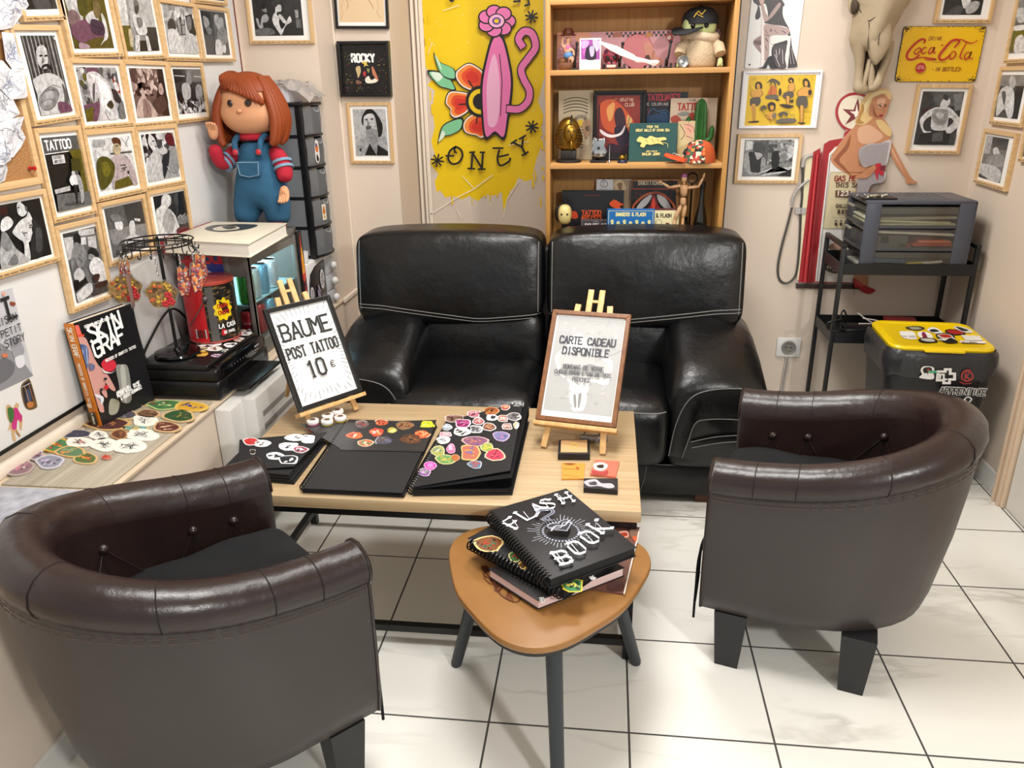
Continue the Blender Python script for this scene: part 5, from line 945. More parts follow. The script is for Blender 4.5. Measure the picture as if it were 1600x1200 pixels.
p = sa(3.264); t = thing('cactus', 'tall green ribbed artificial cactus at the right of the middle shelf', 'plant', (p(1335, 0).x, 3.26, S2)); cg = mat('cactus_green', '2f6a2a', .55, var=(40, '1f4f1e', .4))
def ribbed(b, pts, rs, nr=10, seg=40):
	rings = []
	for P_, r_ in zip(pts, rs): rings.append([P_+V((r_*(1+.16*math.cos(nr*a))*math.cos(a), r_*(1+.16*math.cos(nr*a))*math.sin(a), 0)) for a in [2*PI*k/seg for k in range(seg)]])
	loft(b, rings)
zt = p(1330, 768).z; x0 = p(1335, 0).x; hh = zt-S2-.03
b = B(); ribbed(b, [V((x0, 3.26, S2+.03+hh*k)) for k in (0, .1, .4, .75, .9, .97, 1)], [.017, .021, .022, .021, .017, .01, .001]); obj('stem', b, cg, t, smooth=70)
for sx, zz, ln in ((-1, .115, .05), (1, .075, .055)):
	b = B(); P_ = smooth_pts([V((x0+sx*.014, 3.26, S2+zz)), V((x0+sx*.034, 3.26, S2+zz+.002)), V((x0+sx*.044, 3.26, S2+zz+.02)), V((x0+sx*.046, 3.26, S2+zz+ln))], 4); tube(b, P_, [.011]*(len(P_)-2)+[.008, .002], 10); obj('arm', b, cg, t, smooth=70)
b = B(); lathe(b, [(.001, 0), (.02, 0), (.027, .035), (.024, .035), (.001, .03)], (x0, 3.26, S2)); obj('pot', b, mat('terracotta', '8a4a2a', .7), t)
p = sb(3.19); t = thing('trucker_cap', 'orange baseball cap with a flowered front panel, at the right end of the middle shelf', 'cap', (p(1260, 0).x, 3.2, S2)); c = V((p(1272, 0).x, 3.176, S2))
b = B(); rows = []
for k in range(9):
	a = PI/2*k/8; z = .082*math.sin(a)**.9; r_ = math.cos(a)**.75 if k < 8 else .01
	rows.append([c+V((.064*r_*math.cos(q), .05*r_*math.sin(q), z)) for q in [2*PI*j/32 for j in range(32)]])
loft(b, rows, cap=False); orm = mat('cap_orange', 'a8481c', .8, bump=(300, .4, .001)); crown = obj('crown', b, orm, t, smooth=70)
FLORAL = cells('floral_cloth', 95, ['2f4a38', 'c8b89a', '8a2a2a', '20261f', 'd8c8b0', '3a5a40', 'b84a3a', '191c18', 'c87830'], .9)
b = B(); rows = []
for k in range(9):
	a = PI/2*k/8; z = .083*math.sin(a)**.9; r_ = math.cos(a)**.75 if k < 8 else .02
	rows.append([c+V((.0655*r_*math.cos(q), .0515*r_*math.sin(q), z+.0005)) for q in [PI*(.93+.66*j/14) for j in range(15)]])
strip(b, rows); bmesh.ops.recalc_face_normals(b, faces=b.faces[:]); obj('flower_panel', b, FLORAL, crown, smooth=70)
b = B(); o_ = []; q = [(968, 168), (1000, 162), (1080, 162), (1130, 170), (1180, 205), (1250, 250), (1180, 262), (1075, 262), (1010, 235)]
pl_ = [(x, z) for x, z in [(sb(3.16)(*k).x, sb(3.16)(*k).z) for k in q]]
br = B(); rows = []
for k in range(11):
	u = k/10; xx = c.x-.058-.078*u; w_ = .044*(1-u**2.4)**.5+.002; rows.append([V((xx+.01*(1-abs(s)), c.y-.012+w_*s-.012*u, S2+.0155+.022*u*(1-.5*s*s) - .01*s*s*(1-u))) for s in [-1+j/5 for j in range(11)]])
strip(br, rows); bmesh.ops.recalc_face_normals(br, faces=br.faces[:]); o = obj('brim', br, mat('cap_brim', 'd2441a', .75, bump=(300, .4, .001)), t, smooth=70); md = o.modifiers.new('thickness', 'SOLIDIFY'); md.thickness = .003
A = Art(V((c.x-.09, c.y-.045, S2+.0335)), (.95, -.1, -.28), (.1, .85, .2)); A.curve([(-.015, -.004), (-.005, .01), (.0, -.006), (.008, .008), (.016, -.004)], .0016, 'efe8e0'); A.build('signature', CLOTHPRINT, o)
p = sb(3.19); t = thing('mini_guitar', 'silver miniature electric guitar on a stand, in front of the black framed poster', 'ornament', (p(478, 0).x, 3.2, S2)); y_ = 3.195
ch = mat('chrome', 'b8babc', .15, 1); b = B(); oc = [(425, 110), (440, 70), (465, 85), (500, 85), (522, 72), (530, 110), (522, 140), (545, 185), (520, 222), (480, 228), (430, 220), (414, 185), (432, 140)]
prism(b, [(q.x, q.z) for q in (p(*k) for k in oc)], .016, MY(y_+.008), .003); obj('body', b, ch, t)
b = B(); a, e = p(472, 80), sa(3.19)(480, 845); bar(b, (a.x, y_-.008, a.z-.01), (e.x, y_-.008, e.z), .008, .005); bar(b, (e.x, y_-.008, e.z-.004), (e.x+.001, y_-.008, e.z+.012), .012, .005); obj('neck', b, BLACKM, t)
b = B(); box(b, (p(415, 0).x, 3.175, S2), (p(545, 0).x, 3.225, S2+.008), .002); bar(b, ((p(480, 0).x), 3.21, S2), (p(480, 0).x, 3.21, S2+.05), .005); obj('stand', b, BLACKM, t)
b = B(); ball(b, (p(480, 0).x, y_-.009, p(0, 160).z), (.006, .004, .006), 10); obj('knob', b, BLACKM, t)
p = sb(3.17); x0 = p(567, 0).x; b = B(); lathe(b, [(.001, 0), (.0045, 0), (.0045, .006), (.002, .009), (.003, .018), (.0018, .022), (.0028, .035), (.0014, .04), (.0014, .062), (.0004, .068)], (x0, 3.17, S2), 12); solo('metal_spike', b, ch, 'thin turned metal rod standing beside the mini guitar', 'ornament')
x0 = p(672, 0).x; t = thing('globe_ornament', 'tiny golden dome ornament on a dark blue base, by the green book', 'ornament', (x0, 3.175, S2))
b = B(); lathe(b, [(.001, 0), (.0195, 0), (.0195, .006), (.016, .011), (.001, .012)], (x0, 3.175, S2)); obj('base', b, mat('navy', '1a2038', .4), t)
b = B(); ball(b, (x0-.002, 3.175, S2+.019), (.012, .012, .011), 14); cyl(b, (x0+.012, 3.175, S2+.01), (x0+.013, 3.175, S2+.032), .0025, seg=8); obj('dome', b, gold, t)
# --- lower shelf (above the sofa back)
p = sb(3.22); t = thing('bobble_head_figurine', 'vinyl figurine with a round pale yellow head, leftmost on the lower shelf', 'figurine', (p(210, 0).x, 3.2, S3)); x0 = p(215, 0).x; hz = p(0, 665).z
b = B(); lathe(b, [(.001, 0), (.03, 0), (.033, .02), (.026, .05), (.012, .065), (.001, .066)], (x0, 3.2, S3)); obj('body', b, mat('figurine_jacket', '6a4a40', .7, var=(50, '3a2a28', .3)), t)
b = B(); sbox(b, (x0+.003, 3.19, hz), (.028, .03, .04), 2.5, 10); obj('head', b, mat('pale_vinyl', 'c9b878', .35), t, smooth=80)
b = B(); sbox(b, (x0-.006, 3.206, hz+.003), (.033, .026, .04), 2.5, 10); obj('hood', b, mat('figurine_dark', '221c1a', .6), t, smooth=80)
for dx in (-.008, .014): b = B(); ball(b, (x0+dx, 3.162, hz+.004), (.0045, .003, .0045), 8); obj('eye', b, BLACKM, t)
b = B(); tube(b, [(x0+.02, 3.165, hz-.045), (x0+.024, 3.16, S3+.02)], .006, 8); obj('scarf', b, mat('scarf_red', 'a8402a', .8), t)
def tart(A, wd, ht):
	T(A, 'TATTOO', 420, 678, 33, 'e0582a', vb, .24, .62, .16); T(A, 'ARTISTS', 420, 718, 33, 'e0582a', vb, .24, .56, .14); A.trace('L1.5:a84a2a 360,526 490,526;~e0582a 560,590 600,560 640,580 670,600 640,610 660,640 600,625;L1.5:e0582a 600,570 590,550;L1.5:e0582a 630,600 680,590;L1.5:e0582a 620,620 650,650;~c8482a 250,660 300,650 315,700 270,705', *vb)
upright('tattoo_artists_book', 'black book titled TATTOO ARTISTS in orange, at the left of the lower shelf', 'book', [(188, 490), (670, 492), (670, 830), (188, 830)], 3.3, .024, S3, '', vb, '222326', fn=tart, page=1)
def r66(A, wd, ht): T(A, 'ROUTE 66', 455, 782, 34, 'c8c4c0', vb, .2, .5, .13); T(A, 'HIGHWAY', 455, 735, 8, '9a9490', vb); A.trace('L1.5:8a7f7c 345,720 540,720;L1.5:8a7f7c 345,722 345,800', *vb)
upright('tin_plaque', 'dark plaque lettered ROUTE 66, propped before the TATTOO ARTISTS book', 'plaque', [(338, 712), (542, 712), (542, 830), (338, 830)], 3.225, .004, S3, '', vb, '4a4448', fn=r66, part='plate')
def bang(c1, c2, vol):
	def f(A, wd, ht):
		A.line([(-wd/2+.006, -ht/2), (-wd/2+.006, ht/2-.007), (wd/2-.006, ht/2-.007), (wd/2-.006, -ht/2)], .0015, c2)
		x = 0; h_ = .0125; A.text('BANGERS & FLASH', 0, ht/2-.027, h_, c2, .003, .5, .13, center=True, serif=.1)
		for i in range(7):
			cx = -wd/2+.02+i*(wd-.04)/6; z = ht/2-.06-(i % 2)*.006
			A.oval(cx, z+.012, .007, .007, c2, 10); A.blob([(cx-.009, z-.02), (cx-.004, z+.004), (cx+.006, z+.004), (cx+.01, z-.018), (cx+.002, z-.03)], c2); A.oval(cx-.002, z+.013, .0015, .0015, c1, 6); A.oval(cx+.003, z+.013, .0015, .0015, c1, 6); A.line([(cx-.004, z-.01), (cx+.004, z-.014)], .0016, c1)
	return f
upright('flash_book', 'bright blue book with cream cherubs on its cover, front of the lower shelf', 'book', [(545, 632), (915, 635), (905, 850), (540, 850)], 3.18, .014, S3, '', vb, '1c66a8', fn=bang('1c66a8', 'e6dc9a', 1), page=1)
def flash2(A, wd, ht):
	A.rect(-wd/2, -ht/2, wd/2-.0, ht/2-.006, 'e6dcae'); T(A, '& FLASH', 985, 697, 26, '3a2620', vb, .24, .52, .13, serif=.1); A.curve([A.uv(840+x/5, 200+y/5) for x, y in [(920, 740), (945, 712), (970, 740), (945, 778), (920, 740)]], .0012, '5a4a3a'); A.trace('~6a2026 940,800 960,770 990,750 1010,770 1040,760 1050,800 980,830;~6a2026 1000,740 1030,745 1020,765', *vb)
upright('flash_book', 'cream and maroon flash book half hidden by the blue one', 'book', [(880, 630), (1105, 632), (1100, 850), (880, 850)], 3.2, .014, S3, '', vb, '5a1f2a', fn=flash2, page=1)
def trad(A, wd, ht):
	A.rect(-wd/2+.003, ht/2-.035, wd/2-.003, ht/2-.004, '1f1c1a'); T(A, 'TRADITIONAL', 880, 443, 30, 'c8b89a', vb, .2, .5, .12, serif=.1)
	A.trace('1c1618 735,475 1080,475 1085,640 730,640;9a3a22 735,470 1080,470 1080,480 735,480;~b0562e 750,640 800,540 910,495 1010,530 1065,640;~1c1618 765,640 810,555 910,512 1000,545 1050,640;~b8b4b4 770,630 810,570 880,520 890,540 850,600 800,635;~b8b4b4 935,520 1000,550 1045,630 1000,630 950,580;~8a2a26 905,515 940,600 960,640 860,640 880,600;~d84a3a 905,545 920,600 905,630 890,600;L2:8a2a26 770,500 770,540;L2:8a2a26 800,500 800,530;L2:8a2a26 1040,510 1040,540', *vb)
upright('traditional_tattoo_book', 'dark red book titled TRADITIONAL with arched ornament, behind the wooden mannequin', 'book', [(728, 405), (1090, 405), (1085, 850), (728, 850)], 3.31, .02, S3, '', vb, 'a8683a', fn=trad, page=1)
upright('picture_card', 'white card with a grey circle emblem at the back of the lower shelf', 'card', [(455, 400), (725, 400), (725, 850), (455, 850)], 3.335, .003, S3, 'a89070 590,402 725,402 725,850 590,850;~d0b890 600,420 660,410 690,480 610,490;~8a6a48 620,440 660,430 650,490;L2.5:~5a5a60 490,430 515,405 545,430 540,455 510,460 490,440;L2:5a5a60 515,400 515,450;L1.5:8a8a90 485,478 545,478', vb, 'd8d8da', part='card')
# wooden artist's mannequin, arms raised
p = sb(3.2); wm = wood('mannequin_wood', 'd0a67c', 'bd9062', 2, 8, .5, 8); x0 = p(1140, 0).x; y_ = 3.19
t = thing('artist_mannequin', 'jointed wooden mannequin with raised arms and a purple cap of wax, on the lower shelf', 'mannequin', (x0, y_, S3)); G = lambda X_, Y_, dy=0: V((p(X_, Y_).x, y_+dy, p(X_, Y_).z))
def seg(nm, a, e, r0, r1, par=t):
	b = B(); d = e-a; tube(b, [a, a+d*.05, a+d*.3, a+d*.7, a+d*.95, e], [r0*.5, r0*.85, r0, (r0+r1)/2, r1*.9, r1*.5], 14); return obj(nm, b, wm, par, smooth=70)
def joint(a, r_, par=t): b = B(); ball(b, a, r_, 10); obj('joint', b, wm, par, smooth=80)
seg('chest', G(1142, 440), G(1140, 530), .016, .012); seg('pelvis', G(1135, 540), G(1135, 600), .012, .012); seg('neck', G(1143, 400), G(1143, 440), .005, .005); hd = seg('head', G(1143, 355), G(1143, 420), .0125, .009)
b = B(); ball(b, G(1143, 372), (.0135, .0135, .011), 12); obj('purple_cap', b, mat('purple_wax', '8a4a7a', .4), hd)
for A1, A2, A3, hnd in (((1105, 450), (1030, 462), (970, 425), (945, 415)), ((1175, 465), (1255, 455), (1290, 390), (1302, 350))):
	joint(G(*A1), .006); seg('upper_arm', G(*A1), G(*A2), .0065, .005); joint(G(*A2), .005); seg('forearm', G(*A2), G(*A3), .0055, .004); seg('hand', G(*A3), G(*hnd), .0045, .004)
for L1, L2_, L3_ in (((1115, 610), (1070, 710), (1055, 800)), ((1150, 610), (1135, 700), (1125, 810))):
	joint(G(*L1), .007); seg('thigh', G(*L1), G(*L2_), .0085, .0065); joint(G(*L2_), .006); e = G(*L3_); e.z = S3+.012; seg('shin', G(*L2_), e, .007, .005); b = B(); box(b, e+V((-.007, -.022, -.012)), e+V((.007, .008, 0)), .004); obj('foot', b, wm, t)
bg = mat('black_glass', '08090a', .08)
x0 = p(1205, 0).x; b = B(); lathe(b, [(.001, 0), (.0225, 0), (.024, .01), (.023, .06), (.015, .085), (.011, .1), (.011, .125), (.001, .126)], (x0, 3.235, S3)); t = thing('dark_bottle', 'short black bottle with a pale label, behind the mannequin', 'bottle', (x0, 3.235, S3)); obj('glass', b, bg, t)
A = Art((x0, 3.2105, S3+.06), (1, 0, 0), (0, 0, 1)); A.rect(-.013, -.016, .013, .018, 'b8bcbc'); A.rect(-.010, .003, .010, .013, '3a4048'); A.line([(-.009, -.006), (.009, -.006)], .0015, '5a5a5a'); A.build('label', PRINT, t)
x0 = p(1248, 0).x; b = B(); tube(b, [(x0+.02*math.cos(a), 3.26, p(0, 410).z+.02*math.sin(a)) for a in [2*PI*k/28 for k in range(28)]], .003, 8, True); bar(b, (x0, 3.262, S3), (x0, 3.262, p(0, 410).z-.02), .006); box(b, (x0-.018, 3.24, S3), (x0+.018, 3.285, S3+.006)); solo('ring_stand', b, BLACKM, 'black metal ring on a stand behind the right arm of the mannequin', 'ornament')
x0 = p(1328, 0).x; t = thing('labelled_bottle', 'clear long-necked bottle with a round black label, rightmost on the lower shelf', 'bottle', (x0, 3.2, S3))
b = B(); zt = p(0, 470).z-S3; lathe(b, [(.001, 0), (.026, 0), (.0275, .006), (.0275, zt*.42), (.022, zt*.55), (.011, zt*.75), (.009, zt*.95), (.0105, zt), (.001, zt)], (x0, 3.225, S3), 32); obj('glass', b, mat('bottle_glass', '15130f', .06, spec=.8), t)
b = B(); lathe(b, [(.001, zt), (.0115, zt), (.012, zt+.02), (.001, zt+.021)], (x0, 3.225, S3)); obj('stopper', b, BLACKM, t)
A = Art((x0, 3.1718, S3+.045), (1, 0, 0), (0, 0, 1)); A.rect(-.0235, -.03, .0235, .033, 'd0c4a8'); A.oval(0, 0, .019, .022, '15161a', 24); A.curve([(-.013, -.004), (-.008, .008), (-.005, -.004), (0, .004), (.004, -.004), (.009, .006), (.013, -.003)], .0016, 'e0e0e0')
A.build('label', PRINT, t, fn=lambda q: V((q.x, 3.225-math.sqrt(max(1e-6, .0279**2-(q.x-x0)**2))-.0003-(3.1718-q.y), q.z)))
# ================================================================ COW SKULL ON THE WALL
t = thing('cow_skull', 'pale weathered cow skull hanging nose down on the wall above the petrol pump sign', 'skull', (onY(YB, 1352, 142).x, YB-.05, onY(YB, 1352, 142).z))
BONE = mat('bone', 'b8a78c', .6, bump=(25, .35, .006), bump2=(160, .2, .001), var=(14, '9a876a', .4)); BONED = mat('bone_cavity', '4a3d30', .9)
SY = YB-.07
def sk(x, y, yy=SY): return onY(yy, 1300+x/8, y/8)
b = B(); rings = []
for y, xl, xr, d, dc in ((-420, 330, 900, .03, .0), (-330, 240, 1000, .06, .01), (-180, 225, 1050, .085, .015), (-40, 235, 1040, .09, .016), (60, 300, 985, .09, .018), (160, 300, 900, .085, .02), (260, 290, 860, .08, .022), (360, 275, 800, .075, .024), (470, 250, 760, .07, .022), (560, 270, 715, .062, .02), (640, 320, 700, .05, .014)):
	L_, R_ = sk(xl, y), sk(xr, y); c = (L_+R_)/2; hw = (R_.x-L_.x)/2; r = []
	for k in range(32):
		a = 2*PI*k/32; cx, sy = math.cos(a), math.sin(a); f = abs(sy)**.8; pk = dc*math.exp(-(cx/.28)**2) if sy > 0 else 0
		r.append(V((c.x+hw*math.copysign(abs(cx)**.85, cx), YB-.028-(d*f+pk if sy > 0 else -f*.022), c.z)))
	rings.append(r)
loft(b, rings); bmesh.ops.recalc_face_normals(b, faces=b.faces[:]); obj('cranium', b, BONE, t, smooth=80)
b = B(); rings = []
for y, xc, hw, d in ((240, 620, 70, .01), (330, 585, 105, .018), (450, 575, 118, .024), (560, 570, 112, .026), (660, 545, 85, .024), (740, 530, 55, .02), (800, 522, 18, .012), (815, 520, 4, .008)):
	c = sk(xc, y); h_ = hw/8*(SY/FPX)*1.05; rings.append([V((c.x+h_*math.cos(a), YB-.09-.004*(y < 500)-d*max(0, math.sin(a))**.7+.012*(math.sin(a) < 0), c.z)) for a in [2*PI*k/24 for k in range(24)]])
loft(b, rings); bmesh.ops.recalc_face_normals(b, faces=b.faces[:]); obj('nasal_bone', b, BONE, t, smooth=80)
for pts, rs, nm in (([(330, 560), (345, 700), (340, 850), (330, 1000), (335, 1090), (400, 1120), (440, 1105)], [.028, .02, .015, .016, .022, .018, .012], 'jaw_rim'), ([(705, 520), (695, 680), (650, 830), (600, 960), (560, 1050), (510, 1095), (455, 1105)], [.02, .017, .015, .015, .02, .018, .012], 'jaw_rim'), ([(470, 740), (440, 900), (400, 1020), (385, 1090)], [.008, .011, .011, .015], 'palate_bone'), ([(490, 790), (492, 900), (490, 1020), (500, 1090)], [.006, .012, .013, .015], 'palate_bone')):
	P_ = smooth_pts([sk(x, y, YB-.055) for x, y in pts], 4); n = len(P_); R_ = [rs[min(len(rs)-1, int(i/(n-1)*(len(rs)-1)))]*(1-(i/(n-1)*(len(rs)-1) % 1))+rs[min(len(rs)-1, int(i/(n-1)*(len(rs)-1))+1)]*(i/(n-1)*(len(rs)-1) % 1) for i in range(n)]
	b = B(); tube(b, P_, R_, 12); obj(nm, b, BONE, t, smooth=80)
b = B(); prism(b, [(q.x, q.z) for q in (sk(x, y, YB-.04) for x, y in [(345, 640), (440, 560), (520, 540), (690, 560), (640, 800), (560, 980), (490, 1060), (400, 1050), (350, 950)])], .016, MY(YB-.03)); obj('nose_cavity', b, BONED, t)
b = B(); tube(b, smooth_pts([sk(x, y, YB-.05) for x, y in [(330, 110), (300, 20), (255, -20), (230, 60), (240, 130), (290, 175), (325, 150)]], 4, True), .008, 10, True); obj('eye_rim', b, BONE, t, smooth=80)
b = B(); ball(b, sk(285, 70, YB-.055), (.016, .03, .03), 14); obj('eye_socket', b, BONED, t)
A = Art((0, YB-.004, 0), (1, 0, 0), (0, 0, 1))
b = B()
for pts in ([(665, -100), (650, 0), (640, 130), (620, 300), (590, 450), (575, 560)], [(460, 265), (560, 200), (630, 130)], [(640, 130), (700, 150), (720, 190)], [(460, 265), (395, 215), (340, 110)], [(462, 280), (465, 380), (450, 520), (455, 620)]):
	P_ = [sk(x, y, YB-.118+.014*(abs(x-600) > 100)+.02*(x < 420)) for x, y in pts]; tube(b, smooth_pts(P_, 3), .0016, 5)
obj('suture', b, BONED, t)
for sx, x0 in ((-1, 300), (1, 960)):
	b = B(); a = sk(x0, -330, YB-.06); tube(b, smooth_pts([a, a+V((sx*.08, -.01, .03)), a+V((sx*.16, -.02, .09)), a+V((sx*.2, -.03, .17))], 5), [.03-.0018*k for k in range(16)], 12); obj('horn', b, mat('horn', '5a4a38', .45, var=(12, '2e2620', .4)), t, smooth=80)
# ================================================================ PETROL PUMP DIE-CUT SIGN (a flat printed plate)
wv = (1200, 120, 3.333); PY = YB-.004
t = thing('pump_sign', 'die-cut tin sign of a red petrol pump and a blonde woman in a checked dress', 'sign', (onY(PY, 1330, 450).x, YB-.004, onY(PY, 1330, 455).z))
def cut(name, pts, th, y, col, spec, par=t, smooth=True, fn=None):
	A = Art((0, y-th-.0001, 0), (1, 0, 0), (0, 0, 1)); q = [A.uv(wv[0]+a/wv[2], wv[1]+d/wv[2]) for a, d in pts]
	if smooth: q = [(p.x, p.y) for p in smooth_pts([(a, d, 0) for a, d in q], 4, True)]
	b = B(); prism(b, q, th, MY(y)); pl = obj(name, b, mat('tin_edge', 'd8d6d2', .4), par, True, 0); A.poly(q, col)
	if fn: fn(A)
	A.trace(spec, *wv); A.build('print', VINYL, pl); return pl
cut('globe_plate', [(455+104*math.cos(a), 185+104*math.sin(a)) for a in [-2*PI*k/24 for k in range(24)]], .003, PY, 'a82a34', '~e8dcc6 455,95 520,120 545,185 520,250 455,275 390,250 365,185 390,120;d8c8b0 400,280 440,270 420,300;~a82a34 400,290 440,270 460,300 400,330;7a2a30 468,110 480,170 540,170 490,200 500,240 460,215 400,250 430,205 388,168 445,172;f4ece0 462,140 468,180 500,186 470,196 455,215 448,196 425,180 455,180')
cut('hose_panel', [(150, 1060), (172, 820), (178, 700), (196, 430), (232, 408), (232, 440), (205, 760), (180, 1060)], .003, PY, 'e3d9b4', '', smooth=False)
def pumpf(A):
	def L(s, x, y, h, c, **k):
		p = A.uv(1200+x/3.333, 120+y/3.333); A.text(s, p[0], p[1], h/3.333*YB/FPX, c, **k)
	A.trace('e9e4de 245,1065 262,900 318,400 350,365 480,340 520,360 480,1072;L2:2a2624 256,1065 326,412 352,380;~26262a 398,415 425,382 455,400 458,430 440,446 410,442;~d8d4cc 404,416 425,390 449,404 451,428 436,438 414,436;~1a1a1c 412,418 425,402 442,412 440,428 420,430;~8a8a88 420,418 428,412 434,420 426,425;d9cba6 325,498 332,495 470,495 482,500 462,780 450,793 292,790 286,780;L1.5:9a8a66 325,498 480,498 460,790 288,790 325,498', *wv)
	L('GAS METER', 346, 541, 22, '8a2a20', w_=.0045, wid=.62, gap=.16, serif=.12); L('THIS SALE', 349, 574, 20, '5a4636', w_=.0038, wid=.6, gap=.18, serif=.1); L('GALLONS', 352, 680, 16, '6a5a46', w_=.003, wid=.62, gap=.18, serif=.1)
	A.trace('L1.5:8a2a20 345,545 460,548;6a4636 350,590 440,594 436,627 348,624', *wv)
	for i, d in enumerate('1234'): L(d, 356+i*21, 617, 20, 'f0e8d8', w_=.004)
	for i in range(3): A.trace(f'5a4c3c {360+i*20},690 {374+i*20},690 {372+i*20},712 {358+i*20},712;4a3e32 {345+i*26},745 {358+i*26},745 {356+i*26},772 {343+i*26},772;d8ccb0 {348+i*26},750 {355+i*26},750 {354+i*26},757 {347+i*26},757', *wv)
	A.trace('L1:7a6a56 330,730 400,735;~c8a088 310,890 340,862 400,865 425,890 400,900;~1d1a1a 284,975 380,950 440,975 420,1005 370,1022 310,1012;~8a6a5a 300,920 340,900 340,940 310,950', *wv)
	for i in range(7): A.trace(f'e8e0d4 {292+i*13},980 {299+i*13},980 {299+i*13},994 {292+i*13},994', *wv)
	A.trace('L2:e8e0d4 330,1006 395,1006', *wv)
cut('pump_plate', [(158, 1070), (200, 700), (236, 392), (272, 370), (275, 470), (292, 350), (320, 332), (400, 318), (520, 318), (545, 380), (482, 1075)], .004, PY, 'a8242c', '8a1820 200,1068 268,400 280,385 215,1068;c83a40 180,1068 250,400 258,400 195,1068;L1.5:5a1014 225,1068 290,440', smooth=False, fn=pumpf)
cut('foot_plate', [(145, 1072), (482, 1076), (478, 1106), (145, 1102)], .006, PY, '3a2c2a', '6a5a56 148,1073 480,1077 480,1083 148,1080', smooth=False)
b = B(); hp = [(225, 412), (195, 425), (182, 460), (180, 520), (178, 620), (170, 700), (165, 850), (152, 1000), (130, 1055), (90, 1075), (58, 1050), (52, 990), (70, 890), (105, 760), (125, 680)]
tube(b, smooth_pts([onY(PY-.004, 1200+x/3.333, 120+y/3.333) for x, y in hp], 5), .0045, 8); obj('hose', b, mat('hose_grey', '4a4844', .45), t)
b = B(); tube(b, smooth_pts([onY(PY-.006, 1200+x/3.333, 120+y/3.333) for x, y in [(126, 670), (130, 630), (160, 580), (212, 535)]], 5), .006, 8); box(b, *[tuple(q) for q in (lambda a, e: (V((a.x, PY-.008, e.z)), V((e.x, PY, a.z))))(onY(PY, 1243, 324), onY(PY, 1258, 334))]); obj('nozzle', b, mat('nozzle_grey', 'b8b4b0', .3, .3), t)
b = B(); tube(b, smooth_pts([onY(PY-.006, 1200+x/3.333, 120+y/3.333) for x, y in [(180, 470), (188, 432), (205, 415), (232, 408)]], 5), .008, 8); obj('hose_elbow', b, MATS['nozzle_grey'], t)
SKN, SKD, SKL = 'c88a62', '9a5a3a', 'e0b090'
arm = [(420, 290), (370, 350), (330, 420), (345, 460), (400, 500), (450, 530), (510, 525), (555, 500), (545, 460), (500, 490), (460, 490), (410, 430), (470, 370)]
cut('woman_plate', [(455, 250), (420, 290), (375, 345), (328, 420), (345, 462), (400, 500), (448, 530), (470, 528), (460, 590), (420, 690), (470, 692), (488, 700), (478, 790), (466, 880), (462, 990), (440, 1060), (440, 1095), (475, 1110), (520, 1132), (558, 1115), (545, 1102), (520, 1085), (520, 980), (525, 700), (540, 560), (605, 545), (610, 480), (632, 400), (660, 450), (715, 530), (720, 555), (780, 552), (745, 525), (690, 430), (650, 350), (635, 320), (640, 280), (615, 235), (600, 210), (625, 160), (640, 100), (620, 68), (570, 66), (520, 85), (490, 130), (470, 190)], .002, PY-.004, SKN,
	f'~{SKD} 430,300 400,360 350,420 345,440 400,490 440,520 400,470 372,430 420,370;~{SKL} 470,270 520,250 560,270 600,310 560,340 500,350 470,330;~{SKL} 640,360 670,420 710,500 690,470 650,400;;'
	f'~e2c084 520,85 570,64 620,66 642,95 635,120 600,90 560,110 530,150 525,200 545,215 500,250 460,245 455,220 480,190 475,150 500,110;~f2dca8 540,90 590,72 620,80 560,100 520,150 505,190 500,150;~b88a4a 490,140 500,170 480,220 500,240 470,245 458,232 478,190;~e2c084 560,230 590,225 620,250 642,280 638,310 610,300 580,270;;'
	f'~{SKN} 545,110 590,95 620,110 625,150 615,190 595,212 575,215 550,195 535,160;~{SKL} 570,115 610,115 600,150 570,160;~{SKD} 545,140 560,190 580,212 550,200;L2.5:5a3a20 568,148 588,140;L2.5:5a3a20 602,142 618,146;~22180f 572,152 588,148 588,156;~22180f 604,150 616,152 606,158;~9a2a26 576,198 592,195 598,203 582,210;L1.2:9a5a3a 598,160 606,185 596,188;'
	f'~d8d0d2 470,385 520,350 580,345 638,330 630,400 610,460 545,460 490,465;~d8d0d2 468,528 520,490 605,490 600,545 540,560 520,600 500,670 425,690 460,600;',
	fn=lambda A: None)
A = Art((0, PY-.004-.002-.0078, 0), (1, 0, 0), (0, 0, 1)); kk = 0
for i in range(90):                                     # checked cloth of the printed dress
	for j in range(110):
		x = 410+i*2.6*1.0; y = 330+j*3.4
		if (i+j) % 2: continue
		ins = (470+max(0, (385-y))*.9 < x < 634-max(0, y-340)*.19 and 352-(x-520)*.14 < y < 464) or (y > 492 and y < 690-(x-430)*.25 and x > 470-(y-528)*.3 and x < (606 if y < 545 else 606-(y-545)*.72))
		if ins: A.poly([A.uv(1200+(x+a)/3.333, 120+(y+d)/3.333) for a, d in ((0, 0), (1.9, 0), (1.9, 2.5), (0, 2.5))], '3a1a24', 0)
A.trace(f'7a1a28 545,462 612,462 608,492 540,490;~c02030 560,455 590,452 580,478 605,500 590,515 575,500 570,540 556,500 550,478;~5a1422 422,688 505,655 508,664 470,696 425,694;~{SKN} 500,495 545,462 562,470 555,490 515,525 470,528 450,522;L1:{SKD} 520,490 555,475;L1:{SKD} 515,502 556,484;L1:{SKD} 510,512 545,498;~{SKD} 480,700 495,690 498,760 480,870 470,960 466,900;L1.5:2a1a16 462,775 490,768;~3a2a28 470,830 482,850 475,890 466,880;~a81c2a 445,1050 470,1062 500,1085 540,1100 558,1112 530,1130 490,1120 470,1100 450,1095;~d84a50 455,1060 480,1075 500,1090 470,1085;L2:7a1420 446,1090 446,1135;L1.5:2a1a16 520,990 518,1080 508,1085', *wv)
A.build('dress_print', VINYL, t)
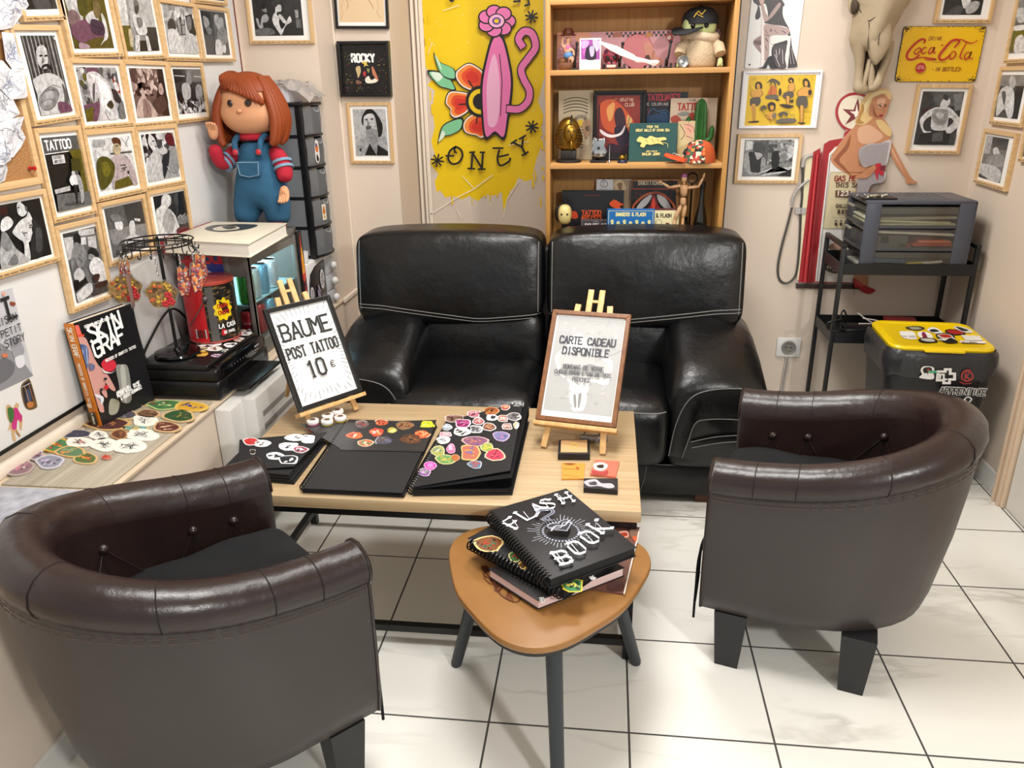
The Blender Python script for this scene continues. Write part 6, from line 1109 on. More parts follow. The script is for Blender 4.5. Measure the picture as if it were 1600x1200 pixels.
# ================================================================ SOCKET
p0, p1 = onY(YB-.008, 1215, 528), onY(YB-.008, 1249, 558); t = thing('wall_socket', 'white square wall socket with a grey cable below it, right of the sofa', 'socket', ((p0.x+p1.x)/2, YB-.004, p1.z)); WP = mat('white_plastic', 'e6e4e0', .3)
b = B(); box(b, (p0.x, YB-.009, p1.z), (p1.x, YB, p0.z), .003); obj('plate', b, WP, t); c = V(((p0.x+p1.x)/2, YB-.009, (p0.z+p1.z)/2)); s_ = (p1.x-p0.x)*.25
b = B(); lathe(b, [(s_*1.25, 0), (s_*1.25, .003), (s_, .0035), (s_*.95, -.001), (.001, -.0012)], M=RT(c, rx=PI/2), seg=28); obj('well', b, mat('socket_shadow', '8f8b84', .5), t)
for dx in (-.4, .4): b = B(); cyl(b, c+V((dx*s_, -.0005, 0)), c+V((dx*s_, .003, 0)), .0035, seg=10); obj('hole', b, BLACKM, t)
b = B(); cyl(b, c+V((0, -.004, -s_*.45)), c+V((0, .002, -s_*.45)), .0028, seg=10); obj('earth_pin', b, mat('brass', 'b89a5a', .3, .9), t)
b = B(); tube(b, smooth_pts([(c.x-.003, YB-.006, p1.z), (c.x-.006, YB-.008, p1.z-.05), (c.x-.01, YB-.008, p1.z-.14), (c.x-.008, YB-.008, .1)], 6), .004, 8); tube(b, smooth_pts([(c.x+.006, YB-.006, p1.z), (c.x+.004, YB-.008, p1.z-.05), (c.x-.002, YB-.008, p1.z-.14), (c.x, YB-.008, .1)], 6), .003, 8); obj('cable', b, mat('grey_cable', 'b8b2aa', .4), t)
# ================================================================ TROLLEY, DRAWERS, BIN
CX0, CX1, CY0, CY1, CH = .905, 1.405, 3.085, 3.345, .82
t = thing('trolley', 'black metal two-tier trolley against the back wall in the right corner', 'trolley', ((CX0+CX1)/2, (CY0+CY1)/2, 0)); q = .016; CM = mat('trolley_black', '131416', .42)
for x in (CX0, CX1-q):
	for y in (CY0, CY1-q): b = B(); box(b, (x, y, 0.0), (x+q, y+q, CH), .0015); obj('leg', b, CM, t)
	b = B(); box(b, (x, CY0, CH), (x+q, CY1, CH+q), .0015); obj('handle', b, CM, t)
for zt in (.722, .445):
	b = B(); box(b, (CX0+q, CY0+.004, zt-.004), (CX1-q, CY1-.004, zt)); box(b, (CX0+q, CY0, zt-.004), (CX1-q, CY0+.004, zt+.04)); box(b, (CX0+q, CY1-.004, zt-.004), (CX1-q, CY1, zt+.04))
	for x in (CX0+.002, CX1-.006): box(b, (x, CY0+q, zt-.004), (x+.004, CY1-q, zt+.04))
	obj('tray', b, CM, t)
# drawer tower lying its clear fronts to the left
UZ, UX0, UX1, UY0, UY1 = .7228, .945, 1.365, CY0+.006, CY1-.008
GREY = mat('slate_plastic', '4a4d58', .35); CLR = clear('clear_plastic', 'e6e5e0', .12, .05, .02)
t = thing('drawer_tower', 'slate grey three-drawer plastic unit with clear fronts on top of the black trolley', 'drawer unit', ((UX0+UX1)/2, (UY0+UY1)/2, UZ)); H_ = .275; dh = (H_-.02)/3
b = B(); box(b, (UX0+.03, UY0, UZ), (UX1, UY1, UZ+.008), .002); box(b, (UX0+.03, UY0, UZ+H_-.014), (UX1, UY1, UZ+H_), .004)
for k in (1, 2): box(b, (UX0+.03, UY0+.004, UZ+k*dh+.002), (UX1, UY1, UZ+k*dh+.014), .001)
for y in (UY0, UY1-.012):
	for xa, xb in ((UX0+.03, UX0+.085), (UX1-.06, UX1)): box(b, (xa, y, UZ), (xb, y+.012, UZ+H_-.006), .004)
box(b, (UX1-.008, UY0, UZ), (UX1, UY1, UZ+H_-.006)); obj('frame', b, GREY, t)
b = B()
for k in range(9): box(b, (UX0+.14+k*.024, UY0+.03, UZ+H_), (UX0+.146+k*.024, UY1-.03, UZ+H_+.002), .0008)
obj('ribbed_lid', b, mat('lid_grey', '6a6a6c', .4), t)
rr_ = random.Random(3)
STORE = [[('paper_stack', .05, .36, .002, .012, 'c8c8c4', 0), ('folder', .09, .34, .016, .024, 'e4e2dc', -.13), ('booklet', .07, .2, .03, .045, '2e4a7a', .06), ('booklet', .21, .27, .014, .03, 'd8c04a', -.1), ('dark_case', .05, .36, .05, .068, '4a4a48', 0)],
		 [('booklet', .22, .36, .01, .02, 'b8402c', 0), ('booklet', .24, .355, .022, .03, 'd87a5a', 0), ('dark_case', .05, .2, .002, .05, '5a5a60', 0), ('roll', .1, .13, .02, .05, 'c8b83a', 0), ('booklet', .17, .21, .004, .02, 'a83a3a', 0), ('paper_stack', .05, .36, .054, .062, 'e8e6e2', .04)],
		 [('paper_stack', .05, .36, .002, .01, 'c9cba8', 0), ('paper_stack', .05, .34, .012, .02, 'd4d6ba', .03), ('paper_stack', .07, .36, .024, .034, 'a8a99a', -.02), ('dark_case', .05, .36, .045, .066, '6a6a68', 0)]]
for k in range(3):
	z0 = UZ+.01+k*dh; z1 = z0+dh-.012; bw = B()
	box(bw, (UX0+.085, UY0+.002, z0), (UX1-.06, UY0+.0035, z1)); dr = obj('drawer', bw, CLR, t)
	b = B(); rows = []
	for j in range(13):
		y = UY0+.012+(UY1-UY0-.024)*j/12; bulge = .03*(1-((j-6)/6)**2); rows.append([V((UX0+.03-bulge, y, z0)), V((UX0+.026-bulge*1.1, y, (z0+z1)/2)), V((UX0+.03-bulge, y, z1))])
	strip(b, rows); bmesh.ops.solidify(b, geom=b.faces[:], thickness=.002); obj('drawer_front', b, CLR, dr)
	b = B(); box(b, (UX0+.002, UY0+.09, z1-.012), (UX0+.012, UY1-.09, z1-.004), .002); obj('grip', b, mat('grip_plastic', 'b8b4aa', .3), dr)
	for nm, xa, xb, za, zb_, col, ry in STORE[k]:
		b = B(); cx_ = (xa+xb)/2; box(b, (xa-cx_, UY0+.01, za), (xb-cx_, UY1-.02, zb_), .001, RT((UX0+cx_, 0, z0), ry=ry)); obj(nm, b, mat('store_'+col, col, .6), dr)
# little things lying on the unit
t = thing('pen_case', 'open clear case with pens lying on top of the slate drawer unit', 'pen case', (1.02, 3.2, UZ+H_+.001)); z = UZ+H_+.0015
b = B(); box(b, (.965, 3.12, z), (1.09, 3.2, z+.004), .001); obj('tray', b, BLACKM, t)
for k in range(3): b = B(); cyl(b, (.985+k*.03, 3.135+k*.012, z+.008), (1.03+k*.02, 3.175+k*.004, z+.009), .004, seg=10); obj('pen', b, mat('pen_'+str(k), ('d8d0b0', '8a8470', 'e0dccc')[k], .4), t)
t = thing('chain_coil', 'loose silver chain heaped at the front corner of the slate drawer unit', 'chain', (.97, 3.13, z)); b = B()
for k in range(26):
	a = k*.7; c = V((.985+.03*math.cos(a)*(.4+.025*k), 3.15+.022*math.sin(a*1.3), z+.005+.004*(k % 3))); tube(b, [c+V((.004*math.cos(q_), .0025*math.sin(q_), .001*math.sin(q_*2+k))) for q_ in [2*PI*i/8 for i in range(8)]], .0009, 5, True)
obj('links', b, mat('steel', 'a8a8a6', .3, .9), t)
# things on the lower tray
z = .4456
t = thing('power_adapter', 'black power adapter with looped cable on the lower tray of the trolley', 'power adapter', (1.0, 3.17, z)); b = B(); box(b, (.965, 3.11, z), (1.085, 3.2, z+.05), .012); obj('body', b, mat('adapter_black', '0f1012', .4), t)
b = B(); tube(b, smooth_pts([(.98, 3.15, z+.03), (.95, 3.13, z+.065), (.94, 3.11, z+.085), (.93, 3.06, z+.10), (.88, 3.05, z+.09), (.885, 3.06, z+.06), (.935, 3.07, z+.055), (.95, 3.14, z+.09), (.965, 3.16, z+.11), (.985, 3.17, z+.07), (.975, 3.2, z+.03)], 7), .0035, 7); obj('cable', b, BLACKM, t)
t = thing('red_box', 'flat red box tied with white cord on the lower tray of the trolley', 'box', (1.16, 3.2, z)); b = B(); box(b, (-.06, -.04, 0), (.06, .04, .055), .004, RT((1.218, 3.245, z), rz=-.2)); box(b, (-.02, -.02, 0), (.03, .02, .035), .004, RT((1.085, 3.125, z), rz=.4)) if 0 else None; obj('box', b, mat('red_card', '9a2a2c', .5), t)
b = B(); tube(b, smooth_pts([(1.02, 3.16, z+.1), (1.08, 3.14, z+.065), (1.16, 3.13, z+.06), (1.24, 3.18, z+.05)], 5), .0025, 6); tube(b, smooth_pts([(1.03, 3.12, z+.09), (1.1, 3.125, z+.075), (1.13, 3.12, z+.04)], 5), .0025, 6); tube(b, smooth_pts([(1.02, 3.13, z+.064), (1.08, 3.13, z+.066), (1.18, 3.15, z+.06)], 5), .0025, 6); obj('cord', b, mat('white_cord', 'dcd8d4', .5), t)
b = B(); box(b, (-.02, -.018, 0), (.02, .018, .03), .006, RT((1.118, 3.14, z), rz=.5)); solo('red_pouch', b, MATS['red_card'], 'small red pouch beside the black adapter on the lower trolley tray', 'pouch')
# bin
t = thing('pedal_bin', 'black plastic bin with a yellow stickered lid and bin liner, in front of the trolley', 'bin', (1.19, 2.86, 0))
bcx, bcy = 1.185, 2.855; Mz = RT((bcx, bcy, 0), rz=-.06)
def rrect(hx, hy, r_, n=6): return [(sx*(hx-r_)+r_*math.cos(a), sy*(hy-r_)+r_*math.sin(a)) for sx, sy, a0 in ((1, 1, 0), (-1, 1, 1), (-1, -1, 2), (1, -1, 3)) for a in [(a0+k/n)*PI/2 for k in range(n+1)]]
b = B(); loft(b, [[Mz@V((x, y, z)) for x, y in rrect(hx, hy, .05)] for z, hx, hy in ((0, .135, .13), (.02, .14, .135), (.46, .175, .168), (.47, .178, .17))]); obj('body', b, mat('bin_black', '1a1b1e', .4), t)
b = B(); rg = random.Random(4); rows = []
for z, e in ((.545, .002), (.53, .012), (.50, .016), (.47, .013), (.45, .008)):
	rows.append([Mz@V((x*(1+e/.18+rg.uniform(-.004, .008)), y*(1+e/.18+rg.uniform(-.004, .008)), z+(rg.uniform(-.014, .006) if z < .46 else 0))) for x, y in rrect(.175, .168, .06, 9)])
loft(b, rows, cap=False); obj('bin_liner', b, mat('liner_black', '2c2c2e', .3, bump=(30, .7, .006)), t, smooth=60)
LID = mat('lid_yellow', 'e6c40c', .35); b = B(); loft(b, [[Mz@V((x, y, z)) for x, y in rrect(hx, hy, .05)] for z, hx, hy in ((.535, .17, .163), (.55, .172, .165), (.556, .168, .161), (.556, .15, .143), (.553, .147, .14))]); box(b, (-.07, -.182, .543), (.06, -.16, .552), .004, Mz); lid = obj('lid', b, LID, t)
lv = (1240, 470, 4.444)
A = Art((bcx, bcy, .5537), (1, 0, 0), (0, 1, 0))
A.trace('~3a3a34 775,185 830,175 890,180 910,195 860,208 800,200;~a8a48a 800,184 860,183 890,195 830,200;~f0eee8 735,215 770,212 830,215 850,245 850,268 770,262 745,240;~f0eee8 860,225 900,215 950,230 965,262 910,262 870,250;~8a2a4a 890,225 910,222 930,262 900,262;~f2f0ec 925,205 960,185 1000,195 1035,225 980,228;~2a2a28 945,205 980,200 1010,215 960,220;~1a1a1a 1050,215 1080,200 1170,210 1190,235 1100,240;~b02a26 1060,215 1090,205 1160,212 1180,230 1110,236;~e8e6e0 1110,190 1140,180 1220,200 1240,225 1180,222;~3a3a38 1125,185 1160,190 1215,210 1170,215;~1a1a1a 985,245 1010,230 1090,232 1120,262 1060,272 1010,268;~c8c4b8 995,247 1020,236 1080,238 1108,260 1055,266 1015,262;~b82a26 1010,248 1030,240 1075,242 1095,258 1050,262;~202020 865,275 900,262 970,268 1000,290 930,296 880,290;~c0bcb0 880,275 910,268 960,272 980,288 925,290;~d8d4c8 1000,275 1100,262 1120,280 1060,292;~1c1c1c 1010,275 1050,285 1090,265 1140,295 1060,298;e8e4dc 1160,245 1290,252 1310,285 1190,282;f0ece6 1150,285 1325,290 1340,305 1160,300', *lv)
A.text('MIEN', *A.uv(1240+1175/4.444, 470+300/4.444), .011, '1c1c1c', .003, .8, .3); A.text('YOU ROCK', *A.uv(1240+750/4.444, 470+258/4.444), .008, '2a2a2a', .0018, .6, .2)
A.build('stickers', VINYL, lid)
fy = bcy-.168; A = Art(Mz@V((0, -.1705, .3)), Mz.to_3x3()@V((1, 0, 0)), (0, -.08, 1))
A.trace('~f0eeea 880,480 900,455 950,455 975,470 970,500 975,530 960,545 900,540 870,530 890,510;~1a1a1a 895,480 910,462 950,462 960,490 940,510 910,505;~b02a26 925,475 945,475 940,492 930,492;~f0eeea 908,505 925,500 925,518 912,518;~f0eeea 935,500 950,502 945,518 932,516;L9:f0eeea 1000,490 1050,490 1050,475 1085,475 1085,505 1115,505 1115,545 1080,545 1080,570 1040,570 1040,550 995,550 1000,490;L6:f0eeea 1015,535 1015,510 1040,510 1040,540 1060,545;~b0322e 1160,510 1180,485 1220,485 1245,510 1240,545 1200,562 1165,545;~1f2022 1170,512 1185,494 1215,494 1235,515 1228,540 1200,552 1172,540;L4:b0322e 1190,500 1190,545;L4:b0322e 1215,500 1195,522 1220,545;L3:b0322e 1185,478 1225,478;L3:b0322e 1150,560 1180,575 1230,572', *lv)
A.text('APPRENTICE', *A.uv(1240+1010/4.444, 470+640/4.444), .024, 'f0eeea', .008, .5, .12); A.text('APPRENTICE', *A.uv(1240+1010/4.444, 470+640/4.444), .024, '1a1a1a', .0035, .5, .12)
A.curve([A.uv(1240+x/4.444, 470+y/4.444) for x, y in [(1180, 680), (1205, 662), (1230, 680), (1205, 700), (1180, 680)]], .004, 'f0eeea'); A.build('stickers', VINYL, t)
b = B(); box(b, (-.05, -.186, .472), (-.015, -.182, .48), .001, Mz); obj('tie_tape', b, mat('tape_green', '4aa87a', .4), t)
# ================================================================ LEFT WALL: CORK BOARD, SKETCHES, STICKERS
XC = WX0+.018
o, u, v = AX[0](XC); c0 = [on(0, XC+.016, *k) for k in ((3, 0), (70, 290), (-130, 318))]
ys, yr = c0[2].y, c0[1].y; zb = (c0[1].z+c0[2].z)/2; zt = 2.35
t = thing('cork_board', 'pine-framed cork board pinned with tattoo sketches at the left edge of the wall', 'cork board', (XC, (ys+yr)/2, zb)); wd, ht = yr-ys, zt-zb
M = frame3((XC, (ys+yr)/2, (zb+zt)/2), (0, 1, 0), (0, 0, 1), (1, 0, 0)); bars(t, M, wd, ht, .018, .016, FRAMEW[0])
b = B(); box(b, (-wd/2+.01, -ht/2+.01, 0), (wd/2-.01, ht/2-.01, .008), M=M); obj('cork', b, mat('cork', 'b98a58', .9, var=(260, '8a5e34', .2), bump=(260, .5, .002)), t)
p = on(0, XC+.012, 47, 263); b = B(); lathe(b, [(.001, 0), (.006, 0), (.0035, .004), (.0045, .012), (.006, .014), (.001, .015)], M=RT(p, ry=PI/2), seg=14); solo('push_pin', b, mat('pin_red', 'b01c24', .3), 'red push pin stuck in the bare corner of the cork board', 'push pin')
sk_ = [('large crumpled sketch sheet at the very top of the cork board', [(-30, -30), (40, -30), (42, 0), (45, 8), (38, 22), (30, 33), (18, 43), (8, 46), (-30, 50)], '5a6488'),
	   ('narrow sketch slip with a blue ink flower, second from the top of the cork board', [(2, 50), (20, 52), (30, 84), (38, 104), (36, 107), (20, 108), (8, 94)], '3a4aa0'),
	   ('creased pencil and blue sketch halfway down the cork board', [(-20, 90), (4, 95), (20, 108), (36, 108), (45, 150), (38, 153), (18, 156), (6, 140), (-20, 136)], '4a5aa0'),
	   ('grey pencil sketch sheet left of the bare cork', [(-25, 138), (8, 140), (18, 157), (30, 178), (20, 184), (8, 192), (-25, 190)], '50504e'),
	   ('curled fan-shaped sketch sheet sticking out over the bare cork', [(-20, 190), (10, 188), (26, 183), (42, 182), (32, 200), (40, 215), (36, 230), (20, 246), (-20, 250)], '5a5a58'),
	   ('rounded sketch cut-out below the fan-shaped sheet', [(-20, 220), (8, 218), (18, 234), (16, 250), (4, 258), (-20, 258)], '4a5a8a'),
	   ('pale scrap of sketch paper lowest on the cork board', [(-20, 255), (12, 252), (13, 266), (8, 282), (0, 287), (-20, 284)], '7a7a78')]
for i, (lb, pts, ink) in enumerate(sk_):
	A = Art((XC+.02+.004*(i % 3), 0, 0), u, v); q = [A.uv(*k) for k in pts]; r = random.Random(i); b = B(); cx = sum(k[0] for k in q)/len(q); cz = sum(k[1] for k in q)/len(q)
	def P3(a, d, j=0): return V((XC+.02+.004*(i % 3)+.012*math.sin(60*a+i)*math.cos(45*d+i)*.6+j, a, d))
	for f0, f1 in ((0, .35), (.35, .7), (.7, 1)):
		for k in range(len(q)):
			a, e = q[k-1], q[k]; g = lambda pt, f: P3(cx+(pt[0]-cx)*f, cz+(pt[1]-cz)*f)
			vs_ = [b.verts.new(g(a, f0)), b.verts.new(g(e, f0)), b.verts.new(g(e, f1)), b.verts.new(g(a, f1))] if f0 else [b.verts.new(g(a, 0)), b.verts.new(g(e, f1)), b.verts.new(g(a, f1))]
			b.faces.new(vs_)
	bmesh.ops.remove_doubles(b, verts=b.verts[:], dist=1e-5); bmesh.ops.recalc_face_normals(b, faces=b.faces[:]); bmesh.ops.solidify(b, geom=b.faces[:], thickness=-.0006)
	ob = solo('sketch_sheet', b, mat('tracing_paper', 'dedee2', .6), lb, 'sketch', 'sketches on the cork board', 0)
	def on_poly(a, d):
		ins = False
		for k in range(len(q)):
			(x1, y1), (x2, y2) = q[k-1], q[k]
			if (y1 > d) != (y2 > d) and a < (x2-x1)*(d-y1)/(y2-y1)+x1: ins = not ins
		return ins
	for k in range(30 if i else 45):
		kx, kz = r.choice(q); f = r.uniform(.05, .85); a, d = cx+(kx-cx)*f, cz+(kz-cz)*f; cur = []; an = r.uniform(0, 6)
		for m_ in range(r.randint(4, 9)):
			cur.append((a, d)); an += r.uniform(-.9, .9); a += .009*math.cos(an); d += .009*math.sin(an)
		cur = [c for c in cur if on_poly(*c)]
		if len(cur) > 2: A.curve(cur, r.choice((.0005, .0007, .001)), r.choice((ink, '8a8a90', 'a0a4b4')), k=1+k*.02, n=2)
	ob2 = A.build('drawing', PRINT, None, fn=lambda P_: P3(P_.y, P_.z, .0016)); ob2.data.transform(Matrix.Translation(-ob.location)); ob2.parent = ob
# printed poster and two stickers on the white board
XW = WX0+.0165; vb_ = (0, 420, 4)
A = Art((XW, 0, 0), u, v)
A.trace('c4c4c8 -330,240 75,118 207,668 -200,860;8a8a8e -330,440 -60,420 130,560 207,668 -200,860;~6a6a6e -100,640 20,560 90,600 60,680 -60,740;~b8b8bc 60,560 130,520 180,560 200,640 120,690 60,680;~9a9aa0 60,440 120,450 150,520 90,560;~dadade 90,560 140,540 150,600 110,620;~b06a4a 8,140 30,145 40,190 85,205 90,230 60,225 40,250 20,220;~8a4a34 60,205 92,212 85,232 62,226;~d8a890 10,145 28,146 24,170 8,165;~c87a5a 5,535 35,528 45,548 15,555;L2:5a5a5e 75,118 207,668;L2:5a5a5e 207,668 -200,860', *vb_)
A.text('LES TATOUEURS', *A.uv(-220/4, 420+420/4), .052, '2a2a2a', .009, .5, .14, serif=.12, rot=0); A.text('LA MAISON', *A.uv(-140/4, 420+410/4), .018, '3a3a3c', .0028, .6, .22); A.text('MON PETIT', *A.uv(-110/4, 420+480/4), .018, '3a3a3c', .0028, .6, .22); A.text('LA STORY', *A.uv(-60/4, 420+530/4), .018, '3a3a3c', .0028, .6, .22)
q = [A.uv(a/4, 420+d/4) for a, d in ((-330, 240), (75, 118), (207, 668), (-200, 860))]
def in_quad(pt):
	s = [(q[i][0]-q[i-1][0])*(pt[1]-q[i-1][1])-(q[i][1]-q[i-1][1])*(pt[0]-q[i-1][0]) for i in range(4)]; return all(k <= 1e-6 for k in s) or all(k >= -1e-6 for k in s)
A.F = [f for f in A.F if all(in_quad(p_) for p_ in f[0]) or f[2] < 3]
o_ = A.build('printed_poster', PRINT); tag(o_, 'grey printed poster with a fox, on the white board at the left edge', 'poster')
A = Art((XW, 0, 0), u, v); A.trace('~6a5434 130,740 165,695 190,700 230,840 225,870 180,882 150,850;~2a2630 140,740 165,708 186,712 218,840 180,868 155,840;~3a4a6a 160,760 180,755 195,820 170,830;L2:b8864a 150,730 190,860;L2:a8764a 175,715 215,850;L1.5:d0d0cc 135,740 185,715;~b8743a 165,840 200,830 205,860 175,868', *vb_); tag(A.build('coffin_sticker', VINYL), 'dark coffin-shaped sticker on the white board under the poster', 'sticker')
A = Art((XW, 0, 0), u, v); A.trace('~c8a478 38,860 60,850 80,870 100,840 118,850 112,880 125,900 140,930 135,1005 122,1000 118,950 105,960 110,1010 130,1040 120,1050 90,1020 100,1070 80,1072 65,1000 48,1020 60,960 45,930;~c02a78 80,880 105,870 125,905 138,920 130,960 110,940 100,1000 75,1000 72,940;~3a6a34 48,870 75,870 88,900 80,950 62,960 50,920;~8a5a3a 95,1000 110,1040 120,1042 100,1010', *vb_); tag(A.build('rodeo_sticker', VINYL), 'sticker of a green rider on a pink rearing horse, low on the white board', 'sticker')
# ================================================================ LEDGE: MAT WITH PATCHES
ZL = LZ+.0006; v9_ = (0, 610, 5)
b = B(); box(b, (-1.478, 1.56, ZL), (-1.2, 2.118, ZL+.004), .001); solo('display_board', b, wood('grey_board', 'b3aa98', '9a917f', 1, 5, .6, 14), 'thin grey wood-look board on the ledge carrying the cut-out patches', 'board')
b = B(); box(b, (-1.49, 1.36, ZL), (-1.2, 1.552, ZL+.002), .0005); solo('printed_sheet', b, mat('blue_grey_print', '8a8c98', .5, var=(30, 'c2c4cc', .25)), 'blue grey printed sheet on the ledge beyond the back of the left tub chair', 'sheet')
ZP = ZL+.0046; WOODC, WHC = 'c8a878', 'e8e4d8'
PT = [('oblong tan patch with a dark teal snake, beside the printer', 1125, 98, 240, 56, WOODC, '5a4a2a 2a3a34 8a6a3a 1f2a28'), ('green-rimmed oval patch with a green leafy design, by the printer corner', 1290, 118, 260, 62, 'a8b878', '3a6a3a 6a9a5a c8c090 7a3a2a'), ('patch with golden sun rays over a blue band, nearest the ledge edge by the printer', 1490, 132, 230, 70, 'd8b45a', 'c8982a 3a3a7a e0c060 6a5a3a'),
	  ('grey patterned round patch with tan edge, below the spray-can book', 965, 190, 210, 66, WOODC, '4a4650 6a6470 8a7a70 3a3640'), ('brown ribbed patch behind the white dagger patch', 1160, 185, 170, 52, WOODC, '6a4a34 8a6a4a 4a3024'), ('tan patch with a dark green cactus design, third from the board end', 1400, 205, 230, 76, WOODC, '1f4a22 2a2a1e 5a4a2a 8a7a3a'),
	  ('long tan patch with a dark red dagger, right of the book spine', 845, 268, 330, 78, 'c4a26a', '4a2420 6a3a2a 2a1a18 a8703a'), ('white patch with a black line drawing pointing right, in the middle of the back row', 1130, 240, 170, 84, WHC, '2a2a2a 8a8a88 d8d4cc'), ('brown and cream leafy patch near the ledge edge, middle of the board', 1300, 290, 190, 76, WOODC, '5a2a22 7a4a34 c8a884'),
	  ('wide slate grey patch with a blue and rust figure, left below the book spine', 580, 345, 260, 62, 'a8a098', '3a3a4a 7a4a3a 5a5464 2a2a34'), ('small white oval patch with a grey face drawing, left of the brown jar patch', 775, 355, 130, 56, WHC, '8a8a8a 3a3a3a'), ('small brown pot-shaped patch amid the white ones', 935, 350, 120, 62, 'b08a5a', '6a3a22 8a5a34 3a2418'),
	  ('teal and sand striped patch behind the white row', 1060, 300, 180, 32, 'c8b07a', '5a9a94 c8a868 8a7a4a'), ('white tear-shaped patch with a snarling black sketch, right end of the white row', 1110, 352, 220, 80, WHC, '3a3a3a 8a8a8a 5a5a5a'), ('white flag-shaped patch with a red and black emblem, left end of the white row', 620, 410, 190, 66, WHC, '3a2a2a a83a3a 6a6a6a'),
	  ('orange-edged patch with a green face and red flowers, at the left of the board', 430, 430, 230, 92, 'd0a03e', '4a7a4a b84a2a d8b43a 3a5a3a'), ('white oval patch with a black cat sketch, front of the white row', 815, 430, 190, 80, WHC, '3a3a3a 6a6a6a 2a2a2a'), ('largest white oval patch with a bearded face sketch, nearest the ledge edge', 1010, 440, 230, 100, WHC, '4a4a4a 8a8a8a 2a2a2a'),
	  ('grey and violet flower patch at the far left back of the board', 275, 495, 120, 84, 'b8a8a8', '7a6a7a a85a6a 4a4450'), ('orange patch with a sage green head, left of the white ovals', 555, 485, 220, 68, 'd0a868', '5a7a5a c88a4a 8a9a6a'), ('lavender grey winged patch at the front left of the board', 390, 565, 200, 90, 'c0bcc4', '8a8a9a 5a5a64 b8a8c0'),
	  ('tan patch with a green skull and orange petals, behind the chair rim', 665, 535, 170, 84, WOODC, '4a6a34 a84a2a c88a3a 3a4a2a'), ('pink and grey shell-like patch nearest the near end of the board', 140, 610, 230, 100, 'a89890', '8a6a74 b87a8a 5a5050 c8b0a8'), ('small red patch just visible over the chair rim', 830, 530, 70, 30, 'b88a7a', 'a83a2a c86a5a')]
for i, (lb, cx, cy, w_, h_, ec, cols) in enumerate(PT):
	r = random.Random(100+i); cols = cols.split(); w_ *= 1.15; h_ *= 1.22; A = Art((0, 0, ZP), (1, 0, 0), (0, 1, 0)); n = 18; ph = r.uniform(0, 6)
	out = [A.uv((cx+w_/2*(1+.11*math.sin(3*a+ph)+r.uniform(-.06, .06))*math.cos(a))/5, 610+(cy+h_/2*(1+.1*math.sin(2*a+ph)+r.uniform(-.06, .06))*math.sin(a))/5) for a in [-2*PI*k/n for k in range(n)]]
	mx, my = sum(k[0] for k in out)/n, sum(k[1] for k in out)/n; b = B(); prism(b, out, .0025, Matrix.Translation((0, 0, ZP+(i % 3)*.0004)))
	ob = solo('cut_out_patch', b, mat('patch_'+ec, ec, .6), lb, 'patch', 'patches on the ledge board', 0); A = Art((0, 0, ZP+(i % 3)*.0004+.0026), (1, 0, 0), (0, 1, 0))
	white = ec == WHC; inner = [(mx+(a-mx)*.82, my+(d-my)*.82) for a, d in out]
	if not white: A.poly(inner, cols[0], 1)
	for k in range(16 if white else 22):
		a_ = r.uniform(0, 6.28); f = r.uniform(0, .62); j = r.randrange(n); px, py = mx+(out[j][0]-mx)*f, my+(out[j][1]-my)*f
		if white:
			m_ = r.randrange(n); A.curve([(px, py), ((px+mx)/2+r.uniform(-.006, .006), (py+my)/2+r.uniform(-.006, .006)), (mx+(out[m_][0]-mx)*.6, my+(out[m_][1]-my)*.6)], r.choice((.0012, .002, .003)), r.choice(cols), k=1+k*.05, n=4, taper=.6)
		else: A.oval(px, py, r.uniform(.003, .011), r.uniform(.002, .006), r.choice(cols), 7, a_, k=1.5+k*.06)
	A2 = A.build('design', CLOTHPRINT, None); A2.data.transform(Matrix.Translation(-ob.location)); A2.parent = ob
# ================================================================ BOOK LEANING ON THE WALL
vg = (60, 470, 5.7143)
bl, br_ = onZ(LZ, 131, 668), onZ(LZ, 224, 622); bl, br_ = bl+V((.04, 0, 0)), br_+V((.04, 0, 0)); uu = (br_-bl); uu.z = 0; uu.normalize(); W_ = .212; bk = V((-uu.y, uu.x, 0)); tl = math.radians(86); vv = (bk*math.cos(tl)+V((0, 0, 1))*math.sin(tl)).normalized(); nn = uu.cross(vv)
if nn.x < 0: nn = -nn; 
M = frame3(bl+V((.02, 0, .001)), uu, vv, uu.cross(vv)); Hb = .315; th = .034
t = thing('art_book', 'thick black orange-spined book with a tattooed hand cover, leaning on the white board', 'book', bl+V((.02, 0, .001)))
b = B(); box(b, (.003, .003, -th+.003), (W_-.004, Hb-.003, -.003), M=M); obj('pages', b, mat('book_pages', 'e6d8c4', .8), t)
b = B(); box(b, (0, 0, -.003), (W_, Hb, 0), .0008, M); box(b, (0, 0, -th), (W_, Hb, -th+.003), .0008, M); obj('cover', b, mat('book_black', '121214', .3), t)
b = B(); box(b, (-.003, 0, -th), (.0005, Hb, 0), .001, M); obj('spine', b, mat('spine_orange', 'c8741c', .4), t)
A = Art(M@V((W_/2, Hb/2, .0002)), uu, vv)
A.rect(-W_/2+.001, -Hb/2+.001, W_/2-.001, Hb/2-.001, '17171a')
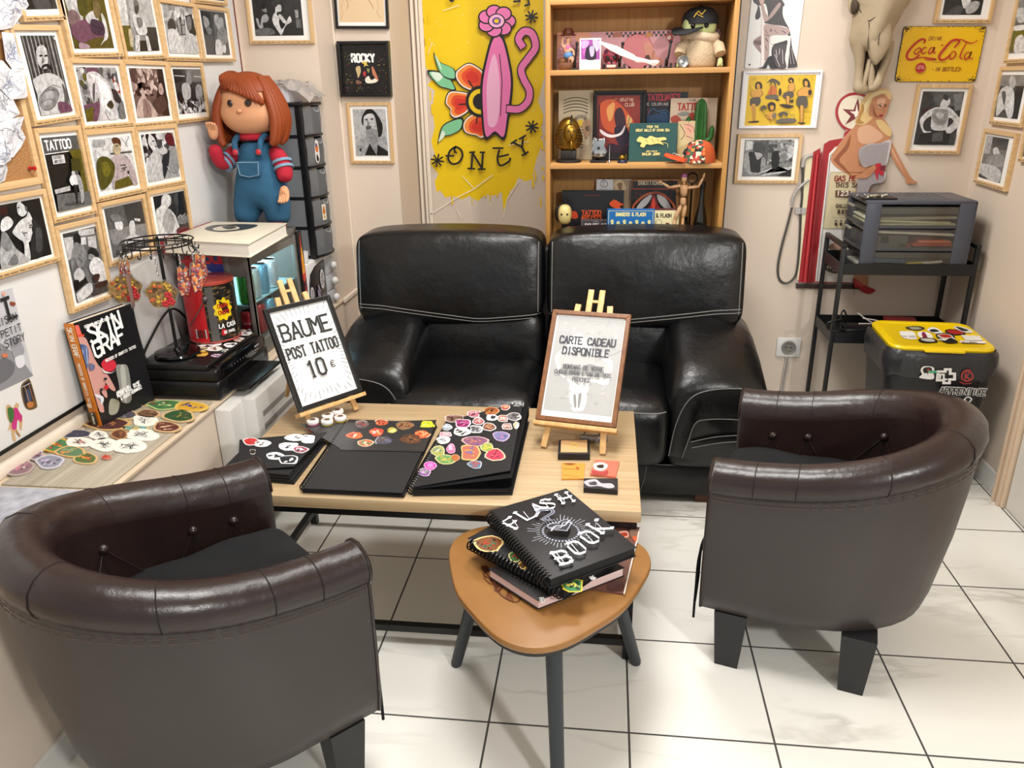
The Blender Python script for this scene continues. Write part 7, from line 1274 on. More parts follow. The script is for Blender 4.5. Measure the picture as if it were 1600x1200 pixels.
A.trace('~3a3a40 140,300 200,280 230,450 200,640 160,560;~8a8a84 690,590 740,570 800,600 830,880 740,900 720,760;~b0b0a8 730,600 770,600 790,880 760,880;~9a9a88 640,880 720,900 700,1000 630,1010;e0685a 200,245 355,215 390,320 210,372;~d8503a 205,330 385,300 388,322 212,372;~3a2420 225,280 260,262 280,300 240,315;~c8948a 230,380 390,320 450,400 520,560 600,640 680,780 665,805 620,770 590,730 610,850 590,860 540,800 580,960 550,985 500,920 460,1000 420,1015 370,920 340,800 300,700 280,600 250,480;~5a6a92 255,430 300,390 400,390 440,440 440,560 410,650 340,660 290,580;~8a98b8 300,450 330,440 345,490 315,500;~8a98b8 365,440 395,440 395,485 365,490;~c8d0e0 330,590 390,575 385,600 340,612;L2:c8d0e0 290,560 340,640;L2:c8d0e0 420,420 430,560;L2:2a3454 280,470 300,420 390,400;~6a6a8a 440,560 490,570 490,610 450,620;~d8d8e0 430,860 470,830 560,850 570,900 520,960 460,970;~8a8a94 470,870 540,870 540,930 480,940;~c8948a 455,860 500,850 560,940 575,990 540,990 490,920;~c83040 550,560 600,510 670,540 680,590 640,630 580,620;~e0dcd8 555,600 580,625 640,640 680,610 640,645 575,640;~c02a34 575,760 605,748 612,780 585,795;~d8d4d0 330,790 350,900 365,960 345,930;~2a2a38 570,690 595,685 598,700 575,708;~2a2a38 535,785 560,780 560,800 540,806', *vg)
A.text('SKIN', *A.uv(60+462/5.7143, 470+385/5.7143), .05, 'f2f2f0', .0085, .52, .1, rot=.12, slant=.1); A.text('GRAF', *A.uv(60+500/5.7143, 470+510/5.7143), .045, 'f2f2f0', .008, .58, .1, rot=.14, slant=.1)
A.text('MASTERS OF GRAFFITI TATTOO', *A.uv(60+585/5.7143, 470+548/5.7143), .008, 'f2f2f0', .0016, .45, .12, rot=.06); A.text('CHEZ MAT, MACCIO & BILLY BONES', *A.uv(60+388/5.7143, 470+245/5.7143), .0075, 'f2f2f0', .0016, .4, .1); A.text('PREFACE BY', *A.uv(60+670/5.7143, 470+835/5.7143), .008, 'f2f2f0', .0018, .5, .12, rot=.08); A.text('NORM WILL RISE', *A.uv(60+672/5.7143, 470+862/5.7143), .012, 'f2f2f0', .0028, .45, .1, rot=.08); A.text('& ROBERT HERNANDEZ', *A.uv(60+700/5.7143, 470+885/5.7143), .009, 'f2f2f0', .002, .42, .1, rot=.08)
clip_art(A, -W_/2, -Hb/2, W_/2, Hb/2); A.build('cover_print', VINYL, t)
A = Art(M@V((-.0033, Hb/2, -th/2)), uu.cross(vv), vv)
A.text('SKIN GRAF', -.008, Hb/2-.012, .017, 'f2ead8', .0028, .5, .08, rot=-PI/2); A.text('MASTERS OF GRAFFITI TATTOO', -.005, .04, .009, 'f2ead8', .0016, .45, .12, rot=-PI/2); A.rect(-.01, -Hb/2+.012, .01, -Hb/2+.05, '141414'); A.text('H. EYROLLES', -.004, -Hb/2+.047, .006, 'f2ead8', .0012, .4, .1, rot=-PI/2); A.oval(0, -.085, .009, .007, 'e8c8a8', 10); A.build('spine_print', VINYL, t)
# ================================================================ PRINTER
PX0, PX1, PY0, PY1, PZ = -1.452, -1.178, 2.135, 2.512, .632; BP = mat('printer_black', '0e0e10', .32, bump=(400, .1, .0008)); BPG = mat('printer_gloss', '08080a', .12)
t = thing('printer', 'black multifunction printer with stickers on its lid, on the ledge', 'printer', ((PX0+PX1)/2, (PY0+PY1)/2, ZL))
b = B(); box(b, (PX0, PY0, ZL), (PX1, PY1, ZL+.062), .012, seg=3); obj('lower_body', b, BP, t); b = B(); box(b, (PX0+.004, PY0+.004, ZL+.06), (PX1-.004, PY1-.004, PZ-.016), .01, seg=3); obj('upper_body', b, BP, t)
b = B(); box(b, (PX0+.01, PY0+.002, PZ-.018), (PX1-.03, PY1-.002, PZ), .006, seg=3); obj('scanner_lid', b, BP, t)
b = B(); box(b, (PX1-.035, PY0+.03, PZ-.055), (PX1-.001, PY1-.03, PZ-.01), .004, RT((0, 0, 0))); obj('control_panel', b, BPG, t)
A = Art((PX1-.0005, (PY0+PY1)/2, PZ-.033), (0, 1, 0), (0, 0, 1))
for k in range(7): A.oval(-.09+k*.02, 0, .003, .003, '6a6a6e', 8)
A.rect(.08, .004, .115, .009, 'b8b8bc'); A.rect(.08, -.008, .105, -.004, '8a8a8e'); A.build('buttons', PRINT, t)
b = B(); box(b, (PX1-.02, PY0+.07, ZL+.012), (PX1+.065, PY1-.05, ZL+.022), .004); obj('output_tray', b, BP, t); b = B(); box(b, (PX1-.012, PY0+.06, ZL+.03), (PX1+.0005, PY1-.04, ZL+.056)); obj('paper_slot', b, BPG, t)
# rear feed with a white sheet, rising behind the lid and curling over
b = B(); fb = V((PX0-.0, 2.2, PZ-.03)); box(b, (PX0-.012, 2.16, PZ-.045), (PX0+.022, 2.46, PZ-.005), .004); box(b, (-.0, -.135, 0), (.006, .135, .17), .003, RT((PX0-.008, 2.31, PZ-.02), ry=-.22)); obj('rear_feed', b, mat('feed_grey', '3a3b40', .4), t)
b = B(); rows = []
for k in range(15):
	s = k/14; x = PX0+.004-.034*s-.004*math.sin(s*PI); z = PZ-.0045+.28*s; rows.append([V((x+.012*math.sin(2.4*j/10+s*2)*s+.012*(s**3)*(1-j/10), 2.205+.215*j/10+.012*s, z)) for j in range(11)])
strip(b, rows); bmesh.ops.solidify(b, geom=b.faces[:], thickness=.0006); solo('paper_sheet', b, PAPER, 'white sheet of paper standing in the rear feed of the printer', 'paper', smooth=80)
vz = (270, 330, 5.218)
for i, (cx, cy, w_, h_, c1, c2) in enumerate([(115, 1165, 130, 34, 'f0ece8', 'b83a34'), (235, 1160, 120, 50, 'd8a844', '8a5a22'), (365, 1178, 110, 30, 'e0c8d8', '8a6a8a'), (335, 1122, 150, 42, 'e8e4de', 'b0542a'), (240, 1122, 90, 36, 'd8c8a8', '5a4a34'), (235, 1085, 90, 40, 'f0f0ee', '2a2a2a'), (430, 1138, 80, 30, 'c8d0c8', '4a5a4a'), (340, 1080, 140, 40, 'f2f0ee', '3a2a2a'), (330, 1045, 130, 32, 'e8e0dc', 'a84a4a'), (485, 1092, 140, 44, 'f0f0f0', '2e2e2e'), (550, 1048, 130, 36, 'e0d0c8', 'b8483a'), (470, 1028, 130, 34, 'f2f2f0', '4a4a4a'), (600, 1000, 150, 32, 'e8e4e0', '6a4a4a'), (660, 942, 100, 36, 'dcdcdc', 'b0b0b4'), (560, 930, 60, 30, 'e8e0d0', 'a8a07a'), (450, 990, 110, 26, 'e4dcd4', '7a3a34'), (560, 970, 110, 24, 'd8c8c0', '8a5a4a')]):
	A = Art((0, 0, PZ+.0004), (1, 0, 0), (0, 1, 0)); r = random.Random(i+50)
	out = [A.uv(270+(cx+w_/2*(1+r.uniform(-.15, .1))*math.cos(a))/5.218, 330+(cy+h_/2*(1+r.uniform(-.15, .1))*math.sin(a))/5.218) for a in [-2*PI*k/12 for k in range(12)]]
	out = [(min(a, PX1-.033), min(d, PY1-.006)) for a, d in out]
	A.poly(out, c1, 1+i*.1); mx, my = sum(k[0] for k in out)/12, sum(k[1] for k in out)/12
	for k in range(6): A.oval(mx+r.uniform(-.012, .012), my+r.uniform(-.012, .012), r.uniform(.003, .008), r.uniform(.002, .006), r.choice((c2, c2, '2a2a2a')), 7, r.uniform(0, 3), k=3+i*.1+k*.15)
	A.build('sticker', VINYL, t)
b = B(); tube(b, smooth_pts([(-1.44, 2.17, PZ+.005), (-1.44, 2.20, PZ+.03), (-1.44, 2.25, PZ+.06), (-1.43, 2.30, PZ+.10), (-1.43, 2.36, PZ+.115), (-1.435, 2.42, PZ+.09), (-1.43, 2.47, PZ+.03)], 6), .004, 7); solo('power_cable', b, BLACKM, 'black cable arching over the white sheet behind the charm stand', 'cable')
# ================================================================ CHARM STAND
cs = V((-1.357, 2.235, PZ+.0026)); zr = 1.0; cr = .103
t = thing('charm_stand', 'black wire carousel stand of hooks on the printer lid', 'display stand', cs)
b = B(); lathe(b, [(.001, 0), (.07, 0), (.072, .004), (.07, .01), (.06, .013), (.012, .014), (.009, .022), (.001, .022)], cs, 40); obj('base', b, BPG, t)
b = B(); cyl(b, cs, V((cs.x, cs.y, zr+.012)), .0052, .0052, 12); obj('pole', b, BLACKM, t)
b = B(); cc = V((cs.x, cs.y, zr))
for R_, dz in ((cr, 0), (cr*.93, -.012)): tube(b, [cc+V((R_*math.cos(a), R_*math.sin(a), dz)) for a in [2*PI*k/40 for k in range(40)]], .0026, 7, True)
for k in range(6): a = k*PI/3; tube(b, [cc, cc+V((cr*math.cos(a), cr*math.sin(a), 0))], .0024, 6)
obj('ring', b, BLACKM, t)
hooks = [2*PI*k/20 for k in range(20)]
for a in hooks:
	e = cc+V((cr*.96*math.cos(a), cr*.96*math.sin(a), -.004)); d = V((math.cos(a), math.sin(a), 0)); b = B(); tube(b, smooth_pts([e, e+V((0, 0, -.022)), e+d*.006+V((0, 0, -.031)), e+d*.014+V((0, 0, -.03)), e+d*.018+V((0, 0, -.02))], 3), .0018, 6); obj('hook', b, BLACKM, t)
ACR = clear('acrylic', 'f4f4f2', .08, .12); CH2 = cells('charm_hands', 170, ['c86a34', '8a3a3a', 'e0a060', '9a6a7a', '5a4a5a', 'd88a4a', 'b8b0b0', 'a83a3a'])
def charm(label, ang, kind, drop=.035, tw=0):
	e = cc+V((cr*1.1*math.cos(ang), cr*1.1*math.sin(ang), -.031)); t = thing('charm', label, 'keychain charm', e+V((0, 0, -drop-.07)), 0, 'charms on the wire stand'); b = B()
	for k in range(5): z = -k*drop/5; tube(b, [e+V((.0032*math.cos(q)*(k % 2), .0032*math.cos(q)*(1-k % 2), z-.004+.0052*math.sin(q))) for q in [2*PI*i/8 for i in range(8)]], .0009, 5, True)
	obj('chain', b, mat('steel', 'a8a8a6', .3, .9), t); r = random.Random(int(ang*100)); M = RT(e+V((0, 0, -drop-.005)), rz=tw) @ Matrix(((1, 0, 0, 0), (0, 0, -1, 0), (0, 1, 0, 0), (0, 0, 0, 1)))
	if kind == 'fish': pts = [(.052*math.cos(a)*(1+.1*math.sin(5*a)), -.047+.046*math.sin(a)*(1+.08*math.cos(6*a))) for a in [2*PI*k/30 for k in range(30)]]
	elif kind == 'rod': pts = [(-.004, 0), (.004, 0), (.006, -.05), (.0055, -.1), (.001, -.112), (-.0015, -.112), (-.005, -.1), (-.006, -.05)]
	else: pts = [(-.012, 0), (-.004, .004), (.004, -.012), (.012, .002), (.02, -.004), (.016, -.03), (.022, -.06), (.01, -.095), (-.002, -.09), (-.014, -.098), (-.02, -.06), (-.016, -.03)]
	b = B(); prism(b, pts, .003, M); obj('acrylic_edge', b, ACR, t, True, 0); mx = sum(p[0] for p in pts)/len(pts); my = sum(p[1] for p in pts)/len(pts)
	b = B(); prism(b, [(mx+(a-mx)*.88, my+(d-my)*.9) for a, d in pts], .0036, M @ Matrix.Translation((0, 0, -.0003))); obj('print', b, mat('charm_print', 'b08a50', .35, var=(90, '3a2a24', .18)) if kind == 'fish' else CH2 if kind != 'rod' else mat('charm_rod', '9a7a72', .3, .3), t, True, 0)
	if kind == 'fish':
		b = B()
		for fx, fy in ((.02, -.05), (.026, -.07), (.008, -.075)):
			for k in range(5): a = 2*PI*k/5; ball(b, M@V((fx+.007*math.cos(a), fy+.007*math.sin(a), .0036)), (.0055, .0025, .0055), 8)
		obj('red_flower', b, mat('charm_red', 'c02a34', .35), t); b = B(); g = B()
		for k in range(16): ball(b, M@V((r.uniform(-.03, .03), r.uniform(-.075, -.015), .0036)), (.0035, .002, .0035), 6)
		for k in range(5): ball(g, M@V((r.uniform(-.035, .0), r.uniform(-.07, -.02), .0036)), (.008, .002, .005), 7)
		obj('yellow_dots', b, mat('charm_yellow', 'e0b83a', .35), t); obj('orange_leaves', g, mat('charm_orange', 'c8643a', .35), t)
charm('flower and fish charm turned to the room, hanging nearest on the wire stand', -1.15, 'fish', .058, .15); charm('flower and fish charm at the left of the wire stand', 3.9, 'fish', .05, .35)
charm('orange fingers charm at the far left of the wire stand', 3.35, 'hand', .022, .3); charm('thin metallic rod charm hanging alone left of the pole', -2.05, 'rod', .04); charm('orange and pink fingers charm right of the big flower charm', -.55, 'hand', .03, .4); charm('pink fingers charm at the right end of the wire stand', -.1, 'hand', .028, .9); charm('fingers charm highest at the right, before the red lettering', .3, 'hand', .01, .3)
charm('slim brown rod charm hanging behind the pole on the right', .9, 'rod', .02)
# ================================================================ SWEET TIN
tc = V((-1.318, 2.42, PZ+.0026)); tr, tH = .083, .2
t = thing('sweet_tin', 'round red and black lollipop tin with an orange lid and wire handle, on the printer', 'tin', tc)
def arc_wall(b, r_, a0, a1, z0, z1, n=24): return strip(b, [[tc+V((r_*math.cos(a0+(a1-a0)*k/n), r_*math.sin(a0+(a1-a0)*k/n), z)) for z in (z0, z1)] for k in range(n+1)])
AS = -1.33
b = B(); arc_wall(b, tr, AS-PI, AS, 0, tH); bmesh.ops.recalc_face_normals(b, faces=b.faces[:]); obj('red_side', b, mat('tin_red', 'c41f26', .3), t, smooth=80)
b = B(); arc_wall(b, tr, AS, AS+PI, 0, tH); b.faces.new([b.verts.new(tc+V((tr*math.cos(a), tr*math.sin(a), .001))) for a in [2*PI*k/32 for k in range(32)]]); bmesh.ops.recalc_face_normals(b, faces=b.faces[:]); obj('black_side', b, cells('tin_pattern', 70, ['151413', '1c1a18', '4a3a26', '151413', '2a241c', '181716', '6a5434', '151413'], .3, (1, 1, 2.2)), t, smooth=80)
b = B(); lathe(b, [(tr-.002, 0), (tr+.002, .001), (tr+.002, .006), (tr-.001, .008)], tc, 48); obj('bottom_rim', b, mat('tin_rim', 'b0504a', .3, .4), t); b = B(); lathe(b, [(tr-.001, tH-.004), (tr+.0025, tH-.001), (tr+.0025, tH+.003), (tr-.002, tH+.005)], tc, 48); obj('top_rim', b, MATS['tin_rim'], t)
b = B(); lathe(b, [(.001, tH-.001), (tr-.012, tH-.001), (tr-.008, tH+.004), (tr+.001, tH+.005), (tr+.002, tH-.004)], tc, 48); obj('lid', b, mat('tin_lid_orange', 'd0532c', .35, var=(40, 'c04424', .4)), t)
def wrap(q): d = q-tc; a = AT+(d.x)/tr; rr = tr+.0008+max(0, d.y)*.4; return tc+V((rr*math.cos(a), rr*math.sin(a), d.z))
def wrapped(name, fn, at):
	global AT; AT = at; A = Art(tc, (1, 0, 0), (0, 0, 1)); fn(A)
	for i, (pts, c, k) in enumerate(A.F): pass
	A.n = V((0, 1, 0)); A.build(name, VINYL, t, fn=wrap)
def logo(A):
	pts = [(.031*(1+.12*math.cos(9*a))*math.cos(a), .112+.036*(1+.12*math.cos(9*a))*math.sin(a)) for a in [2*PI*k/54 for k in range(54)]]
	A.poly(pts, 'e8c814'); A.text('CHUPA', 0, .118, .0125, 'b02418', .0028, .5, .12, center=True); A.text('CHUPS', .001, .096, .0125, 'b02418', .0028, .5, .12, center=True)
	A.text('LA CASA', .008, .05, .014, 'f0f0ee', .003, .5, .14, center=True); A.rect(-.017, .024, -.003, .045, 'c0222a'); A.text('DE PAPEL', .012, .03, .0085, 'f0f0ee', .002, .5, .14, center=True)
wrapped('logo', logo, -.62)
def bar_(A):
	A.rect(-.02, .018, .018, .05, 'e0d8d4'); r = random.Random(1); x = -.018
	while x < .015: w_ = r.uniform(.0008, .0026); A.rect(x, .02, x+w_, .048, '2a2a2a', k=2); x += w_+r.uniform(.0008, .0022)
	A.rect(.02, .012, .0215, .19, 'b81a20')
wrapped('barcode', bar_, -1.62); wrapped('grey_stripe', lambda A: A.rect(-.012, .008, .012, .192, '55524e'), -1.08)
b = B(); a0 = tc+V(((tr+.004)*math.cos(-1.9), (tr+.004)*math.sin(-1.9), .14)); hx = [tc+V(((tr+.006)*math.cos(a), (tr+.006)*math.sin(a), z)) for a, z in ((-1.25, .155), (-1.5, .12), (-1.8, .085), (-2.1, .06))]; tube(b, smooth_pts(hx, 5), .002, 6); ball(b, hx[0], .0095, 12); obj('wire_handle', b, mat('wire_grey', '6a6262', .35, .6), t)
# ================================================================ MINI FRIDGE
FX0, FX1, FY0, FY1, FZ = -1.474, -1.222, 2.535, 2.99, .912; SG = mat('fridge_grey', '77746f', .35, .25); DKG = mat('fridge_dark', '4a4744', .4)
t = thing('mini_fridge', 'small grey glass-fronted drinks cooler with lit cans, behind the red tin', 'mini fridge', ((FX0+FX1)/2, (FY0+FY1)/2, ZL))
b = B(); box(b, (FX0, FY0, FZ-.03), (FX1, FY1, FZ), .004); box(b, (FX0, FY0, ZL), (FX1, FY1, ZL+.06), .004); box(b, (FX0, FY0, ZL), (FX0+.012, FY1, FZ)); box(b, (FX0, FY1-.012, ZL), (FX1, FY1, FZ))
for x in (FX1-.016, FX1-.085): box(b, (x, FY0, ZL), (x+.016, FY0+.018, FZ-.02), .002)
for y in (FY0, FY1-.03): box(b, (FX1-.016, y, ZL), (FX1, y+.026, FZ-.02), .002)
box(b, (FX1-.086, FY0+.002, ZL+.3), (FX1, FY0+.012, FZ-.02)); box(b, (FX1-.014, FY0+.01, ZL+.335), (FX1-.004, FY1-.02, FZ-.02)); obj('body', b, SG, t)
b = B(); box(b, (FX0, FY0, ZL+.05), (FX1-.085, FY0+.01, FZ-.02)); sp = obj('side_panel', b, SG, t)
vzA = (270, 330, 5.218); A = Art((0, FY0-.0003, 0), (1, 0, 0), (0, 0, 1))
A.trace('c4c4c8 100,282 515,285 600,905 100,905;23307e 262,282 505,285 545,500 520,620 250,460;d8a414 500,495 545,500 598,905 540,905 520,700;b01c28 150,300 100,300 100,900', *vzA)
p_ = A.uv(270+258/5.218, 330+418/5.218); A.text('BULL', p_[0], p_[1], .048, 'c01f30', .0105, .52, .12); A.text('RED', p_[0]-.125, p_[1]+.004, .048, 'c01f30', .0105, .52, .12); clip_art(A, FX0+.002, ZL+.06, FX1-.09, FZ-.022); A.build('side_print', VINYL, sp)
GL_ = clear('fridge_glass', 'eef6f6', .04, .1)
b = B(); box(b, (FX1-.07, FY0+.004, ZL+.055), (FX1-.014, FY0+.007, ZL+.305)); obj('side_glass', b, GL_, t)
b = B(); box(b, (FX1-.008, FY0+.025, ZL+.055), (FX1-.005, FY1-.03, ZL+.34)); obj('door_glass', b, GL_, t)
b = B(); box(b, (FX0+.05, FY0+.02, ZL+.055), (FX0+.056, FY1-.014, FZ-.03)); obj('white_liner', b, mat('liner_white', 'dfe8ea', .5), t)
b = B(); box(b, (FX0+.05, FY0+.02, ZL+.19), (FX1-.02, FY1-.014, ZL+.194)); obj('wire_shelf', b, mat('shelf_glass', 'a8c4c8', .2), t)
b = B(); box(b, (FX0+.08, FY0+.03, FZ-.036), (FX1-.03, FY1-.03, FZ-.031)); obj('lamp_strip', b, mat('cooler_lamp', 'e8fbff', .5, emit=('d8f4ff', 7)), t)
b = B(); box(b, (FX1-.002, FY1-.005, ZL+.12), (FX1+.008, FY1+.038, FZ-.02), .002); fl = obj('flame_panel', b, mat('panel_black', '1a1718', .4), t)
A = Art((FX1+.0085, FY1+.016, 0), (0, 1, 0), (0, 0, 1)); zz = FZ-.03
A.blob([(-.014, zz-.19), (-.016, zz-.12), (-.01, zz-.06), (-.004, zz), (.002, zz-.05), (.012, zz-.1), (.014, zz-.18)], 'd8301c'); A.blob([(-.01, zz-.16), (-.009, zz-.11), (.0, zz-.05), (.008, zz-.1), (.01, zz-.15)], 'f0c81c'); A.blob([(-.004, zz-.15), (0, zz-.1), (.005, zz-.14)], 'e8641c'); A.text('FIRE', -.008, zz-.2, .017, 'c8242c', .003, .5, .12, rot=-PI/2); A.build('flames', VINYL, fl)
CANM = [('red_drink', 'b82a34', 'c8ccd0'), ('green_drink', '5ab04a', 'd0d4d8'), ('white_drink', 'e0e4ea', 'b0203a'), ('blue_drink', '7ab4d0', 'c8d0d8')]
for i, (x, y, z, k, lb) in enumerate(((-1.265, 2.575, ZL+.0605, 0, 'dark red drink can behind the narrow side glass, on the cooler floor'), (-1.262, 2.58, ZL+.1945, 1, 'green drink can behind the narrow side glass of the cooler'), (-1.275, 2.66, ZL+.1945, 2, 'white and silver can on the upper cooler shelf, nearest'), (-1.275, 2.735, ZL+.1945, 3, 'pale blue can in the middle of the upper cooler shelf'), (-1.275, 2.82, ZL+.1945, 2, 'white can farthest along the upper cooler shelf'), (-1.27, 2.66, ZL+.0605, 0, 'dark red can on the cooler floor behind the easel tip'), (-1.27, 2.75, ZL+.0605, 3, 'pale can low in the cooler behind the easel'))):
	nm, c1, c2 = CANM[k]; t2 = thing('drink_can', lb, 'can', (x, y, z), 0, 'cans in the cooler'); h_ = .112; r_ = .029
	b = B(); lathe(b, [(r_-.006, .001), (r_-.001, .006), (r_, .012), (r_, h_-.012), (r_-.006, h_-.002)], (x, y, z), 24); obj('can_body', b, mat('can_'+nm, c1, .25, .5), t2, smooth=60); b = B(); lathe(b, [(r_-.007, 0), (r_-.005, .002), (r_-.008, .004), (.001, .006)], (x, y, z), 20); lathe(b, [(r_-.006, h_-.002), (r_-.005, h_), (r_-.008, h_-.001), (r_-.009, h_-.004), (.001, h_-.004)], (x, y, z), 20); obj('can_end', b, mat('aluminium', 'b8bcc0', .25, .9), t2)
# big white book on the cooler
BZ0, BZ1 = FZ+.0008, FZ+.047; bq = [(-1.486, 2.47), (-1.145, 2.40), (-1.175, 2.80), (-1.486, 2.83)]
t = thing('art_book', 'large white hardback with a black tattoo drawing, lying on the drinks cooler', 'book', (-1.32, 2.62, BZ0))
def shr(q, d): cx = sum(a for a, e in q)/len(q); cy = sum(e for a, e in q)/len(q); return [(a-math.copysign(d, a-cx), e-math.copysign(d, e-cy)) for a, e in q]
b = B(); prism(b, shr(bq, .004), BZ1-BZ0-.007, Matrix.Translation((0, 0, BZ0+.0035))); obj('pages', b, mat('book_pages_white', 'efe9dc', .8), t)
b = B(); prism(b, bq, .0035, Matrix.Translation((0, 0, BZ0)), .0008); prism(b, bq, .0035, Matrix.Translation((0, 0, BZ1-.0035)), .0008); obj('cover', b, mat('cover_cream', 'ddd6c2', .45), t)
b = B(); prism(b, [(-1.488, 2.466), (-1.478, 2.464), (-1.478, 2.832), (-1.488, 2.834)], BZ1-BZ0+.0006, Matrix.Translation((0, 0, BZ0-.0002))); obj('spine', b, mat('spine_red', '8a2030', .5), t)
A = Art((0, 0, BZ1+.0002), (1, 0, 0), (0, 1, 0))
A.trace('~3a3834 260,140 330,115 420,110 560,105 690,112 640,140 520,160 400,170 300,160;~d8d0bc 330,140 420,120 520,125 540,145 440,158 350,158;~4a4844 400,128 480,120 520,135 450,150;L2:~2a2826 300,150 420,165 560,150;L1.5:8a8478 350,85 720,92;L2:4a4844 500,192 590,186;L1.5:b06a5a 100,175 180,190', *vz); A.build('cover_print', VINYL, t)
# ================================================================ RAG DOLL ON THE COOLER
dz = FZ+.0005; DX, DY = -1.322, 2.948
t = thing('rag_doll', 'big cloth doll with bobbed auburn hair, red sleeves and blue dungarees, standing on the cooler', 'doll', (DX, DY, dz))
SKc = mat('doll_cloth_skin', 'd49a72', .75, bump=(300, .2, .001)); DEN = mat('doll_denim', '2e5f80', .9, bump=(420, .5, .0015), var=(30, '26526f', .4)); REDK = mat('doll_red_knit', 'b02034', .9, bump=(300, .5, .0015)); HAIR = mat('doll_hair', '8a3c14', .55, bump=(40, .2, .003))
dd = V((DX, DY, 0)); D = lambda x, y, z: dd+V((x, y, dz+z))
legs = [[(D(0, 0, .175), .088), (D(-.055, -.01, .11), .066), (D(-.062, -.03, .055), .052), (D(-.066, -.04, .02), .04)], [(D(0, 0, .175), .088), (D(.055, -.012, .11), .066), (D(.066, -.03, .055), .052), (D(.07, -.04, .02), .04)], [(D(0, 0, .175), .088), (D(0, 0, .24), .082), (D(0, 0, .30), .074), (D(0, 0, .335), .05)]]
skinned('dungarees', legs, DEN, t, 2)
for sx in (-1, 1):
	b = B(); sbox(b, D(sx*.068, -.055, .018), (.03, .045, .018), 3, 8); obj('shoe', b, mat('doll_shoe', '8a2a2a', .6), t, smooth=80)
	b = B(); tube(b, smooth_pts([D(sx*.045, -.078, .285), D(sx*.05, -.07, .33), D(sx*.05, -.02, .352), D(sx*.045, .04, .34)], 5), .011, 8); obj('strap', b, DEN, t); b = B(); ball(b, D(sx*.045, -.088, .296), (.011, .005, .011), 12); obj('button', b, mat('doll_button', 'b8303a', .4), t)
b = B(); sbox(b, D(0, -.083, .235), (.045, .008, .03), 6, 8); obj('bib_pocket', b, DEN, t)
b = B(); tube(b, [D(-.042+.084*k/8, -.0925, .26) for k in range(9)], .0012, 5); tube(b, [D(-.04, -.0925, .255), D(-.036, -.092, .215), D(0, -.093, .207), D(.036, -.092, .215), D(.04, -.0925, .255)], .0012, 5); obj('stitching', b, mat('denim_thread', '9ab4c8', .8), t)
AL = [(D(-.062, -.01, .31), .03), (D(-.105, -.02, .265), .034), (D(-.125, -.05, .245), .032), (D(-.128, -.075, .29), .028), (D(-.122, -.085, .325), .026)]
AR = [(D(.062, -.01, .31), .03), (D(.1, -.015, .26), .036), (D(.115, -.03, .215), .034), (D(.118, -.055, .185), .028)]
skinned('sleeve', [AL], REDK, t, 2); skinned('sleeve', [AR], REDK, t, 2)
STR = mat('doll_stripe', '7a98b0', .9); 
for P_, Q_, R_ in ((AL[1][0], AL[2][0], .037), (AR[1][0], AR[2][0], .0385)):
	for f in (.15, .6): c = P_.lerp(Q_, f); d = (Q_-P_).normalized(); b = B(); cyl(b, c-d*.005, c+d*.005, R_, seg=20); obj('stripe', b, STR, t)
def mitt(base, dirv, side, curl):
	pv = base+dirv*.028; ch = [[(base, .017), (pv, .02)]]; s_ = dirv.cross(V((0, -1, .2))).normalized()
	for k, f in enumerate((-1.1, -.4, .35, 1.05)):
		r0 = pv+s_*f*.013; ch.append([(pv, .02), (r0+dirv*.012, .0085), (r0+dirv*.028+V((0, -1, 0))*curl*.6, .0075), (r0+dirv*(.036+.003*(k in (1, 2)))+V((0, -1, 0))*curl*1.5, .0062)])
	ch.append([(base+dirv*.01, .017), (base+dirv*.02+s_*side*.024, .008), (base+dirv*.034+s_*side*.032+V((0, -.01, 0)), .0065)])
	return skinned('hand', ch, SKc, t, 1)
mitt(AL[-1][0]+V((0, 0, .012)), V((.1, -.1, 1)).normalized(), 1, .012); mitt(AR[-1][0]+V((0, -.008, -.01)), V((.1, -.45, -.9)).normalized(), -1, .014)
b = B(); tube(b, [D(.046*math.cos(a), .04*math.sin(a)-.005, .347) for a in [2*PI*k/24 for k in range(24)]], .0135, 10, True); obj('collar', b, REDK, t, smooth=80)
hc = D(0, -.01, .455); b = B(); sbox(b, hc, (.098, .088, .102), 2.3, 14, lambda q: (q.x*.012*(q.z < 0), -.006*(q.z < -.2)*(q.y < 0), 0)); hd = obj('head', b, SKc, t, smooth=80)
def onface(x, z): return hc+V((x, -.088*max(.05, 1-(abs(x)/.1)**2.3-(abs(z)/.104)**2.3)**(1/2.3)-.002, z))
for sx in (-1, 1):
	b = B(); lathe(b, [(.001, .005), (.009, .0045), (.012, .001), (.0105, -.001), (.001, -.001)], M=RT(onface(sx*.034, .012)+V((0, -.001, 0)), rx=PI/2, rz=sx*.25), seg=18); obj('button_eye', b, mat('eye_button', '3a2a22', .25), hd); b = B(); ball(b, onface(sx*.034, .012)+V((0, -.006, 0)), (.004, .002, .004), 8); obj('pupil', b, BLACKM, hd)
	b = B(); ball(b, onface(sx*.052, -.03)+V((0, .003, 0)), (.016, .004, .013), 12); obj('cheek', b, mat('cheek_pink', 'd8906c', .8), hd)
b = B(); ball(b, onface(0, -.015)+V((0, -.004, 0)), (.01, .008, .008), 12); obj('nose', b, SKc, hd)
b = B(); tube(b, smooth_pts([onface(-.026, -.038), onface(-.012, -.05), onface(.008, -.051), onface(.026, -.04)], 5), .0026, 6); obj('mouth', b, mat('mouth_thread', '8a2a22', .8), hd)
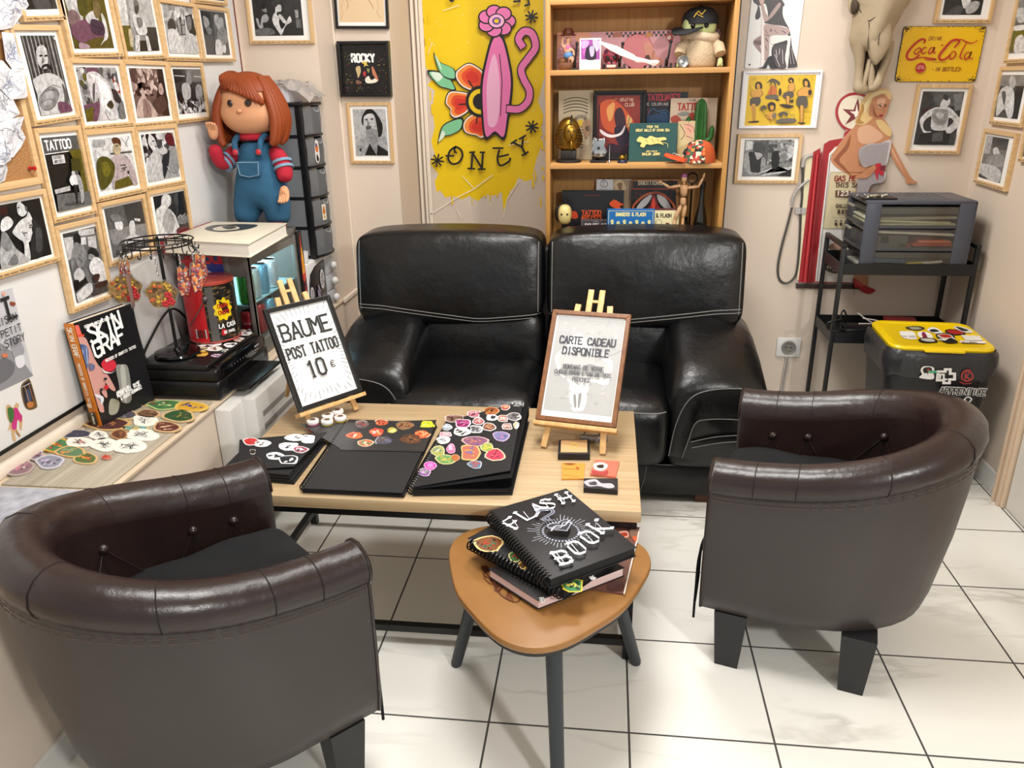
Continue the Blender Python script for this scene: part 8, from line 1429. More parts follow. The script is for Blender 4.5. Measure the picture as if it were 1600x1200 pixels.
# hair: a smooth cap, a swept fringe and hanging locks
b = B(); rows = []
for k in range(11):
	e = PI/2*k/10; rows.append([hc+V((.112*math.cos(e)*math.cos(a), .1*math.cos(e)*math.sin(a)+.008, .02+.1*math.sin(e))) for a in [2*PI*j/36 for j in range(36)]])
loft(b, rows, cap=False); bmesh.ops.delete(b, geom=[f for f in b.faces if f.calc_center_median().y < hc.y-.055 and f.calc_center_median().z < hc.z+.055], context='FACES'); hr = obj('hair', b, HAIR, t, smooth=80)
r = random.Random(2)
for k in range(34):
	a = -.55+(PI+1.1)*k/33; x, y = math.cos(a), math.sin(a); ln = .125+r.uniform(-.008, .012); fr = .012*(abs(x) > .6)
	b = B(); P_ = smooth_pts([hc+V((.07*x, .06*y+.01, .098)), hc+V((.108*x, .097*y+.008, .03)), hc+V((.118*x+fr*x, .104*y+.004, -.045)), hc+V((.114*x+fr*x*.4, .1*y-.004, -ln+.02)), hc+V((.104*x, .092*y-.008, -ln))], 4); n = len(P_); tube(b, P_, [.012+.007*math.sin(PI*min(1, i/(n-1)*1.1)) if i < n-1 else .006 for i in range(n)], 8); obj('lock', b, HAIR, hr, smooth=80)
for k in range(13):
	f = k/12; b = B(); st_ = hc+V((-.055+.02*f, -.02-.01*f, .112)); en = (-.078+.16*f, .07-.055*f**1.5-.0*f); P_ = smooth_pts([st_, hc+V((-.06+.09*f, -.07, .098-.01*f)), onface(en[0]*.8, min(.07, en[1]+.02))+V((0, -.008, 0)), onface(en[0], en[1]-.01 if f > .3 else en[1]+.0)+V((0, -.006, 0))], 4); n = len(P_); tube(b, P_, [.011 if i < n-1 else .003 for i in range(n)], 8); obj('fringe', b, HAIR, hr, smooth=80)
# ================================================================ DRAWER TOWER, WHITE UNIT
TX0_, TX1_, TY0_, TY1_, TZ0, TZ1 = -1.475, -1.2, 3.135, 3.335, .752, 1.372; BT = mat('tower_black', '141416', .35); TCL = clear('drawer_clear', 'c2c6ca', .2, .14, .3)
t = thing('drawer_tower', 'tall black five-drawer tower with translucent drawers behind the doll', 'drawer unit', ((TX0_+TX1_)/2, (TY0_+TY1_)/2, TZ0)); n = 5; dh = (TZ1-TZ0-.012)/n
b = B()
for x in (TX0_, TX1_-.03):
	for y in (TY0_, TY1_-.02): box(b, (x, y, TZ0), (x+.03, y+.02, TZ1-.004), .004)
for k in range(n+1): box(b, (TX0_, TY0_+.002, TZ0+k*dh), (TX1_-.002, TY1_-.002, TZ0+k*dh+.012), .002)
box(b, (TX0_-.003, TY0_-.003, TZ1-.014), (TX1_+.012, TY1_+.003, TZ1), .004); box(b, (TX0_, TY0_, TZ0), (TX0_+.01, TY1_, TZ1-.004)); obj('frame', b, BT, t)
for k in range(n):
	z0, z1 = TZ0+k*dh+.013, TZ0+(k+1)*dh-.001; b = B(); box(b, (TX0_+.03, TY0_+.004, z0), (TX1_-.03, TY0_+.006, z1)); box(b, (TX0_+.03, TY0_+.006, z0), (TX1_-.01, TY1_-.006, z0+.002)); dr = obj('drawer', b, TCL, t); b = B(); rows = []
	for j in range(11):
		y = TY0_+.008+(TY1_-TY0_-.016)*j/10; bl_ = .026*math.sin(PI*j/10)**.8; rows.append([V((TX1_+bl_, y, z0)), V((TX1_+bl_*1.08+.002, y, (z0+z1)/2)), V((TX1_+bl_, y, z1-.004))])
	strip(b, rows); bmesh.ops.solidify(b, geom=b.faces[:], thickness=.002); fr_ = obj('drawer_front', b, TCL, dr)
	b = B(); tube(b, [V((TX1_+.001+.027*math.sin(PI*j/10)**.8, TY0_+.008+(TY1_-TY0_-.016)*j/10, z0-.005)) for j in range(11)], .0055, 6); obj('front_rail', b, BT, dr)
	b = B(); tube(b, [V((TX1_+.03-.008*abs(j-4)/4, TY0_+.07+.06*j/8, z1-.012-.012*math.sin(PI*j/8))) for j in range(9)], .0025, 6); obj('finger_pull', b, mat('pull_grey', 'a8acae', .3), dr)
	b = B(); rr_ = random.Random(k+9)
	for j in range(3): box(b, (-.1, -.07, 0), (.1, .07, .004), .001, RT((-1.34+rr_.uniform(-.01, .01), 3.235, z0+.012+j*.018), ry=rr_.uniform(-.12, .12), rz=rr_.uniform(-.1, .1)))
	obj('papers', b, mat('drawer_papers', 'b8bcc0', .7, var=(20, '8a8e96', .3)), dr)
	A = Art((TX1_+.0315, (TY0_+TY1_)/2, (z0+z1)/2), (0, 1, 0), (0, 0, 1))
	if k == 4: A.blob([(.045, .03), (.06, .0), (.05, -.02), (.04, .01)], 'e0d8d8'); A.oval(.05, .012, .005, .008, 'b83a2a', 8)
	if k == 3: A.blob([(-.05, .04), (-.03, .035), (-.026, -.02), (-.04, -.045), (-.056, -.03)], 'd8d4d0'); A.oval(-.042, .012, .01, .016, 'd0702a', 10); A.oval(-.045, .025, .006, .008, '3a3a6a', 8); A.blob([(-.046, -.01), (-.034, -.03), (-.044, -.04), (-.05, -.03)], '1c1c1c'); A.blob([(.045, .035), (.06, .03), (.06, -.04), (.048, -.045)], 'c8c4c4'); A.oval(.053, .01, .005, .015, '8a3a3a', 8); A.oval(.054, -.02, .004, .012, '2a2a2a', 8)
	if k == 2: A.oval(.04, -.005, .021, .042, 'ecece8', 20); A.oval(.04, -.005, .017, .036, 'b8c0b8', 20); A.curve([(.03, .01), (.04, .022), (.05, .01), (.047, -.02), (.04, -.03), (.033, -.02), (.03, .01)], .002, '4a5a4a'); A.line([(.04, .02), (.04, -.03)], .002, '4a5a4a')
	if k == 1: A.rect(-.05, -.035, -.02, .03, 'e4dccc'); A.blob([(-.046, -.0), (-.036, .025), (-.026, .0), (-.034, -.012)], 'c8702a'); A.oval(-.035, -.022, .007, .007, 'c8a05a', 8)
	if A.F: A.build('sticker', VINYL, fr_, fn=lambda P_: V((TX1_+.0035+.0275*max(0, math.sin(PI*min(1, max(0, (P_.y-TY0_-.008)/(TY1_-TY0_-.016)))))**.8+(P_.x-TX1_-.0315)*.5, P_.y, P_.z)))
b = B(); box(b, (-1.43, 3.16, TZ1+.0005), (-1.255, 3.3, TZ1+.062), .004); solo('white_box', b, mat('white_carton', 'e6e4ea', .4), 'white carton on top of the black drawer tower', 'box')
b = B(); rr_ = random.Random(6); G_ = []
for i in range(22):
	G_.append([V((-1.46+.3*i/21, 3.13+.21*j/12, TZ1+.066+.022*rr_.random()*(1 if 2 < i < 19 else .6)-.055*max(0, (i-15)/6)**1.2-.05*max(0, (2-j)/2)*.3)) for j in range(13)])
strip(b, G_); bmesh.ops.recalc_face_normals(b, faces=b.faces[:]); bmesh.ops.solidify(b, geom=b.faces[:], thickness=.0005); solo('plastic_bag', b, clear('bag_film', 'e2dedb', .2, .3, .3), 'crumpled clear plastic bag lying over the white carton', 'plastic bag', smooth=25)
WU = mat('white_unit', 'dedcda', .35); t = thing('storage_unit', 'white plastic unit with a dark stickered front and round knobs, under the drawer tower', 'storage unit', (-1.34, 3.16, ZL)); UY0_, UY1_, UZ1 = 3.034, 3.345, .7505
b = B(); box(b, (-1.49, UY0_, ZL), (-1.215, UY1_, UZ1), .012, seg=3); obj('body', b, WU, t)
b = B(); pl_ = [(3.042, ZL+.01), (3.042, .62), (3.05, .66), (3.07, .70), (3.13, .722), (3.235, .73), (3.235, ZL+.01)]; prism(b, pl_, .006, Matrix(((0, 0, 1, -1.2155), (1, 0, 0, 0), (0, 1, 0, 0), (0, 0, 0, 1))), .001); df = obj('dark_front', b, mat('unit_dark', '141216', .25), t)
A = Art((-1.2093, 0, 0), (0, 1, 0), (0, 0, 1)); 
for cy, cz, ry, rz, c1 in ((3.06, .615, .022, .034, 'd8d4d4'), (3.185, .655, .026, .042, 'cfd0d4')): A.oval(cy, cz, ry, rz, c1, 22); A.oval(cy, cz, ry*.8, rz*.8, 'b8b4b8', 22); [A.oval(cy+ry*.5*math.cos(k), cz+rz*.5*math.sin(k*1.7), ry*.16, rz*.12, '4a4450', 7) for k in range(7)]
A.blob([(3.11, .60), (3.13, .645), (3.145, .60), (3.13, .575)], '6a5a78'); A.line([(3.112, .62), (3.14, .585)], .004, 'c8c0cc'); A.line([(3.12, .64), (3.145, .61)], .003, 'c8c0cc'); A.build('sticker', VINYL, df)
for k, zz in enumerate((.545, .62, .69)):
	b = B(); box(b, (-1.22, 3.25, zz-.034), (-1.205, 3.34, zz+.034), .003); dr = obj('small_drawer', b, clear('small_drawer_clear', 'e0e2e6', .2, .15, .45), t); b = B(); ball(b, (-1.192, 3.3, zz), (.014, .017, .017), 16); obj('knob', b, WP, dr, smooth=80)
b = B(); lathe(b, [(.001, 0), (.018, 0), (.022, .045), (.02, .045), (.017, .004), (.001, .004)], (-1.235, 3.07, UZ1+.0006), 20); solo('white_cup', b, WP, 'small white cup on the white unit beside the drawer tower', 'cup')
# ================================================================ CONVECTOR HEATER
t = thing('convector_heater', 'white slatted wall heater below the ledge, left of the low table', 'heater', (-1.14, 2.36, .0)); HW = mat('heater_white', 'dcdad5', .35)
b = B(); box(b, (LX+.002, 2.10, .1), (-1.135, 2.62, .50), .006); box(b, (-1.137, 2.18, .09), (-1.09, 2.66, .508), .006); obj('casing', b, HW, t)
b = B()
for k in range(7): box(b, (-1.0915, 2.22, .16+k*.045), (-1.0885, 2.63, .178+k*.045))
obj('grille', b, mat('heater_slot', '9a9894', .5), t)
for y in (2.22, 2.58): b = B(); box(b, (LX+.003, y, 0), (-1.12, y+.03, .1), .002); obj('foot', b, HW, t)
# ================================================================ ON THE LOW TABLE
TT = TZ+.0006
EW = wood('easel_pine', 'dcb67e', 'c99c60', 2, 6, .5, 14)
def easel(label_e, label_p, bl, ang, tilt, w_, h, fm, bg, fn, bw, zb):
	a = math.radians(ang); u = V((math.cos(a), math.sin(a), 0)); bk = V((-u.y, u.x, 0)); tl = math.radians(tilt); v = bk*math.cos(tl)+V((0, 0, 1))*math.sin(tl); n = u.cross(v); o = V((bl[0], bl[1], zb))+u*w_/2
	P = lambda x, y, z=0: o+u*x+v*y+n*z
	t = thing('table_easel', label_e, 'easel', V((o.x, o.y, TT))); vf = -(zb-TT)/math.sin(tl)
	for x in (-.33*w_, .33*w_):
		b = B(); bar(b, P(x*1.12, vf+.014, -.012), P(x*.62, h+.03, -.012), .017, .009, n, .001); obj('front_leg', b, EW, t)
	for x in (-.017, .017):
		b = B(); bar(b, P(x, -.01, -.02), P(x, h+.082, -.02), .017, .008, n, .001); obj('mast', b, EW, t)
	b = B(); bar(b, P(-.026, h+.045, -.02), P(.026, h+.045, -.02), .008, .006, n); obj('cross_piece', b, EW, t)
	b = B(); bar(b, P(-w_*.52, -.009, .002), P(w_*.52, -.009, .002), .034, .012, v, .001); obj('tray', b, EW, t)
	tp = P(0, h*.8, -.03); b = B(); bar(b, tp, V((tp.x, tp.y, TT+.006))+bk*.13*(1 if tilt > 60 else .35), .012, .009); obj('rear_leg', b, EW, t)
	t = thing('framed_sign', label_p, 'sign', P(0, 0)); M = frame3(P(0, h/2, .0), u, v, n); bars(t, M, w_, h, bw, .016, fm)
	b = B(); box(b, (-w_/2+bw*.6, -h/2+bw*.6, .001), (w_/2-bw*.6, h/2-bw*.6, .007), M=M); obj('mount', b, PAPER, t, True, 0)
	A = Art(P(0, h/2, .0072), u, v); fn(A, w_/2-bw, h/2-bw); A.build('print', PRINT, t)
def baume(A, x, y):
	A.rect(-x, -y, x, y, 'eeeeec'); r = random.Random(3)
	for i in range(60): A.oval(r.uniform(-x*.9, x*.9), r.uniform(-y*.9, y*.9), r.uniform(.002, .012), r.uniform(.001, .006), r.choice(('e2e2e0', 'dadad8', 'e6e6e4')), 7, r.uniform(0, 3), k=2+i*.02)
	for i in range(56):
		a = 2*PI*i/56; f0 = r.uniform(.74, .86); f1 = min(.985, f0+r.uniform(.08, .2)); g = min(x/max(1e-3, abs(math.cos(a))), y/max(1e-3, abs(math.sin(a)))); A.line([(g*f0*math.cos(a), g*f0*math.sin(a)), (g*f1*math.cos(a), g*f1*math.sin(a))], .0012, '3a3a3a', k=4)
	for s, yy, h, w_ in (('BAUME', .055, .05, .55), ('POST TATTOO', -.002, .032, .36), ('10', -.073, .05, .5)):
		k = dict(wid=w_, gap=.16, center=True, serif=.09); xx = -.012 if s == '10' else 0
		A.text(s, xx, yy, h, '8a8a8a', h*.17, **k); A.text(s, xx, yy, h, '2c2c2c', h*.12, **k)
	A.text('€', .04, -.06, .02, '3a3a3a', .003, .6)
def carte(A, x, y):
	A.rect(-x, -y, x, y, 'f0f0ee'); A.rect(-x+.004, -y+.018, x-.004, y-.004, 'b2b2b0'); r = random.Random(4)
	for i in range(70): A.oval(r.uniform(-x*.85, x*.85), r.uniform(-y*.8, y*.9), r.uniform(.004, .02), r.uniform(.002, .006), r.choice(('aaaaa8', 'bababa', 'b6b4b2')), 7, r.uniform(0, 3), k=3+i*.02)
	A.trace('~dcdcda 790,480 780,440 810,400 840,395 845,350 900,315 930,345 960,330 972,360 960,400 1030,420 1065,470 1050,550 1030,575 960,560 945,600 925,690 890,706 860,690 850,600 850,560 800,520;~bcbcba 800,470 850,410 950,420 1040,470 1040,540 950,545 850,545;~e6e6e4 855,350 900,325 920,350 900,375 860,385;~989896 800,500 850,475 900,490 960,470 1030,520 1000,535 900,520 830,525;~e2e2e0 862,600 935,600 915,690 890,700 868,685;~8a8a88 872,625 884,625 886,680 876,680;~8a8a88 898,620 912,620 902,680 894,682;L2:f2f2f0 800,500 790,440 845,395', 620, 420, 3.1575)
	for s, yy, h, c, w_ in (('CARTE CADEAU', .068, .021, '35323f', .5), ('DISPONIBLE', .035, .021, '35323f', .5), ('MONTANT DE VOTRE', -.008, .011, '55525a', .52), ("CHOIX POUR L'UN DE VOS", -.027, .011, '55525a', .52), ('PROCHES', -.046, .011, '55525a', .52)): A.text(s, 0, yy, h, c, h*.17, w_, .16, center=True, serif=.1)
easel('small pine easel holding the black framed price sign', 'black framed white sign reading BAUME POST TATTOO 10 euros, on a small easel', (-.906, 2.07), 52.7, 65, .232, .325, mat('sign_black', '141414', .4), 'eee', baume, .014, .512)
easel('small pine easel holding the brown framed gift card sign', 'brown wood framed grey sign reading CARTE CADEAU DISPONIBLE, on a small easel', (-.181, 2.045), -10.9, 53.5, .232, .336, wood('sign_walnut', '8a5a34', '6e4424', 2, 6, .4, 12), 'bbb', carte, .013, .525)
# --- sketchbooks
PG = mat('black_page', '17171a', .65); CV = mat('black_cover', '1b1b1e', .6); WIRE = mat('binding_wire', '0c0c0d', .3)
def spiral(b, p, q, r_, n, nrm=V((0, 0, 1))):
	d = (q-p).normalized(); s = d.cross(nrm).normalized()
	for k in range(n):
		c = p.lerp(q, (k+.5)/n); tube(b, [c+s*r_*math.cos(a)+nrm*r_*math.sin(a) for a in [2*PI*i/12 for i in range(12)]], .0019, 6, True)
def stick(A, view, lst):
	for i, (cx, cy, w_, h_, ec, cols) in enumerate(lst):
		r = random.Random(i*7+len(lst)); n = 14; ph = r.uniform(0, 6); sq = h_ > 0 and r.random() < .3
		out = [A.uv(view[0]+(cx+w_/2*(1+.12*math.sin(3*a+ph)+r.uniform(-.07, .07))*math.copysign(abs(math.cos(a))**(.5 if sq else 1), math.cos(a)))/view[2], view[1]+(cy+h_/2*(1+r.uniform(-.1, .08))*math.copysign(abs(math.sin(a))**(.5 if sq else 1), math.sin(a)))/view[2]) for a in [-2*PI*k/n for k in range(n)]]
		mx, my = sum(a for a, d in out)/n, sum(d for a, d in out)/n; cols = cols.split(); A.poly(out, ec, 1+i*.05); A.poly([(mx+(a-mx)*.84, my+(d-my)*.84) for a, d in out], cols[0], 3+i*.05)
		for k in range(12):
			j = r.randrange(n); f = r.uniform(.1, .62); px, py = mx+(out[j][0]-mx)*f, my+(out[j][1]-my)*f; A.oval(px, py, r.uniform(.003, .008), r.uniform(.002, .005), r.choice(cols[1:] or cols), 7, r.uniform(0, 3), k=5+i*.05+k*.003)
def sketchbook(label, cov, zs, blk, zt, view, lst, sp, npg=7, seed=1, extra=None, nf=0):
	"""cov: cover corners in photo pixels TL TR BR BL with heights zs; blk: page block footprint"""
	c = [onZ(z, *k) for k, z in zip(cov, zs)]; mid = sum(c, V())/4; t = thing('sketchbook', label, 'sketchbook', (mid.x, mid.y, TT), 0, 'sketchbooks on the low table'); r = random.Random(seed)
	for k in range(npg):
		f = k/npg; z0 = TT+(zt-TT)*f; b = B(); q = [(x+r.uniform(-.004, .004)*(k > 0)-.002*k*(x > mid.x), y+r.uniform(-.003, .003)) for x, y in blk]; prism(b, q, (zt-TT)/npg*.8, Matrix.Translation((0, 0, z0))); obj('page_block', b, PG, t)
	for k in range(nf):
		f = (k+1)/(nf+1); b = B(); b.faces.new([b.verts.new((x, y, zt+.0012+max(0, zz-zt-.004)*f)) for (x, y), zz in zip([blk[0], blk[1], blk[2], blk[-1]], (zs[3], zs[2], zs[1], zs[0]))]); bmesh.ops.solidify(b, geom=b.faces[:], thickness=.0015); obj('loose_page', b, PG, t)
	b = B(); vs = [b.verts.new(p) for p in c]; b.faces.new(vs[::-1]); bmesh.ops.subdivide_edges(b, edges=b.edges[:], cuts=6, use_grid_fill=True); bmesh.ops.recalc_face_normals(b, faces=b.faces[:]); bmesh.ops.solidify(b, geom=b.faces[:], thickness=.0018); tr = BVHTree.FromBMesh(b); cvr = obj('cover', b, CV, t)
	u = (c[1]-c[0]).normalized(); n = u.cross(c[0]-c[3]).normalized()
	if n.z < 0: n = -n
	A = Art(mid, u, n.cross(u)); 
	def lay(P_):
		h = tr.ray_cast(V((P_.x, P_.y, 2)), V((0, 0, -1)))[0]; lf = (P_-mid).dot(n)+.0008; return (h if h is not None else P_)+V((0, 0, lf))
	if extra: extra(A)
	stick(A, view, lst); A.build('stickers', VINYL, cvr, fn=lay)
	if sp: b = B(); spiral(b, V((*sp[0], (TT+zt)/2+.003)), V((*sp[1], (TT+zt)/2+.003)), (zt-TT)/2+.002, sp[2]); obj('binding', b, WIRE, t)
	return t
v11, v10 = (350, 580, 4.571), (620, 420, 3.1575); W = 'eeeeec'
sketchbook('black sketchbook with white ghost and heart stickers, leftmost on the low table', [(374, 687), (510, 675), (459, 729), (372, 735)], (.488, .496, .49, .486), [(-1.0, 1.75), (-.795, 1.735), (-.795, 1.985), (-1.0, 1.93)], .484, v11, [(195, 505, 125, 56, W, 'c03036 c03036 d05056'), (270, 518, 130, 54, W, 'e0e0e0 4a4a4a e8e8e8'), (510, 476, 150, 52, W, 'd8d8d8 5a5a5a e8e8e8'), (600, 487, 100, 58, W, 'e4e4e4 3a3a3a f0f0f0'), (465, 540, 130, 58, W, 'eaeaea 2a2a2a f0f0f0'), (545, 562, 118, 50, W, 'a8405a e8e0e0 5a2a3a'), (365, 607, 132, 54, W, 'f0f0f0 1a1a1a f0f0f0'), (460, 635, 140, 62, 'f0f0f0', '1c1c1e 1c1c1e f0f0f0'), (205, 578, 40, 36, W, '1c1c1e')], None, 8, 3)
def flap(A): A.trace('2a2a2d 545,380 1520,350 1430,570 830,555;232326 830,555 1430,570 1425,580 828,566', *v11)
tb = sketchbook('open black spiral sketchbook with stickers on its upper leaf, middle of the low table', [(545, 655), (681, 660), (629, 770), (474, 763)], (.472, .472, .472, .472), [(-.755, 1.693), (-.487, 1.69), (-.492, 2.125), (-.77, 2.13)], .468, v11, [(985, 385, 110, 66, 'b8b0a8', '6a5a5a a84a4a 3a3a3a'), (1125, 370, 110, 50, 'd8c8b8', 'b85a3a d88a5a 8a2a2a'), (1290, 392, 150, 72, 'd0b890', '8a6a4a b85a3a 4a3a2a'), (1450, 385, 110, 52, 'd8d83a', 'c8c82a 4a9a3a e8e86a'), (1200, 425, 85, 52, 'c8b86a', 'a89a3a d8d08a'), (935, 462, 140, 60, 'e0c8b0', 'd86a3a f0e0c8 a83a2a'), (1090, 440, 120, 74, 'e8d8c8', 'c84a34 e8a87a f0e8d8'), (1410, 455, 130, 70, 'd8b08a', 'd8643a f0a070 a84a2a'), (1140, 497, 135, 74, 'a0a0a8', '4a4a5a 6a6a7a 8a6a4a'), (1335, 487, 185, 80, 'd0a85a', '5a3a2a 8a5a34 2a2420'), (1010, 515, 120, 52, 'd8c8a8', 'd06a4a 6a8a6a e8d0b0')], ((-.772, 2.12), (-.757, 1.70), 34), 3, 5, flap)
sketchbook('thick black spiral sketchbook crowded with colourful stickers, rightmost on the low table', [(697, 658), (818, 627), (797, 735), (640, 762)], (.478, .52, .512, .478), [(-.465, 1.70), (-.215, 1.727), (-.215, 2.185), (-.455, 2.09)], .4745, v10, [(285, 743, 95, 40, 'd8c8c0', '8a6a5a c8a090 5a3a34'), (382, 720, 62, 38, W, 'c87a8a 5a2a3a e0c0c8'), (465, 706, 78, 48, 'd0a880', 'a85a34 3a2a24 d08a4a'), (535, 687, 48, 32, W, 'b84a3a e0a080'), (598, 670, 58, 28, W, '6a6a6a a8a8a8'), (325, 768, 75, 42, W, 'a83a7a d87aa8 5a2a4a'), (402, 757, 58, 38, W, 'b05a5a d8b0b0'), (470, 738, 62, 34, W, 'd8d8dc 3a3a44'), (524, 742, 50, 32, W, 'b06a5a e8d0c8'), (580, 731, 76, 42, 'd0d0d0', '7a7478 4a4448'), (247, 787, 52, 32, W, '9aa8b8 c8d0d8'), (320, 808, 85, 44, W, 'e0e0e0 2a2a2a 8a8a8a'), (390, 795, 60, 36, W, 'a8a8b0 5a5a5a'), (455, 783, 70, 40, W, '7a4a3a b88a6a'), (545, 778, 50, 30, W, '9a6a5a c8b0a8'), (590, 772, 30, 34, W, 'd8b890'), (228, 850, 75, 40, W, 'e8e8ec b8b8c0 8a8a94'), (240, 822, 60, 26, W, 'd08a9a e8c8d0'), (388, 852, 140, 50, 'c8a8a8', '8a5a7a b87a6a 5a4a6a'), (515, 825, 84, 50, 'c0a8c8', '7a7aa8 b07aa8 4a5a8a'), (205, 906, 72, 56, 'd0d0a8', 'a8a85a 6a8a9a e0d89a'), (268, 892, 44, 50, 'e8b0c8', 'd86a9a f0c0d8'), (360, 907, 96, 72, 'd8b878', 'b86a5a 7a6aa8 d8984a'), (446, 880, 66, 46, 'd8d8a0', '9aa85a d8c84a'), (485, 912, 104, 60, 'e0c8a8', 'c83a5a d86a7a 8a2a3a'), (242, 945, 104, 48, 'd8c890', '6a9a5a a8b86a c8a84a'), (288, 935, 44, 36, 'd8b08a', 'b86a3a'), (388, 962, 74, 40, 'b8c0c8', '5a7a9a a85a5a'), (165, 978, 66, 44, 'e8a8d0', 'd84aa8 f08ac8'), (137, 1010, 68, 40, 'd8b8d8', '8a5a9a c8a8c8 5a8a5a')], ((-.455, 2.07), (-.472, 1.705), 30), 6, 8, None, 7)
# --- balm jars
JL = mat('jar_lid', 'ece8e6', .35)
for x, y, z, c, lb in ((-.866, 2.08, 0, 'c8607c', 'pink balm jar in front of the easel foot, leftmost of the jars'), (-.822, 2.083, 0, 'b8a41c', 'yellow balm jar, second from the left in the front row'), (-.79, 2.112, 0, 'b09a18', 'yellow balm jar at the right end, nearest the spiral binding'), (-.834, 2.123, 0, 'b8a41c', 'yellow balm jar in the middle of the cluster, behind the front two'), (-.815, 2.16, 0, 'c8607c', 'pink balm jar farthest back, under the framed price sign')):
	t = thing('balm_jar', lb, 'jar', (x, y, TT), 0, 'balm jars under the price sign'); b = B(); lathe(b, [(.001, 0), (.0165, 0), (.0175, .002), (.0175, .023), (.001, .023)], (x, y, TT), 22); obj('jar_body', b, mat('balm_'+c, c, .25), t, smooth=50); b = B(); lathe(b, [(.0178, .022), (.0182, .023), (.0182, .032), (.0165, .0335), (.001, .0335)], (x, y, TT), 24); l_ = obj('jar_lid', b, JL, t, smooth=50)
	A = Art((x, y, TT+.0337), (1, 0, 0), (0, 1, 0)); A.oval(0, 0, .013, .013, 'c8c0b0', 16); A.blob([(-.008, -.004), (-.004, .006), (.005, .007), (.009, -.002), (.002, -.007)], '4a4438'); A.oval(.002, .001, .003, .003, '8a3a3a', 7); A.build('label', PRINT, l_)
# --- cards by the gift sign
t = thing('card_holder', 'black framed holder with a tan kraft card, below the gift card sign', 'card holder', (-.07, 1.985, TT)); q = [(-.112, 1.935), (-.024, 1.94), (-.027, 2.035), (-.115, 2.025)]
b = B(); prism(b, q, .02, Matrix.Translation((0, 0, TT)), .002); obj('box', b, mat('holder_black', '1c1c1c', .4), t); b = B(); prism(b, shr(q, .007), .003, Matrix.Translation((0, 0, TT+.019)), .001); obj('card', b, mat('kraft', 'c8a070', .6), t)
A = Art((-.07, 1.985, TT+.0222), (1, 0, 0), (0, 1, 0)); A.curve([(-.012, .02), (-.004, .008), (0, .02), (.004, .008), (.012, .02)], .002, 'e0c048'); A.curve([(-.01, .0), (0, -.02), (.01, .0), (0, .004), (-.01, 0)], .002, 'e0c048'); A.build('emblem', PRINT, t)
b = B(); tube(b, smooth_pts([(-.05, 2.065, TT+.012), (-.03, 2.085, TT+.03), (-.0, 2.075, TT+.02), (.0, 2.05, TT+.008)], 6), .002, 6); box(b, (-.045, -.012, 0), (.035, .012, .018), .004, RT((-.01, 2.065, TT), rz=.1)); solo('metal_case', b, mat('silver_case', '9a9a9a', .25, .8), 'small silver metal case behind the tan card holder', 'case')
def cards(label, q, h, c, spec, lines=0, fnm=None):
	t = thing('business_cards', label, 'cards', (sum(a for a, d in q)/4, sum(d for a, d in q)/4, TT)); b = B(); prism(b, q, h, Matrix.Translation((0, 0, TT))); obj('stack', b, mat('card_edge_'+c, c, .5), t)
	A = Art((0, 0, TT+h+.0002), (1, 0, 0), (0, 1, 0)); A.poly(q, c, 0); A.trace(spec, 680, 740, 4); A.build('print', PRINT, t)
cards('pile of orange cards with brown print, front of the tan card holder', [(-.095, 1.82), (-.037, 1.826), (-.036, 1.914), (-.1, 1.912)], .004, 'd8943c', '~8a4a1a 800,-62 840,-66 880,-60 840,-52;L1.5:8a4a1a 800,-30 900,-28;~a85a1a 880,-40 900,-36 890,-20;L1:8a4a1a 800,10 890,20')
cards('fanned pile of red and pink cards beside the orange ones', [(-.021, 1.85), (.046, 1.838), (.057, 1.93), (-.009, 1.934)], .006, 'd0705a', '~e8d8d0 990,-60 1040,-70 1080,-50 1050,-20 1000,-25;~2a1a1a 1010,-50 1050,-55 1050,-35 1020,-35;~a83a3a 980,-20 1040,-10 1080,-20 1070,10 990,5')
cards('block of black cards with a silver floral print, front right of the table', [(-.036, 1.757), (.05, 1.752), (.051, 1.815), (-.037, 1.808)], .014, '1d1a1e', '~b8b4bc 930,50 1000,35 1040,60 1100,62 1120,85 1080,92 1020,78 960,80;~3a343c 960,55 1000,50 1010,70 970,72;L1:d8d4dc 940,70 1000,44 1060,80')
# ================================================================ ON THE SIDE TABLE
ST = SZ+.0006; vS = (680, 740, 4)
A = Art((0, 0, SZ+.0003), (1, 0, 0), (0, 1, 0))
for s in ('285,575 340,600 300,625 330,655 300,640', '300,650 345,690 390,690', '370,690 400,680 430,690 385,740 370,720', '400,740 440,690 470,700 440,780', '470,800 465,720 500,690 530,790 480,805', '540,740 570,800 590,760', '290,590 330,640 410,760 480,800', '350,640 420,700 520,720'): A.curve([A.uv(680+float(a)/4, 740+float(c)/4) for a, c in (k.split(',') for k in s.split())], .0034, '5a2a18', n=3, taper=.4)
A.trace('~4a2214 285,590 320,580 340,605 310,620;~4a2214 370,690 400,700 390,720;~6a3a1e 440,770 470,760 490,800 460,795', *vS)
o_ = A.build('painted_web', PRINT); top_ = [k for k in bpy.data.objects if k.name.startswith('tabletop') and k.parent and k.parent.name.startswith('side_table')][0]; o_.data.transform(xf(top_.parent).inverted()); o_.parent = top_
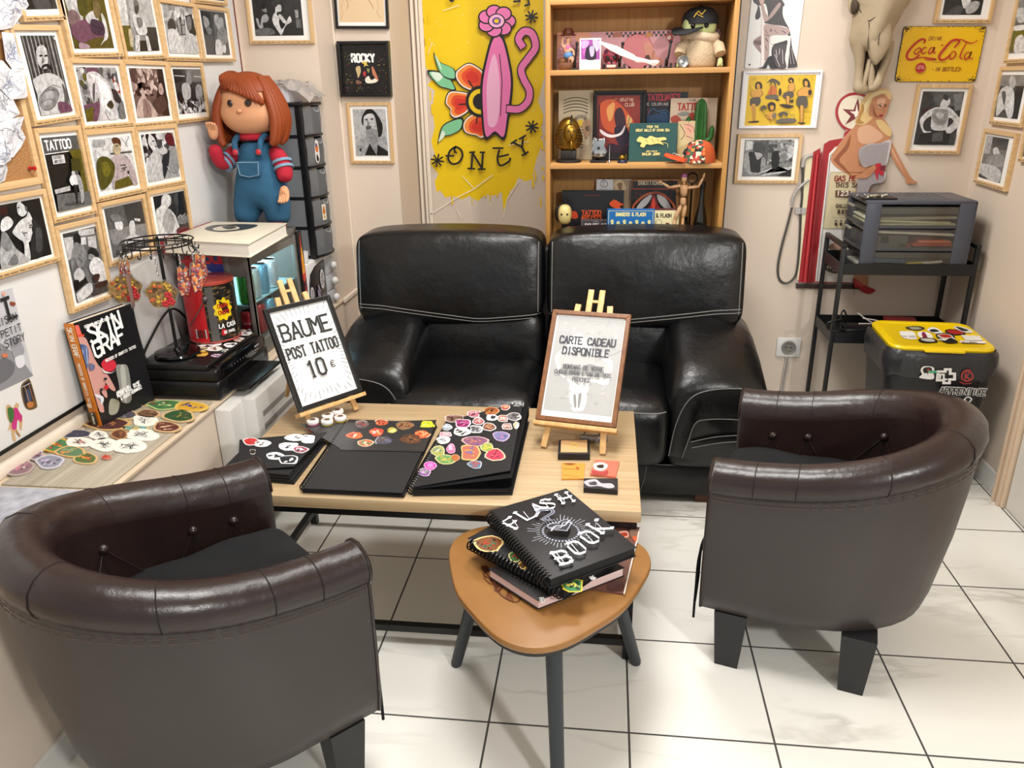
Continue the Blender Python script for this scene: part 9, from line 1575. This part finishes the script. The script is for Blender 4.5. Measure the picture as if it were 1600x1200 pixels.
def flatbook(name, label, q, z, h, cc, pc, fn=None, sp=None, view=vS, spec='', loops=30, rr=.009):
	m_ = sum((V((a, d, 0)) for a, d in q), V())/4; t = thing(name, label, 'book', (m_.x, m_.y, z), 0, 'books stacked on the side table'); ins = [(m_.x+(a-m_.x)*.975, m_.y+(d-m_.y)*.975) for a, d in q]
	b = B(); prism(b, ins, h-.004, Matrix.Translation((0, 0, z+.002))); obj('pages', b, mat('pages_'+pc, pc, .75), t)
	for zz in (z, z+h-.002): b = B(); prism(b, q, .002, Matrix.Translation((0, 0, zz)), .0005); cv = obj('cover', b, mat('bookcover_'+cc, cc, .5), t)
	Q = [V((a, d, z+h+.0002)) for a, d in q]; u = (Q[1]-Q[0]).normalized(); A = Art(sum(Q, V())/4, u, V((0, 0, 1)).cross(u))
	if fn: fn(A)
	if spec: A.trace(spec, *view)
	if A.F: A.build('cover_print', VINYL, cv)
	if sp: b = B(); p, e = V((*q[0], z+h/2)), V((*q[3], z+h/2)); spiral(b, p.lerp(e, .02), p.lerp(e, .98), rr, loops); obj('binding', b, WIRE, t)
	return t
z = ST
flatbook('magazine', 'brown illustrated magazine at the bottom right of the stack on the side table', [(-.09, 1.73), (.107, 1.697), (.062, 1.423), (-.135, 1.456)], z, .0048, '6a4438', 'e0d4c8', spec='~d8a090 1150,365 1200,360 1210,395 1160,400;~a8402a 1160,372 1195,370 1200,390 1165,392;~4a2a24 1080,690 1160,670 1180,730 1090,735;~8a6a5a 1220,350 1270,350 1265,400 1225,400;L3:e8dcd0 1278,345 1180,755;~c05a3a 1230,400 1262,395 1255,430'); z += .0055
flatbook('paperback', 'black covered paperback with pink page edges under the spiral books', [(-.238, 1.453), (-.118, 1.349), (.064, 1.485), (-.056, 1.589)], z, .0235, '1a1618', 'e4c8c4', spec='d8d8d4 650,775 680,772 688,805 660,810;L1:2a2a2a 658,780 664,806;L1:2a2a2a 670,778 678,804'); z += .0262
d1 = V((-.233, .177, 0)).normalized(); w1 = V((.177, .233, 0)).normalized(); b0 = V((-.062, 1.352, 0)); q = [b0+d1*.295, b0+d1*.295+w1*.172, b0+w1*.172, b0]
def sp2(A): stick(A, vS, [(335, 440, 190, 110, 'e8c88a', '7a4a2a 2f6a4a a83a2a 3a2a20'), (500, 520, 90, 70, 'd8c890', '3a6a3a 8a3a2a'), (555, 570, 70, 60, 'd8b870', 'b88a3a 5a3a20'), (865, 700, 130, 80, 'd8c040', '4a8a5a e8d86a 2a4a34'), (985, 655, 40, 20, 'e0e0e0', 'c8c8c8')])
flatbook('spiral_sketchbook', 'black spiral sketchbook with gold edged stickers under the FLASH BOOK', [(a.x, a.y) for a in q], z, .024, '1a1a1d', '141416', sp2, True, loops=26, rr=.0128); z = max(z+.0275, TZ+.002)
def flash(A):
	c = 'eceef6'; r = random.Random(1)
	def bl(t, pts, h, rot):
		for ch, (px, py), ro in zip(t, pts, rot):
			p = A.uv(680+px/4, 740+py/4); A.text(ch, p[0], p[1], h, c, h*.2, .62, .1, rot=ro, nib=(h*.055, h*.075))
			for st in glyph(ch):
				for a, d in (st[0], st[-1]):
					x, y = p[0]+a*.62*h*math.cos(ro)-d*h*math.sin(ro), p[1]+a*.62*h*math.sin(ro)+d*h*math.cos(ro); A.poly([(x-h*.17, y-h*.04), (x, y-h*.13), (x+h*.19, y+h*.05), (x, y+h*.13)], c)
			x, y = p[0]+h*.16, p[1]+h*.12; A.line([(x, y), (x+h*.08, y+h*.7)], h*.035, c)
	bl('FLASH', [(505, 345), (575, 295), (640, 255), (700, 235), (800, 200)], .044, [.35, .2, .08, 0, -.15]); bl('BOOK', [(790, 590), (885, 535), (975, 470), (1045, 405)], .047, [-.1, 0, .1, .2])
	m_ = A.uv(680+785/4, 740+362/4); 
	for k in range(44):
		a = 2*PI*k/44+.03; r0 = .048; r1 = r.uniform(.055, .078); A.line([(m_[0]+r0*math.cos(a), m_[1]+r0*math.sin(a)), (m_[0]+r1*math.cos(a), m_[1]+r1*math.sin(a))], .0012, 'c8ccd8', k=2)
	for k in range(34): a = 2*PI*k/34; A.oval(m_[0]+.041*math.cos(a), m_[1]+.041*math.sin(a), .0032, .0022, 'b8bcd0', 8, a, k=3+k*.02)
	H = [(m_[0]+.029*math.sin(s)**3, m_[1]+.026*(.8*math.cos(s)-.32*math.cos(2*s)-.12*math.cos(3*s))) for s in [2*PI*i/30 for i in range(31)]]; A.poly(H[:-1], '34363e'); A.line(H, .0022, 'b0b4c4')
	A.curve([(m_[0]+x, m_[1]+y) for x, y in ((-.03, -.008), (-.012, .004), (.006, -.004), (.026, .008))], .0035, 'd0d4e0'); A.curve([(m_[0]+x, m_[1]+y) for x, y in ((-.026, .004), (-.006, -.008), (.012, .008), (.028, -.004))], .002, 'd0d4e0'); A.curve([(m_[0]+x, m_[1]+y) for x, y in ((-.004, .028), (-.02, .044), (.012, .056), (.016, .072), (-.012, .08), (-.02, .07))], .009, '9aa0b4', taper=.4); A.curve([(m_[0]+x, m_[1]+y) for x, y in ((-.004, .028), (-.02, .044), (.012, .056), (.016, .072), (-.012, .08))], .004, '4a4e5a', taper=.4)
flatbook('spiral_sketchbook', 'black spiral book lettered FLASH BOOK with a silver heart, topmost of the stack', [tuple(onZ(z+.024, *k))[:2] for k in ((764, 798), (885, 763), (995, 855), (860, 905))], z, .024, '1e1e21', '131315', flash, True, loops=28, rr=.0135)
